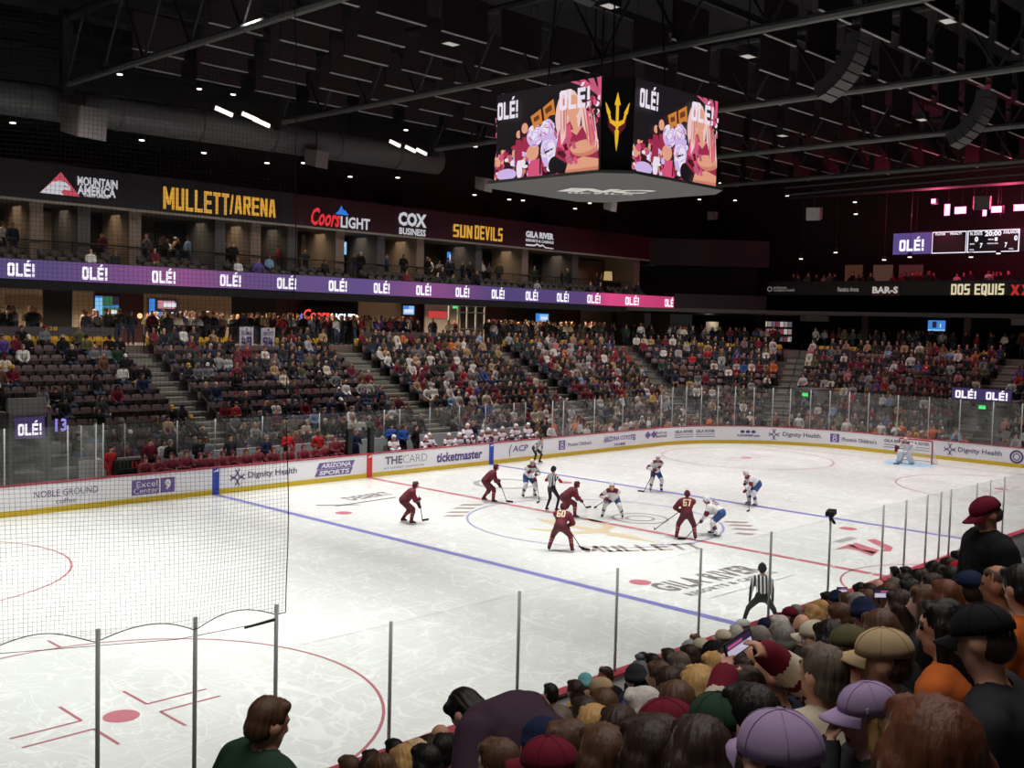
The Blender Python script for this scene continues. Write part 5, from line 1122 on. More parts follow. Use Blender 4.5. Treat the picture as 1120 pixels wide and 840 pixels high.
# hair and hats in head space
def hair_mesh(kind, vox=.0095):
    P = Prims()
    if kind in ('short', 'long', 'bun', 'mid', 'pony'): P.ell((0, -.018, .035), (.086, .1, .098), 'h'); P.ell((0, -.05, -.02), (.083, .07, .075), 'h'); P.cap((-.035, .045, .088), (.035, .045, .088), .032, .032, 'h')
    if kind == 'long':
        for x in (-.055, 0, .055): P.cap((x, -.045+abs(x)*.3, .0), (x*1.35, -.085, -.32), .055, .04, 'h')
        for s_ in (-1, 1): P.cap((s_*.075, .0, .02), (s_*.1, .015, -.2), .03, .026, 'h')
    if kind == 'mid':
        for x in (-.05, 0, .05): P.cap((x, -.045, .0), (x*1.3, -.06, -.13), .055, .05, 'h')
        for s_ in (-1, 1): P.cap((s_*.078, .0, .02), (s_*.085, .01, -.11), .026, .028, 'h')
    if kind == 'bun': P.ell((0, -.13, .03), (.045, .04, .045), 'h')
    if kind == 'pony': P.cap((0, -.11, .05), (0, -.17, -.05), .03, .035, 'h'); P.cap((0, -.17, -.05), (0, -.16, -.2), .035, .015, 'h')
    if kind == 'fringe': P.ell((0, -.035, -.02), (.084, .078, .055), 'h')
    if kind == 'hood': P.ell((0, -.02, .02), (.105, .115, .13), 'h'); P.ell((0, -.05, -.1), (.12, .11, .09), 'h')
    B = fuse(P, vox, 2)
    if kind == 'hood': 
        k = np.array([B['V'][list(f)].mean(0) for f in B['F']]); B['F'] = [f for f, q in zip(B['F'], k) if not (q[1] > .055 and -.09 < q[2] < .085)]; B['reg'] = np.zeros(len(B['F']), int)
    for k_, (v, nn) in enumerate(zip(B['V'], B['N'])):          # locks: ridges running down from the crown
        an_ = math.atan2(v[0], v[1]+.02); rr = math.hypot(v[0], v[1]); B['V'][k_] = v+nn*(.0022*math.sin(an_*17+v[2]*9)+.0018*math.sin(an_*31-v[2]*14+1.3)+.0012*math.sin(v[2]*55+an_*5))*min(1, rr/.05)
    return sub(B, ['h'], 'hair', 0)
def cap_mesh():
    mb = MB(); n = 20; nv = 7; V = []
    for (ex, sg) in ((0, 1), (-.006, -1)):
        for j in range(nv+1):
            th = PI/2*j/nv
            for i in range(n): ph = 2*PI*i/n; V.append(((.094+ex)*math.cos(th)*math.cos(ph), -.004+(.114+ex)*math.cos(th)*math.sin(ph), .028+(.098+ex)*math.sin(th)**.85 if th else .028))
    o = (nv+1)*n; F = []
    for j in range(nv):
        for i in range(n):
            a, b, c, d = j*n+i, j*n+(i+1) % n, (j+1)*n+(i+1) % n, (j+1)*n+i; F += [(a, b, c, d), (o+d, o+c, o+b, o+a)]
    for i in range(n): F.append((i, o+i, o+(i+1) % n, (i+1) % n))
    mb.add(V, F); mb.ell((0, -.004, .126), (.009, .009, .006), 8, 5)
    for k in range(6):                                       # panel seams
        a = k*PI/3; mb.tube([(.0955*math.cos(th)*math.cos(a), -.004+.1155*math.cos(th)*math.sin(a), .028+.0995*math.sin(th)**.85) for th in np.linspace(.05, 1.5, 7)], .0012, 4)
    m = mb.mesh('cap', [None], True)
    br = MB(); V = []; k = 9
    for j in range(5):
        for i in range(k):
            u = -1+2*i/(k-1); a = u*1.05; r_ = j/4; x = .093*math.sin(a); y = -.004+.112*math.cos(a); ext = .075*(1-abs(u)**2.5*.9)
            V.append((x*(1+.05*r_), y+ext*r_, .03-.018*r_-.022*r_*u*u-.006*u*u))
    F = [(j*k+i, j*k+i+1, (j+1)*k+i+1, (j+1)*k+i) for j in range(4) for i in range(k-1)]; nn = len(V)
    V2 = [(x, y, z-.005) for x, y, z in V]; edge = [i for i in range(k)]+[j*k+k-1 for j in range(1, 5)]+[4*k+i for i in range(k-2, -1, -1)]+[j*k for j in range(3, 0, -1)]
    F2 = [tuple(nn+q for q in f[::-1]) for f in F]+[(edge[i], nn+edge[i], nn+edge[(i+1) % len(edge)], edge[(i+1) % len(edge)]) for i in range(len(edge))]
    br.add(V+V2, F+F2); return m, br.mesh('brim', [None], True)
def beanie_mesh(pom=False):
    mb = MB(); P = [];R = []
    for z, r_ in ((-.02, .094), (.035, .099), (.036, .094), (.08, .084), (.115, .058), (.135, .02)): P.append((0, -.012, z)); R.append(r_)
    mb.tube(P, R, 18); mb.v = [(x, -.012+(y+.012)*1.17, z) for x, y, z in mb.v]
    if pom: mb.ell((0, -.012, .16), (.04, .04, .036), 10, 7)
    return mb.mesh('beanie', [None], True)
def helmet_mesh():
    P = Prims(); P.ell((0, -.005, .035), (.1, .125, .105), 'h'); P.ell((0, -.045, .0), (.098, .088, .09), 'h'); P.cap((-.085, -.005, .02), (-.085, .005, -.03), .025, .02, 'h'); P.cap((.085, -.005, .02), (.085, .005, -.03), .025, .02, 'h')
    P.cap((0, .05, .12), (0, -.08, .12), .03, .03, 'h')
    B = fuse(P, .014, 1); k = np.array([B['V'][list(f)].mean(0) for f in B['F']])
    B['F'] = [f for f, q in zip(B['F'], k) if not (q[1] > .035 and q[2] < .045)]; B['reg'] = np.zeros(len(B['F']), int); return sub(B, ['h'], 'helmet', 0)
HAIR = {k: hair_mesh(k) for k in ('short', 'long', 'mid', 'bun', 'pony', 'fringe', 'hood')}
CAP, BRIM = cap_mesh(); BEANIE, POM = beanie_mesh(), beanie_mesh(True); HELMET = helmet_mesh()
cloth = lambda n, r, g, b: smat('cloth_'+n, r, g, b, rough=.85, spec=.15, noise=.14, scale=9)
CL = {n: cloth(n, *c) for n, c in dict(black=(24, 24, 27), charcoal=(48, 48, 52), grey=(112, 112, 116), light_grey=(160, 160, 162), white=(214, 210, 206), cream=(206, 194, 172), navy=(30, 38, 66), blue=(44, 78, 148), light_blue=(130, 160, 196), maroon=(108, 26, 44), red=(172, 40, 44), orange=(196, 100, 44), brown=(96, 68, 50), tan=(178, 154, 118), olive=(86, 84, 58), green=(40, 62, 46), purple=(92, 70, 140), lilac=(158, 136, 172), gold=(200, 160, 60), pink=(198, 120, 130), teal=(110, 178, 180), denim=(58, 70, 96), plum=(62, 46, 58)).items()}
def hm(n, r, g, b):
    m = smat('hair_'+n, r, g, b, rough=.5, spec=.3, noise=.45, scale=1.); nt = m.node_tree; no = [q for q in nt.nodes if q.type == 'TEX_NOISE'][0]; no.inputs['Scale'].default_value = 1.; no.inputs['Detail'].default_value = 3
    mp = nt.nodes.new('ShaderNodeMapping'); mp.inputs['Scale'].default_value = (150, 150, 9); tc = [q for q in nt.nodes if q.type == 'TEX_COORD'][0]; nt.links.new(tc.outputs['Object'], mp.inputs[0]); nt.links.new(mp.outputs[0], no.inputs['Vector'])
    bp = nt.nodes.new('ShaderNodeBump'); bp.inputs['Strength'].default_value = .6; bp.inputs['Distance'].default_value = .004; nt.links.new(no.outputs['Fac'], bp.inputs['Height']); nt.links.new(bp.outputs[0], nt.nodes['Principled BSDF'].inputs['Normal']); return m
HC = {n: hm(n, *c) for n, c in dict(black=(24, 20, 19), dark_brown=(52, 36, 28), brown=(86, 60, 42), auburn=(98, 56, 36), blonde=(186, 146, 92), pale_blonde=(206, 180, 140), grey=(134, 128, 122), white=(198, 192, 184), grey_brown=(98, 86, 74)).items()}
SK = [smat('skin_%d' % k, *c, rough=.55, noise=.06) for k, c in enumerate(((214, 160, 134), (200, 144, 116), (178, 122, 94), (132, 88, 66), (226, 176, 152)))]
EYE, LIP, BROW = smat('eye_dark', 38, 28, 24, rough=.2, noise=0), smat('lip_rose', 168, 92, 86, noise=0), smat('brow_brown', 92, 64, 50, noise=.1)
TOPR = ['top', 'yoke', 'arm', 'arm_low', 'fore']; LEGR = ['pants', 'leg', 'shin']
SKO = [('skin', 0), ('hand', 0), ('eye', 1), ('lip', 2), ('brow', 3)]
def person_set(h, vox):
    """meshes of one pose: continuous body, jacket, trousers, shoes, and where the head is"""
    B = fuse(h['P'], vox, 2 if vox < .03 else 1)
    return dict(B=B, body=full(B, 'person', SKO), top=sub(B, TOPR, 'jacket', .01), legs=sub(B, LEGR, 'trousers', .008), shoes=sub(B, ['shoe'], 'shoes', .006), head=h['head'], H=h['H'], h=h)
def headfix(o, ps, s=1.): 
    M = Matrix.Identity(4); H = ps['H']
    for i in range(3):
        for j in range(3): M[i][j] = H[i][j]*s
        M[i][3] = ps['head'][i]
    o.matrix_local = M
PALE = {'white', 'cream', 'light_grey'}
def person(ps, label, loc, rz, top='black', legs='charcoal', skin=0, hair='short', hairc='dark_brown', hat=None, hatc=None, flip=False, group=None, scale=1., shoes='black', topm=None):
    o = obj('person', ps['body'], None, tuple(loc)); o.rotation_euler = (0, 0, rz); o.scale = (scale,)*3
    tag(o, label, 'person', group); setm(o, [SK[skin], EYE, LIP, BROW])
    j = obj('jacket', ps['top'], o); setm(j, [topm or CL[top]]); t = obj('trousers', ps['legs'], o); setm(t, [CL[legs]]); s = obj('shoes', ps['shoes'], o); setm(s, [CL[shoes]])
    if hair: q = obj('hair', HAIR[hair], o); headfix(q, ps, .9 if hat else 1.); setm(q, [HC[hairc] if hair != 'hood' else CL[top]])
    if hat == 'cap':
        c = obj('cap', CAP, o); headfix(c, ps); setm(c, [CL[hatc]]); b = obj('brim', BRIM, c); setm(b, [CL[hatc]])
        if flip: c.matrix_local = c.matrix_local @ Matrix.Rotation(PI, 4, 'Z')
    if hat in ('beanie', 'pom'): c = obj('beanie', BEANIE if hat == 'beanie' else POM, o); headfix(c, ps); setm(c, [CL[hatc]])
    return o
# seated poses: seat surface .45 above the floor, origin on the floor under the seat
def seated(lean=.08, hp=.1, hy=0., hands=((.14, .3, .0), (-.14, .3, .0)), twist=0., woman=False, bulk=.02, side=0., face=True, fingers=False, **k):
    return human((0, 0, .56), lean, side, twist, hands, ((.13, .42, 0), (-.13, .42, 0)), hp, hy, bulk, woman=woman, face=face, fingers=fingers, knee=((.1, .4, 1), (-.1, .4, 1)), **k)
def standing(hp=.1, hy=0., hands=((.24, .05, -.08), (-.24, .05, -.08)), lean=0., twist=0., bulk=.02, **k):
    k.setdefault('feet', ((.12, 0, 0), (-.12, 0, 0)))
    return human((0, 0, .93), lean, 0, twist, hands, hp=hp, hy=hy, bulk=bulk, **k)
SEATS = [person_set(seated(face='lo', **a), .024) for a in (dict(), dict(lean=.2, hands=((.1, .42, .05), (-.1, .42, .05)), hp=.25), dict(hy=.5, woman=True), dict(hy=-.5, lean=.02, hands=((.08, .25, .12), (-.08, .27, .15))), dict(lean=-.06, hp=.0, hands=((.25, .3, .02), (-.22, .32, .05)), woman=True), dict(lean=.1, hp=.45, hands=((.07, .3, .18), (-.07, .3, .18))))]
STANDS = [person_set(standing(face='lo', **a), .026) for a in (dict(), dict(hands=((.16, .26, .15), (-.16, .26, .12)), hy=.4), dict(hands=((.1, .2, .3), (-.26, .05, -.08)), hy=-.4), dict(hands=((.12, .2, .12), (-.12, .22, .1)), hp=.3))]
# ------------------------------------------------------------------ hockey players and officials
def facing(a): return YAW-math.radians(a)-PI/2          # a: 0 looks away from the camera, 90 to the photo's right
KM, KW = smat('kit_maroon', 104, 24, 40, rough=.7), smat('kit_white', 224, 222, 226, rough=.7); KB = smat('kit_blue', 44, 76, 128, rough=.7); KD = smat('kit_dark_maroon', 84, 22, 36, rough=.7)
KS = smat('kit_black', 22, 22, 26, rough=.6); GOLDN = smat('kit_cream', 232, 214, 176, noise=.04); STEEL = smat('skate_steel', 190, 195, 200, rough=.25, metal=.9)
def stripes():
    m = bpy.data.materials.new('referee_stripes'); m.use_nodes = True; nt = m.node_tree; b = nt.nodes['Principled BSDF']; L = nt.links.new
    tc = nt.nodes.new('ShaderNodeTexCoord'); sp = nt.nodes.new('ShaderNodeSeparateXYZ'); L(tc.outputs['Object'], sp.inputs[0])
    a = nt.nodes.new('ShaderNodeMath'); a.operation = 'MULTIPLY_ADD'; L(sp.outputs[0], a.inputs[0]); a.inputs[1].default_value = 11.5; a.inputs[2].default_value = 50.25
    f = nt.nodes.new('ShaderNodeMath'); f.operation = 'FRACT'; L(a.outputs[0], f.inputs[0]); g = nt.nodes.new('ShaderNodeMath'); g.operation = 'GREATER_THAN'; L(f.outputs[0], g.inputs[0]); g.inputs[1].default_value = .5
    mx = nt.nodes.new('ShaderNodeMix'); mx.data_type = 'RGBA'; L(g.outputs[0], mx.inputs['Factor']); mx.inputs['A'].default_value = (.02, .02, .022, 1); mx.inputs['B'].default_value = (.72, .72, .72, 1)
    L(mx.outputs['Result'], b.inputs['Base Color']); b.inputs['Roughness'].default_value = .8; return m
REFM = stripes()
def kit(ps_B, h, kitn, label, loc, rz, group=None, number=None, vox=None, helmetc=None, skates=True):
    B = ps_B['B']; o = obj('person', ps_B['body'], None, loc); o.rotation_euler = (0, 0, rz); tag(o, label, 'person', group); setm(o, [SK[ps_B.get('sk', 0)], EYE, LIP, BROW])
    J = {'home': [KM]*6, 'away': [KW, KM, KW, KM, KW, KM], 'ref': [REFM]*6, 'goalie': [KW, KM, KW, KW, KW, KM]}[kitn]
    q = obj('jersey', ps_B['jersey'], o); setm(q, J)
    q = obj('pants', ps_B['pants'], o); setm(q, [{'home': KD, 'away': KB, 'ref': KS, 'goalie': KW}[kitn]])
    q = obj('socks', ps_B['socks'], o); setm(q, {'home': [KM, smat('kit_rose', 158, 92, 90), KM], 'away': [KW, KM, KB], 'ref': [KS]*3, 'goalie': [KW]*3}[kitn])
    q = obj('skates', ps_B['skates'], o); setm(q, [KS]); 
    if skates: b = obj('skate_blade', ps_B['blades'], q); setm(b, [STEEL])
    q = obj('gloves', ps_B['gloves'], o); setm(q, [{'home': KD, 'away': KM, 'ref': SK[0], 'goalie': KW}[kitn]])
    q = obj('helmet', HELMET, o); headfix(q, ps_B); setm(q, [{'home': KD, 'away': KW, 'ref': KS, 'goalie': KW}[kitn]])
    if number:
        T = h['T']; c = h['chest']+T[:, 2]*-.06-T[:, 1]*.176; mb = MB()
        w = .13*len(number); add_text(mb, number, c-T[:, 0]*w/2, T[:, 0], T[:, 2], w, .24, .05, lift=-T[:, 1]*.02)
        mb.build('jersey_number', GOLDN if kitn == 'home' else KM, o)
    return o
JR = ['top', 'yoke', 'arm', 'arm_low', 'fore', 'hem']
def kitset(h, vox=.03):
    B = fuse(h['P'], vox, 2); d = dict(B=B, head=h['head'], H=h['H'], body=full(B, 'person', SKO))
    d['jersey'] = sub(B, JR, 'jersey', .012, [0, 1, 2, 3, 4, 5]); d['pants'] = sub(B, ['pants', 'leg'], 'pants', .01); d['socks'] = sub(B, ['shin', 'sock_top', 'stripe', 'stripe2'], 'socks', .008, [0, 0, 1, 2]); d['skates'] = sub(B, ['shoe'], 'skates', .008)
    d['gloves'] = sub(B, ['glove', 'hand'], 'gloves', .006); mb = MB()
    for an, fw in h['feet']:
        c = an+fw*.05+np.array([0, 0, -.085]); sd = np.array([fw[1], -fw[0], 0]); mb.obox(c+np.array([0, 0, -.012]), fw*.14, sd*.005, (0, 0, .012)); mb.obox(c+fw*.08+np.array([0, 0, .015]), fw*.02, sd*.008, (0, 0, .02)); mb.obox(c-fw*.08+np.array([0, 0, .015]), fw*.02, sd*.008, (0, 0, .02))
    d['blades'] = mb.mesh('skate_blade', [None]); return d
def stick(label, a, b, left=False, goalie=False):
    """shaft from the butt a to the heel b on the ice"""
    a, b = np.array(a, float), np.array(b, float); t = thing('hockey_stick', label, 'hockey stick'); d = unit(b-a)
    MB().tube([a-d*.12, b+(0, 0, .03)], .014, 6).build('shaft', KS, t)
    hd = unit([d[0], d[1], 0]); sd = np.array([-hd[1], hd[0], 0])*(1 if left else -1); e = unit(hd*.75+sd*.5)
    MB().obox(b+e*.14+np.array([0, 0, .035]), e*.15, np.cross(e, [0, 0, 1])*.006, (0, 0, .035)).build('blade', KS, t); return t
SKZ = .05
def player(kitn, px, a, label, lean=.7, pz=.78, spread=.5, stag=0., h1=(.12, .5, .05), blade=None, number=None, hp=-.25, hy=0., twist=0., stickl=None, left=False, hands=None, gear=True, side=0., armr=1.):
    g = on(px[0], px[1], 2, 0); rz = facing(a); c_, s_ = math.cos(rz), math.sin(rz)
    feet = ((spread/2, stag/2, SKZ), (-spread/2, -stag/2, SKZ)); pel = np.array([0, -.18*lean, pz])
    if blade:
        w = on(blade[0], blade[1], 2, 0.)-np.array([g[0], g[1], 0]); bl = np.array([c_*w[0]+s_*w[1], -s_*w[0]+c_*w[1], 0.]); p1 = pel+np.array(h1); 
        h2 = p1+(bl-p1)*min(.36/np.linalg.norm(bl-p1), .5)-pel
        hands = (h2, h1) if (h1[0] < 0) else (h1, h2)
    hands = hands or ((.25, .35, .0), (-.25, .35, .0))
    h = human(pel, lean, side, twist, hands, feet, -hp*-1, hy, 0., gear=gear, face='lo', knee=((.25, 1, .1), (-.25, 1, .1)), neck_fwd=.5, elbow=((.8, -.3, -.4), (-.8, -.3, -.4)), armr=armr)
    ps = kitset(h); o = kit(ps, h, kitn, label, (g[0], g[1], 0), rz, None, number)
    if blade:
        P = lambda q: np.array([g[0]+c_*q[0]-s_*q[1], g[1]+s_*q[0]+c_*q[1], q[2]]); a1 = h['hands'][0 if h1[0] >= 0 else 1]; a1 = a1[0]+a1[1]*.06
        stick(stickl, P(a1), P(bl), left)
    return o
HK = 'hockey stick held by the '
player('home', (445, 572.5), 78, 'hockey player in maroon bent forward at the far left of the skaters', .75, .8, .45, .25, (.05, .52, .05), (462, 570), stickl=HK+'leftmost maroon player', hp=-.1)
player('home', (534, 549), 78, 'hockey player in maroon bent forward between the left player and the white player', .75, .82, .5, .3, (.05, .52, .02), (554, 549), stickl=HK+'second maroon player from the left', hp=-.1)
player('away', (578, 543.5), 150, 'hockey player in white facing the camera left of the standing referee', .55, .84, .55, 0, (-.12, .45, .1), (590, 549.5), stickl=HK+'white player left of the referee', hp=.1)
rf_ = player('ref', (603, 559.5), 42, 'referee in black and white stripes standing upright at centre ice', .12, .9, .36, .15, hands=((.24, .25, .25), (-.2, .3, .2)), gear=False, hp=.1)
for c in rf_.children:
    if c.name.startswith('jersey'): c.material_slots[3].material = CL['red']
player('home', (621, 566), 72, 'hockey player in maroon bent low behind the player numbered sixty', .95, .74, .5, .35, (.1, .55, -.02), (641, 556), stickl=HK+'maroon player bent low at the centre dot', hp=-.1)
player('home', (613, 603.5), 14, 'hockey player in maroon numbered sixty seen from behind', .65, .8, .72, .05, (.16, .42, -.02), (636, 601.5), number='60', stickl=HK+'maroon player numbered sixty', hp=-.1)
player('away', (670, 566.5), 196, 'hockey player in white crouching wide with stick raised at centre ice', .85, .72, .72, .1, (.2, .45, .02), (650, 556), stickl=HK+'crouching white player at centre ice', hp=.0)
player('away', (717, 537.5), 172, 'hockey player in white standing beyond centre ice facing the camera', .5, .86, .5, .1, (.2, .4, .12), (704, 538.5), stickl=HK+'white player beyond centre ice', hp=.15)
player('home', (750, 590.5), 8, 'hockey player in maroon numbered sixty-seven seen from behind', .35, .86, .62, 0, (-.25, .38, .05), (716, 580), number='67', stickl=HK+'maroon player numbered sixty-seven', hp=.0)
player('away', (782, 586.5), -66, 'hockey player in white bent forward beside the player numbered sixty-seven', 1.05, .8, .45, .3, (.1, .5, -.08), (750, 590), number='18', stickl=HK+'white player beside number sixty-seven', hp=.0)
player('away', (823, 553), -100, 'hockey player in white bent over with hands on the stick at the right', 1.0, .88, .42, .1, (.05, .52, -.02), (820, 559), stickl=HK+'white player bent over at the right', hp=.3)
player('ref', (587, 507.5), 128, 'linesman in stripes crouching by the far boards', .8, .8, .75, .2, hands=((.2, .28, -.2), (-.2, .28, -.2)), gear=False, hp=-.2)
player('ref', (832, 690), 8, 'linesman in stripes leaning forward at the near boards seen from behind', .5, .82, .85, 0, hands=((.27, .28, -.18), (-.27, .28, -.18)), gear=False, hp=.0)
# goalie
g = np.array([26.3, .12, 0]); rz = PI/2
h = human((0, -.15, .72), .6, 0, 0, ((.42, .28, .12), (-.42, .3, .15)), ((.34, 0, SKZ), (-.34, 0, SKZ)), -.1, 0, 0, gear=True, face='lo', knee=((-.2, 1, .1), (.2, 1, .1)), neck_fwd=.5)
o = kit(kitset(h), h, 'goalie', 'goalkeeper in white pads crouching in front of the red goal', tuple(g), rz)
for (an, fw), s_ in zip(h['feet'], (1, -1)):
    kn = np.array([s_*.22, .2, .55]); c = (an+kn)/2+np.array([0, .1, -.0]); up = unit(kn-an); sd = unit(np.cross(up, [0, 1, 0])); MB().obox(c, sd*.14, np.cross(up, sd)*.06, up*.36).obox(c+up*.36, sd*.13, np.cross(up, sd)*.05, up*.08).build('leg_pad', KW, o)
for i, nm in ((0, 'blocker'), (1, 'catching_glove')):
    w, fd, _ = h['hands'][i]; MB().obox(w+fd*.1+np.array([0, .05, 0]), (.11, 0, 0), (0, .04, 0), (0, 0, .17 if i == 0 else .12)).build(nm, KW if i else KM, o)
stick('goalkeeper stick with a wide blade resting on the blue crease', (g[0]-.3, g[1]-.35, .95), (g[0]-.75, g[1]+.05, 0))
# ------------------------------------------------------------------ team benches
def seatkit(**k): h = human((0, 0, .56), k.get('lean', .15), 0, k.get('tw', 0), k['hands'], ((.15, .4, SKZ), (-.15, .4, SKZ)), k.get('hp', .0), k.get('hy', 0), 0, gear=True, face='lo', knee=((.1, .4, 1), (-.1, .4, 1))); return kitset(h, .034), h
BK = [seatkit(**k) for k in (dict(hands=((.15, .4, .1), (-.15, .4, .1))), dict(hands=((.2, .35, .2), (-.15, .42, .08)), hy=.5, lean=.25), dict(hands=((.12, .36, .16), (-.22, .36, .2)), hy=-.5), dict(hands=((.1, .42, .3), (-.1, .42, .25)), lean=.3, hp=.3))]
nb_ = 0
def bench(lst, kitn, col, side):
    lst = sorted(lst)
    for n, (px, py) in enumerate(lst):
        ps, h = BK[(n*7+n//3) % 4]; q = on(px, py, 1, 13.68); z = max(q[2]-h['head'][2]-.02, .27)
        kit(ps, h, kitn, 'hockey player in %s on the %s bench, %s from the left' % (col, side, ordn(n+1)), (q[0], 13.68-h['head'][1]*0, z), PI+.15*math.sin(n*2.3), 'players on the %s bench' % col)
bench([(100+X_/3.733, 440+Y_/3.733) for X_, Y_ in ((215, 235), (258, 237), (322, 215), (380, 207), (435, 240), (475, 245), (530, 212), (566, 205), (625, 212), (675, 190), (735, 208), (800, 190), (860, 190), (905, 180), (945, 172), (990, 145), (1022, 172))], 'home', 'maroon', 'left')
bench([(380+X_/4.308, 420+Y_/4.308) for X_, Y_ in ((212, 250), (355, 268), (380, 240), (470, 255), (517, 240), (560, 195), (652, 215), (690, 225), (722, 210), (785, 197), (845, 192), (628, 250))], 'away', 'white', 'right')
for k, (px, py, top, legs, nm) in enumerate(((164, 483, 'maroon', 'charcoal', 'staff member in maroon jacket standing behind the left end of the maroon bench'), (186, 484, 'black', 'black', 'man in black standing behind the maroon bench beside the maroon jacket'), (218, 481, 'black', 'black', 'man in black jacket standing left of the grey suited coach'),
        (225, 481, 'grey', 'charcoal', 'coach in grey suit standing behind the maroon bench'), (252, 478, 'charcoal', 'black', 'coach in charcoal suit standing behind the middle of the maroon bench'), (291, 479, 'navy', 'navy', 'coach in dark suit and tie standing right of the charcoal suited coach'),
        (315, 474, 'red', 'charcoal', 'staff member in red jacket standing behind the right of the maroon bench'), (348, 474, 'red', 'black', 'person in red standing behind the glass above the maroon bench'), (121, 495, 'red', 'red', 'attendant in red with a white towel at the left end of the maroon bench'),
        (389, 475, 'navy', 'navy', 'official in dark suit standing between the two benches'), (428, 466, 'blue', 'black', 'staff member in blue jacket at the left of the white bench'), (441, 467, 'blue', 'black', 'second staff member in blue jacket leaning at the white bench'), (455, 468, 'black', 'black', 'coach in black suit and white shirt behind the white bench'), (517, 464, 'navy', 'navy', 'coach in dark suit standing behind the middle of the white bench'))):
    ps = STANDS[k % 4]; q = on(px, py, 1, 14.4); person(ps, nm, (q[0], 14.4, max(q[2]-ps['head'][2], .3)), PI+.3*math.sin(k*1.7), top, legs, k % 4, 'short', ['dark_brown', 'grey', 'black', 'brown'][k % 4])
t = thing('equipment_rack', 'dark rack of drink bottles at the left end of the maroon bench', 'rack'); q = on(140, 490, 1, 14.0); 
MB().box(q[0]-.5, q[0]+.5, 13.9, 14.2, .3, 1.5).box(q[0]-.5, q[0]+.5, 13.7, 13.9, 1.1, 1.2).build('frame', black, t)
for k in range(6): MB().tube([(q[0]-.4+k*.16, 13.8, 1.2), (q[0]-.4+k*.16, 13.8, 1.38), (q[0]-.4+k*.16, 13.8, 1.45)], [.04, .04, .015], 8).build('bottle', CL['red'] if k > 2 else CL['green'], t)
# ------------------------------------------------------------------ near crowd
def nrow(i): return 13.35+.85*i, .4+.41*i             # front edge distance, floor height of a near row
HI = [person_set(seated(**a), .0165) for a in (dict(), dict(hy=.35, hp=.15, woman=True, lean=.12), dict(hy=-.3, hp=.3, lean=.15))]
CROWD_N = []
def plane_spot(px, py, h):
    """head position on the sloping surface of seated heads, with its row"""
    d = ray(px, py); s_ = .41/.85; c = .4+h-.41*(13.35/.85+.5)      # z = c - s_*y
    t = (c-s_*CAM[1]-CAM[2])/(d[2]+s_*d[1]); q = CAM+d*t; i = max(int((-q[1]-13.35)//.85), 0); return 0, q, i, nrow(i)[1]
def spot(px, py, h):
    """floor point in the near bowl for a head of height h above its floor seen at a pixel"""
    best = None
    for i in range(15):
        y0, z = nrow(i); zz = z+h; d = ray(px, py)
        if d[2] >= 0: continue
        q = CAM+d*(zz-CAM[2])/d[2]; e = abs(-q[1]-(y0+.42))
        if best is None or e < best[0]: best = (e, q, i, z)
    return best
def near(px, py, top, hair='short', hairc='dark_brown', hat=None, hatc=None, yaw=0., desc='', pose=None, legs='charcoal', skin=0, flip=False, dz=0.):
    e, q, i, z = plane_spot(px, py, 1.19); d = np.linalg.norm(q-CAM); k = len(CROWD_N)
    ps = pose or ((HI if d < 7.5 else SEATS)[(k*5+k//4) % (3 if d < 7.5 else 6)]); hd = ps['head']; rz = yaw; c_, s_ = math.cos(rz), math.sin(rz)
    x, y = q[0]-(c_*hd[0]-s_*hd[1]), q[1]-(s_*hd[0]+c_*hd[1]); zz = q[2]-hd[2]
    o = person(ps, 'x', (x, y, zz), rz, top, legs, skin, hair, hairc, hat, hatc, flip); CROWD_N.append((o, i, x, y, z, desc, (hair, hairc, hat, hatc, top))); return o
N = near
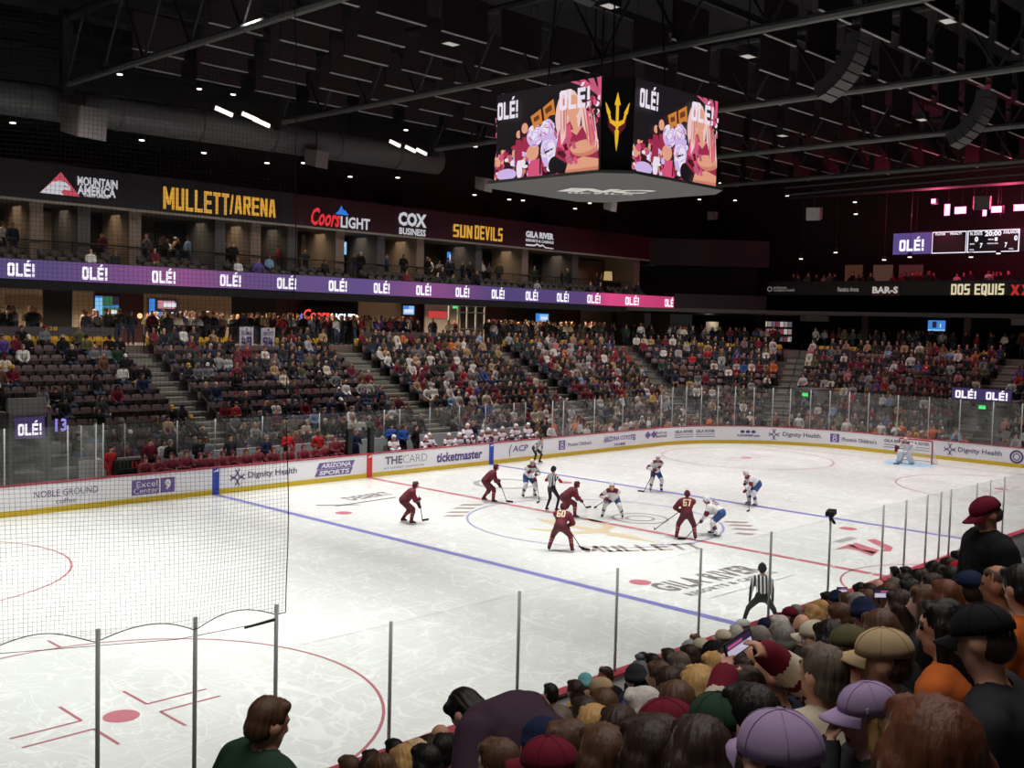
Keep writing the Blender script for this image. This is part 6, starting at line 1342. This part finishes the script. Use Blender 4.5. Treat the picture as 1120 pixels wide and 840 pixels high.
NL = [(431, 823, 'black', 'short', 'black'), (442, 834, 'cream', 'mid', 'blonde'), (457, 828, 'grey', 'mid', 'pale_blonde'), (465, 836, 'black', 'long', 'black'), (485, 822, 'black', 'short', 'black'), (481, 806, 'grey', 'fringe', 'white'), (471, 822, 'maroon', 'short', 'dark_brown'), (381, 842, 'white', 'short', 'brown'), (406, 837, 'red', 'mid', 'dark_brown'), (418, 845, 'white', 'short', 'brown'),
      (602, 759, 'black', 'short', 'black'), (629, 757, 'charcoal', 'short', 'dark_brown'), (640, 748, 'gold', None, '', 'beanie', 'teal'), (662, 739, 'black', 'short', 'dark_brown', 'cap', 'white'), (658, 757, 'cream', 'short', 'brown', 'cap', 'tan'), (592, 778, 'green', 'fringe', 'grey_brown'), (577, 780, 'black', 'short', 'black'), (611, 796, 'maroon', 'pony', 'grey_brown'), (592, 813, 'black', 'short', 'dark_brown', 'beanie', 'navy'), (640, 786, 'cream', 'long', 'dark_brown'), (601, 842, 'charcoal', 'short', 'brown', 'cap', 'maroon'), (677, 805, 'charcoal', 'short', 'dark_brown'), (702, 779, 'light_grey', 'mid', 'white'), (708, 829, 'black', 'mid', 'dark_brown'),
      (695, 742, 'blue', 'short', 'dark_brown', 'beanie', 'charcoal'), (703, 724, 'black', 'short', 'black'), (713, 727, 'maroon', 'mid', 'black'), (731, 721, 'red', 'short', 'dark_brown'), (699, 736, 'charcoal', 'mid', 'dark_brown', 'pom', 'grey'), (731, 751, 'black', 'short', 'dark_brown'), (754, 719, 'red', 'mid', 'dark_brown'), (760, 701, 'grey', 'short', 'brown', 'cap', 'white'), (767, 710, 'cream', 'short', 'brown', 'cap', 'cream'), (755, 713, 'white', 'mid', 'grey', 'beanie', 'light_grey'), (779, 718, 'black', 'hood', ''), (791, 700, 'maroon', 'short', 'brown', 'cap', 'cream'), (805, 695, 'grey', 'short', 'white'), (812, 686, 'red', 'short', 'grey', 'cap', 'white'), (783, 734, 'white', 'mid', 'blonde'), (800, 729, 'white', 'bun', 'dark_brown'), (817, 720, 'charcoal', None, ''), (763, 758, 'olive', 'long', 'blonde'), (729, 800, 'charcoal', 'short', 'brown', 'cap', 'maroon'), (786, 799, 'black', 'short', 'dark_brown', 'cap', 'green'), (716, 824, 'charcoal', 'mid', 'dark_brown'), (766, 836, 'charcoal', 'mid', 'dark_brown'), (742, 729, 'charcoal', 'mid', 'grey_brown'),
      (838, 688, 'navy', 'short', 'brown', 'cap', 'navy'), (852, 686, 'white', 'mid', 'white'), (815, 710, 'red', None, ''), (846, 737, 'navy', 'fringe', 'grey'), (877, 687, 'charcoal', 'fringe', 'brown'), (892, 699, 'black', 'short', 'brown', 'cap', 'cream'), (908, 702, 'black', 'long', 'black'), (904, 656, 'black', 'short', 'black'), (914, 655, 'denim', 'short', 'black', 'beanie', 'navy'), (926, 660, 'light_grey', 'short', 'brown'), (941, 647, 'black', 'short', 'black'), (951, 649, 'black', 'mid', 'dark_brown'), (960, 644, 'maroon', 'fringe', 'grey'), (978, 644, 'charcoal', 'mid', 'grey_brown'), (989, 639, 'black', 'short', 'black'), (944, 671, 'black', 'short', 'dark_brown', 'beanie', 'navy'), (983, 664, 'charcoal', 'long', 'dark_brown'), (937, 662, 'grey', 'short', 'grey'), (963, 693, 'black', 'mid', 'brown'), (864, 674, 'white', 'short', 'brown', 'cap', 'maroon'), (871, 670, 'grey', 'short', 'grey', 'cap', 'white'), (888, 673, 'cream', 'mid', 'blonde'), (897, 668, 'tan', 'long', 'blonde'), (918, 676, 'tan', 'short', 'brown'), (948, 658, 'brown', 'short', 'brown'), (994, 648, 'navy', 'short', 'black'), (972, 652, 'pink', 'mid', 'brown'),
      (1018, 642, 'black', 'short', 'dark_brown'), (1061, 644, 'black', 'short', 'dark_brown', 'cap', 'navy'), (1091, 640, 'tan', 'short', 'brown', 'cap', 'cream'), (1116, 644, 'orange', 'short', 'black'), (1037, 620, 'black', 'short', 'dark_brown'), (1046, 611, 'black', 'short', 'black'), (1050, 626, 'red', 'short', 'brown', 'cap', 'red'), (1021, 624, 'black', 'short', 'black'), (1039, 634, 'charcoal', 'short', 'black'), (1054, 607, 'white', 'short', 'brown', 'cap', 'white'), (1062, 612, 'pink', 'mid', 'brown'), (990, 628, 'red', 'mid', 'black'), (1003, 634, 'maroon', 'short', 'black'), (1010, 660, 'charcoal', 'mid', 'brown'), (978, 626, 'black', 'short', 'black'), (1028, 631, 'pink', 'short', 'black'), (1070, 600, 'maroon', 'short', 'black'), (1034, 655, 'black', 'mid', 'auburn'), (856, 700, 'charcoal', 'short', 'grey'), (930, 712, 'olive', 'short', 'brown', 'cap', 'olive'),
      (830, 700, 'white', 'short', 'grey'), (660, 775, 'charcoal', 'short', 'brown'), (720, 740, 'blue', 'short', 'brown'), (650, 800, 'denim', 'mid', 'blonde'), (620, 820, 'charcoal', 'short', 'brown'), (660, 832, 'light_blue', 'mid', 'brown'), (545, 838, 'charcoal', 'short', 'brown'), (740, 775, 'grey', 'short', 'brown'), (810, 760, 'charcoal', 'mid', 'dark_brown'), (820, 790, 'black', 'short', 'black')]
for k, q in enumerate(NL):
    px, py, top, hair, hairc = q[:5]; hat, hatc = (q[5], q[6]) if len(q) > 5 else (None, None)
    N(px, py, top, hair, hairc or 'brown', hat, hatc, yaw=.35*math.sin(k*2.9)-.1, skin=(0, 1, 0, 4, 1, 0, 2)[k % 7], flip=(k % 9 == 4))
def face_(a): return facing(a)
N(967, 722, 'black', 'short', 'brown', 'cap', 'tan', face_(-62), 'man in black jacket and tan cap with brim to the left', HI[0])
N(1076, 700, 'charcoal', 'short', 'dark_brown', 'cap', 'black', face_(-58), 'man in dark jacket and black cap looking down at the right edge', HI[2])
N(1018, 838, 'charcoal', 'long', 'auburn', None, None, face_(0), 'woman with long auburn hair at the bottom right', HI[0])
N(853, 836, 'lilac', 'short', 'brown', 'cap', 'lilac', face_(-20), 'person in lilac cap cut off by the bottom edge', HI[0])
N(1030, 686, 'orange', 'long', 'black', None, None, face_(-50), 'woman with long dark hair in orange top', HI[1])
N(765, 752, 'olive', 'long', 'blonde', None, None, face_(-15), 'woman with very long blonde hair and olive top', HI[0])
DOWN = {'long': 'long', 'mid': 'shoulder-length', 'short': 'short', 'bun': 'pinned-up', 'pony': 'tied-back', 'fringe': 'thinning'}
def describe(hair, hairc, hat, hatc, top):
    top = top.replace('light_grey', 'pale').replace('_', '-'); hairc = (hairc or '').replace('_', '-')
    if hat: return 'spectator in %s %s and %s top' % (hatc.replace('light_grey', 'pale'), {'cap': 'cap', 'beanie': 'knit hat', 'pom': 'bobble hat'}[hat], top)
    if hair == 'hood': return 'spectator with %s hood up' % top
    if hair is None: return 'bald spectator in %s top' % top
    return 'spectator, %s %s hair, %s top' % (DOWN[hair], hairc, top)
byrow = {}
for e in CROWD_N: byrow.setdefault(e[1], []).append(e)
for i, L_ in byrow.items():
    L_.sort(key=lambda e: e[2])
    for n, (o, i_, x, y, z, desc, at) in enumerate(L_):
        o['label'] = desc or '%s, %s from left in near row %d' % (describe(*at), ordn(n+1), i+1)
        o['group'] = 'spectators in the near stand'
# hand-built figures of the near stand
def rowspot(px, py, dist_):
    q = CAM+ray(px, py)*dist_; i = int((-q[1]-13.35)//.85); return q, nrow(i)[1]
def hero(h, px, py, dist_, label, a, top, vox=.0145, legs='charcoal', hair='short', hairc='dark_brown', hat=None, hatc=None, skin=0, topmats=None, jslots=None):
    ps = person_set(h, vox); B = ps['B']; q, z = rowspot(px, py, dist_); rz = facing(a); c_, s_ = math.cos(rz), math.sin(rz); hd = ps['head']
    if jslots: ps['top'] = sub(B, jslots[0], 'jacket', .01, jslots[1])
    k = min(max((q[2]-z)/hd[2], .9), 1.08); hd = hd*k
    loc = (q[0]-(c_*hd[0]-s_*hd[1]), q[1]-(s_*hd[0]+c_*hd[1]), q[2]-hd[2])
    o = person(ps, label, loc, rz, top, legs, skin, hair, hairc, hat, hatc, scale=k)
    if topmats: setm([c for c in o.children if c.name.startswith('jacket')][0], topmats)
    return o, ps, np.array(loc), rz
def toworld(loc, rz, p): c_, s_ = math.cos(rz), math.sin(rz); return np.array([loc[0]+c_*p[0]-s_*p[1], loc[1]+s_*p[0]+c_*p[1], loc[2]+p[2]])
hero(standing(hp=.25, lean=.12, fingers=True, bulk=.055), 294, 791, 5.5, 'man with brown hair and dark green jacket facing right at the bottom left', 48, 'green', hair='short', hairc='brown')
hero(standing(hp=1.0, lean=1.22, hands=((.22, .5, -.2), (-.22, .5, -.2)), fingers=True, bulk=.06, neck_fwd=-.75), 511, 780, 6.0, 'man in plum pullover bending forward with his back to the camera', -52, 'plum', hairc='black')
o, ps, loc, rz = hero(standing(hp=.45, lean=.06, hands=((.2, .22, .0), (-.22, .12, -.05)), fingers=True, bulk=.05), 1079, 562, 7.9, 'man in maroon cap and black zip jacket standing and looking down', -92, 'black', hat='cap', hatc='maroon', hairc='grey_brown', skin=1)
MB().tube([tuple(np.array(p)) for p in ((-.2, .02, 1.3), (-.205, .02, 1.18))], .006, 6).build('zip_pull', smat('zip_yellow', 190, 165, 60), o)
h = seated(lean=.05, hp=-.05, hands=((.0, .36, .68), (-.26, .34, .62)), fingers=True, bulk=.045, elbow=((.9, .0, -.6), (-.9, .0, -.6)))
for k, c in enumerate(h['P'].c):
    if c[4] == 'fore': h['P'].c[k] = c[:5]+([(0, .16, 'm1'), (.16, .28, 'fore'), (.28, .4, 'm1'), (.72, 1.01, 'm1')],)
    if c[4] == 'arm': h['P'].c[k] = c[:5]+([(.8, .88, 'm1')],)
o, ps, loc, rz = hero(h, 899, 738, 4.25, 'man in cream jersey with maroon sleeve stripes holding up a phone', -32, 'cream', hairc='grey_brown', jslots=(TOPR+['m1'], [0, 0, 0, 0, 0, 1]), topmats=[CL['cream'], CL['maroon']])
(w1, f1, _), (w2, f2, _) = h['hands']; a_, b_ = toworld(loc, rz, w1+f1*.09), toworld(loc, rz, w2+f2*.09)
def phone(label, a, b, up, tint):
    t = thing('phone', label, 'phone'); u = unit(b-a); v = unit(np.array(up)-u*(np.array(up)@u)); n = np.cross(u, v)
    if n@(CAM-a) < 0: n = -n
    c = (a+b)/2; MB().obox(c, u*.078, v*.038, n*.0045).build('phone_case', KS, t)
    MB().add([c+u*s*.073+v*r*.034+n*.0052 for s, r in ((-1, -1), (1, -1), (1, 1), (-1, 1))], [(0, 1, 2, 3)]).build('screen', tint, t)
    mb = MB()
    for (x0, x1, y0, y1, k) in ((-1, 1, -1, .1, 0), (-.3, .9, .3, .7, 1), (-.8, .2, -.7, -.2, 2)): mb.add([c+u*s*.07+v*r*.032+n*.0056 for s, r in ((x0, y0), (x1, y0), (x1, y1), (x0, y1))], [(0, 1, 2, 3)], k)
    mb.build('screen_picture', [emit('phone_ice', 190, 180, 205, .9), emit('phone_pink', 190, 90, 140, .8), emit('phone_pale', 220, 215, 230, .9)], t)
phone('black phone held up sideways showing the rink on its screen', a_, b_, (0, 0, 1), emit('phone_dark', 50, 36, 62, .9))
h = seated(lean=.1, hp=.12, hands=((.12, .3, .05), (-.03, .24, .56)), fingers=True, woman=True, elbow=((.6, -.2, -.8), (-.6, .2, -.9)))
o, ps, loc, rz = hero(h, 949, 782, 3.6, 'woman in lilac cap with blonde hair seen in profile, hand at chin', -92, 'charcoal', hair='mid', hairc='blonde', hat='cap', hatc='lilac', skin=4)
mb = MB()                                     # three small white bars on the side of the cap
for k in range(3): mb.obox((-.088+.003*k, .03-.014*k, .05), (.002, 0, 0), (0, .004, .0), (0, 0, .008+.004*k))
q = mb.build('cap_badge', CL['white'], o); headfix(q, ps)
for (px, py, lab) in ((921, 645, 'small phone held up in the front rows near the glass post'), (966, 649, 'small pale phone held up by the balding spectator')):
    e, q, i, z = spot(px, py, 1.3); phone(lab, q-R_*.06, q+R_*.06, (0, 0, 1), emit('phone_dark', 50, 36, 62, .9))
def nrail(label, pts, y):
    t = thing('stair_handrail', label, 'handrail'); P = [on(x, yy_, 1, y) for x, yy_ in pts]; MB().tube(P+[(P[-1][0]+.01, y, P[-1][2]-.9)], .025, 8).build('rail', black, t); MB().tube([P[0], (P[0][0], y, P[0][2]-.6)], .02, 6).build('post', black, t)
nrail('black bent handrail among the heads left of the white-haired spectator', [(684, 758), (684.5, 748), (690, 744), (716, 734)], -14.6)
nrail('long black handrail among the heads below the striped linesman', [(790, 722), (791, 714), (797, 709), (868, 688)], -15.0)
nrail('black bent handrail in front of the dark haired spectator near the boards', [(600, 768), (622, 760), (630, 764), (633, 775)], -14.6)
# ------------------------------------------------------------------ seats and far crowd
def seat_mesh(name, m):
    mb = MB(); P = []
    w = .235
    for (y, z, hw) in ((-.22, .42, w), (-.26, .62, w), (-.285, .78, w*.97), (-.295, .83, w*.85), (-.3, .855, w*.6)): P.append((y, z, hw))
    V = [(s*hw, y+dy, z) for y, z, hw in P for s, dy in ((-1, 0), (1, 0), (1, -.045), (-1, -.045))]; F = [(0, 1, 2, 3)]
    for j in range(len(P)-1):
        for k in range(4): F.append((4*j+k, 4*j+4+k, 4*j+4+(k+1) % 4, 4*j+(k+1) % 4))
    e = 4*(len(P)-1); F.append((e+3, e+2, e+1, e)); mb.add(V, F, 0)
    Q = ((-.19, .4, w*.95), (-.12, .44, w*.97), (-.1, .62, w*.95), (-.13, .72, w*.8)); V = [(s*hw, y+dy, z) for y, z, hw in Q for s, dy in ((-1, .05), (1, .05), (1, -.01), (-1, -.01))]; F = [(0, 1, 2, 3), (15, 14, 13, 12)]
    for j in range(3):
        for k in range(4): F.append((4*j+k, 4*j+4+k, 4*j+4+(k+1) % 4, 4*j+(k+1) % 4))
    mb.add(V, F, 1); mb.box(-.26, -.235, -.26, .08, 0, .6, 2).box(-.27, -.225, -.2, .1, .58, .62, 2)
    return mb, m
sm_dark = [smat('seat_plum', 112, 90, 93, rough=.5), smat('seat_plum_pan', 84, 68, 72, rough=.5), black]; sm_gold = [smat('seat_gold', 214, 170, 52, rough=.5), smat('seat_gold_pan', 196, 150, 44, rough=.5), black]
SM, _ = seat_mesh('seat', sm_dark); SEAT_D, SEAT_G = SM.mesh('folding_seat', sm_dark), SM.mesh('folding_seat', sm_gold)
rs = random.Random(21)
SPOTS = []                        # x, y, z, rz, row, section, number, occupancy chance
for i in range(13):
    d, z = row(i); rl = 'F'
    y = LY-d+(.52 if i == 12 else .58); xm = m1(d-.5)[0]-1.1; n = 0; x = -16.6
    while x < xm:
        if all(abs(x-a) > .95 for a in AISLES):
            pr_ = .44 if x < -4.8 else (.62 if x < 3 else .72) if x < 8.1 else .86
            if x < 8 and i in (5, 6, 7, 3): pr_ *= .7
            SPOTS.append((x, y, z, PI, i, 'F', pr_))
        x += .54
    a, b = np.array(m1(d-.5)), np.array(m2(d-.5)); L = np.linalg.norm(b-a); u = (b-a)/L; s_ = 1.15
    while s_ < L-1.15: q = a+u*s_; SPOTS.append((q[0], q[1], z, .75*PI, i, 'C', .72 if i > 3 else .6)); s_ += .54
    x = LX-d+.58; y = m2(d-.5)[1]-1.1
    while y > -12:
        if all(abs(y-a) > .95 for a in AIS_E): SPOTS.append((x, y, z, PI/2, i, 'E', .88))
        y -= .54
def inview(x, y, z):
    q = prj(x, y, z); return q[2] > 0 and -30 < q[0] < 1150 and -20 < q[1] < 860
SPOTS = [s for s in SPOTS if inview(*s[:3])]
blocked = lambda s: (s[5] == 'E' and abs(s[1]-on(1073, 460, 0, 36)[1]) < 1.6 and s[0] < 38.6) or (s[5] == 'F' and s[0] < on(76, 470, 1, 16.4)[0]+.3 and 15 < s[1] < 20.2)
SPOTS = [s for s in SPOTS if not blocked(s) and not (s[5] == 'F' and s[4] == 12 and abs(prj(*s[:3])[0]-281) < 23)]
occ = [s for s in SPOTS if rs.random() < s[6] and not (s[5] == 'F' and s[4] > 10 and (abs(prj(*s[:3])[0]-281) < 24 or s[0] < -5 and rs.random() < .4))]; oset = set(id(s) for s in occ); emp = [s for s in SPOTS if id(s) not in oset]
dist = lambda s: math.dist(s[:3], CAM)
SECN = {'F': 'far stand', 'C': 'corner block', 'E': 'goal end'}
def seatref(s, lst):
    same = [q for q in lst if q[4] == s[4] and q[5] == s[5]]; n = sorted(same, key=lambda q: -q[1] if s[5] == 'E' else q[0]).index(s)+1
    return ordn(13-s[4]), ordn(n)
emp.sort(key=dist); ind = emp[:300]; rest = emp[300:]+occ
for s in ind:
    r_, n = seatref(s, ind); g_ = s[4] == 12
    tag(obj('folding_seat', SEAT_G if g_ else SEAT_D, None, s[:3]), 'empty %s seat in the %s, %s row from top, %s empty from left' % ('gold' if g_ else 'dark', SECN[s[5]], r_, n), 'seat', 'empty folding seats of the far stands').rotation_euler = (0, 0, s[3])
def merge(name, items, mats, attr=None):
    """one object holding many far copies: items are (verts, face loops, face sizes, matrix3, origin, material index, colours)"""
    V = [];LI = [];LT = [];MI = [];CO = []; off = 0
    for v, li, lt, M, o, mi, co_ in items:
        V.append(v@M.T+o); LI.append(li+off); LT.append(lt); MI.append(mi); off += len(v)
        if co_ is not None: CO.append(co_)
    V = np.concatenate(V); LI = np.concatenate(LI); LT = np.concatenate(LT); MI = np.concatenate(MI); me = bpy.data.meshes.new(name)
    me.vertices.add(len(V)); me.vertices.foreach_set('co', V.ravel().astype(np.float32)); me.loops.add(len(LI)); me.loops.foreach_set('vertex_index', LI.astype(np.int32)); me.polygons.add(len(LT))
    me.polygons.foreach_set('loop_start', np.concatenate([[0], np.cumsum(LT)[:-1]]).astype(np.int32)); me.polygons.foreach_set('loop_total', LT.astype(np.int32)); me.polygons.foreach_set('material_index', MI.astype(np.int32))
    for m in mats: me.materials.append(m)
    if CO:
        at = me.attributes.new('cloth_colour', 'FLOAT_COLOR', 'FACE'); at.data.foreach_set('color', np.concatenate(CO).astype(np.float32).ravel()); me.polygons.foreach_set('use_smooth', [True]*len(LT))
    me.update(); me.validate(); return obj(name, me)
def arr(v, f): return np.array(v, float), np.array([i for q in f for i in q]), np.array([len(q) for q in f])
sv, sl, st_ = arr(SM.v, SM.f); smi = np.array(SM.m)
its = [(sv, sl, st_, Rz(s[3]), np.array(s[:3]), smi+(3 if s[4] == 12 else 0), None) for s in rest]
for (o, i, x, y, z, desc, at) in CROWD_N: its.append((sv, sl, st_, Rz(0), np.array([x, y-.0, z]), smi, None))
tag(merge('folding_seats', its, sm_dark+sm_gold), 'rows of folding seats under and among the spectators of all stands', 'seats', kind='stuff')
# balcony chairs of the suites
bc = smat('balcony_chair', 70, 62, 58, rough=.6); its = []
SUITE = []
for k, (y, z) in enumerate(((26.1, 8.75), (26.95, 9.1))):
    x = -14.
    while x < RX1-2:
        if int(x*10) % 47 > 8: its.append((sv, sl, st_, Rz(PI), np.array([x, y+.25, z]), smi, None)); SUITE.append((x, y+.25, z))
        x += .62
tag(merge('balcony_seats', its, [bc, bc, black]), 'two rows of brown seats along the suite balcony above the ribbon display', 'seats', kind='stuff')
# individual far spectators nearest to the camera
TOPS = ['black']*40+['charcoal']*22+['white']*9+['maroon']*13+['grey']*8+['navy']*8+['red']*2+['light_grey']*5+['blue']*1+['olive']*3+['tan']*3+['orange']*1+['cream']*3+['purple']*1+['green']*3+['brown']*4+['light_blue']*1+['pink']
HCS = ['black']*4+['dark_brown']*7+['brown']*5+['blonde']*3+['grey']*2+['auburn']+['pale_blonde']; LEGS = ['black']*4+['denim']*5+['charcoal']*4+['tan']+['navy']*2
occ.sort(key=dist); NI = 128; ind = occ[:NI]; far = occ[NI:]
for s in ind:
    r_, n = seatref(s, ind); hr = rs.choice(['short']*5+['long']*2+['mid']*3+['pony', 'fringe']); hc_ = rs.choice(HCS); hat = rs.choice([None]*7+['cap']*3+['beanie']); hatc = rs.choice(['black', 'maroon', 'white', 'grey', 'navy', 'gold', 'tan']) if hat else None; top = rs.choice(TOPS)
    person(rs.choice(SEATS), '%s, row %d of %s, %s from left' % (describe(hr, hc_, hat, hatc, top).replace('spectator', 'fan'), 13-s[4], SECN[s[5]], n), (s[0], s[1], s[2]), s[3]+rs.uniform(-.25, .25), top, rs.choice(LEGS), rs.choice((0, 0, 1, 4, 2, 3)), hr, hc_, hat, hatc, False, 'spectators in the far stands')
# the rest of the far crowd
def lowpoly(h, hair):
    P = h['P']; H = h['H']; hc = h['head']; P.ell(hc+H@[0, -.025, .045], (.085, .098, .092), 'hair', H)
    if hair: P.cap(hc+H@[0, -.06, 0], hc+H@[0, -.09, -.2], .075, .06, 'hair')
    B = fuse(P, .05, 1); v, l, t_ = arr(B['V'], B['F']); cls = {'skin': 0, 'hand': 0, 'top': 1, 'yoke': 1, 'arm': 1, 'arm_low': 1, 'fore': 1, 'pants': 2, 'leg': 2, 'shin': 2, 'shoe': 3, 'hair': 4}
    return v, l, t_, np.array([cls.get(B['names'][r], 0) for r in B['reg']])
LOWS = [lowpoly(seated(face=False, **a), k % 2) for k, a in enumerate((dict(), dict(lean=.2, hands=((.1, .42, .05), (-.1, .42, .05))), dict(lean=0., hands=((.08, .25, .12), (-.08, .27, .15))), dict(hands=((.25, .3, .02), (-.22, .32, .05)))))]
LOWT = [lowpoly(standing(face=False, **a), k % 2) for k, a in enumerate((dict(), dict(hands=((.16, .26, .15), (-.16, .26, .12))), dict(hands=((.1, .2, .3), (-.26, .05, -.08)))))]
PAL = {n: srgb(*c) for n, c in dict(black=(24, 24, 27), charcoal=(48, 48, 52), grey=(112, 112, 116), light_grey=(160, 160, 162), white=(214, 210, 206), cream=(206, 194, 172), navy=(30, 38, 66), blue=(44, 78, 148), light_blue=(130, 160, 196), maroon=(108, 26, 44), red=(172, 40, 44), orange=(196, 100, 44), brown=(96, 68, 50), tan=(170, 140, 104), olive=(86, 84, 58), green=(40, 62, 46), purple=(92, 70, 140), gold=(200, 160, 60), pink=(198, 120, 130), denim=(58, 70, 96)).items()}
HP = [srgb(*c) for c in ((24, 20, 19), (52, 36, 28), (52, 36, 28), (86, 60, 42), (86, 60, 42), (186, 146, 92), (134, 128, 122), (214, 210, 206), (108, 26, 44), (24, 24, 27))]; SP = [srgb(*c) for c in ((214, 160, 134), (200, 144, 116), (178, 122, 94), (132, 88, 66))]
def lowitem(x, y, z, rz, stand=False, top=None):
    v, l, t_, c = rs.choice(LOWT if stand else LOWS); tb = np.array([rs.choice(SP), PAL[top or rs.choice(TOPS)], PAL[rs.choice(LEGS)], PAL['black'], rs.choice(HP)]); co_ = np.concatenate([tb[c], np.ones((len(c), 1))], 1); s = rs.uniform(.93, 1.06)
    return (v*s, l, t_, Rz(rz+rs.uniform(-.3, .3)), np.array([x, y, z]), np.zeros(len(t_), int), co_)
its = [lowitem(*s[:4]) for s in far]
def strip(n, px0, px1, Y, z, stand=True, depth=1.6, top=None):       # people standing along the concourse
    for _ in range(n):
        px = rs.uniform(px0, px1); y = Y+rs.uniform(0, depth); x = on(px, 350, 1, y)[0]; its.append(lowitem(x, y, z, PI+rs.uniform(-1, 1), stand, top))
strip(16, 0, 130, 26.6, 5.42, depth=1.5); strip(6, 120, 150, 26.5, 5.42); strip(46, 160, 262, 26.6, 5.42, depth=2.6); strip(20, 262, 320, 26.6, 5.42); strip(62, 315, 400, 26.6, 5.42, depth=2.2); strip(26, 395, 440, 26.6, 5.42, top=None); strip(8, 440, 500, 26.8, 5.42); strip(90, 530, 672, 26.6, 5.42, depth=2.4); strip(8, 680, 712, 26.6, 5.42)
def seg(n, a, b, z, face, depth, nrm):
    for _ in range(n): f = rs.random(); q = np.array(a)*(1-f)+np.array(b)*f+np.array(nrm)*rs.random()*depth; its.append(lowitem(q[0], q[1], z, face+rs.uniform(-.8, .8), True))
seg(46, (34.6, 26.2), (43.6, 17.2), 5.42, .75*PI, 2.2, (.7, .7)); seg(70, (44.3, 16), (44.3, -3), 5.42, PI/2, 2.4, (1, 0)); seg(46, (46.8, 20), (46.8, -3), 9.7, PI/2, 2, (1, 0))
for x, y, z in SUITE:
    if rs.random() < .14: its.append(lowitem(x, y, z, PI))
for _ in range(60): px = rs.uniform(-20, 715); y = rs.uniform(28.6, 30.5); x = on(px, 262, 1, y)[0]; its.append(lowitem(x, y, 9.45, PI+rs.uniform(-1.5, 1.5), True))
for _ in range(95): px = rs.uniform(610, 1040); s_ = px2s(px, 1.); P_, T_, N_ = path(s_); q = P_-N_*rs.uniform(.6, 2.2); its.append(lowitem(q[0], q[1], 0 if s_ < 44 else -.0, math.atan2(N_[1], N_[0])-PI/2, rs.random() < .35, rs.choice([None, None, None, 'orange', 'white', 'olive'])))
cm = bpy.data.materials.new('crowd_cloth'); cm.use_nodes = True; nt = cm.node_tree; at = nt.nodes.new('ShaderNodeAttribute'); at.attribute_name = 'cloth_colour'; nt.links.new(at.outputs['Color'], nt.nodes['Principled BSDF'].inputs['Base Color']); nt.nodes['Principled BSDF'].inputs['Roughness'].default_value = .85
tag(merge('crowd', its, [cm]), 'dense crowd of small far spectators filling the stands, concourse and suites', 'crowd', kind='stuff')
# single far figures that stand out
def lone(px, py, ax_, v, ps, label, rz, **k):
    q = on(px, py, ax_, v); person(ps, label, (q[0], q[1], q[2]-ps['head'][2]), rz, **k)
lone(1000, 470, 0, 31.2, STANDS[1], 'fan in gold shirt standing behind the glass above the goal', PI/2, top='gold', hair='short', hairc='blonde')
lone(964, 449+14, 0, 31.6, STANDS[0], 'person in white shirt standing behind the end glass left of the goal', PI/2, top='white')
lone(714, 430, 1, 16.6, STANDS[1], 'steward in bright yellow vest at the foot of the corner stair', PI, top='gold', legs='black')
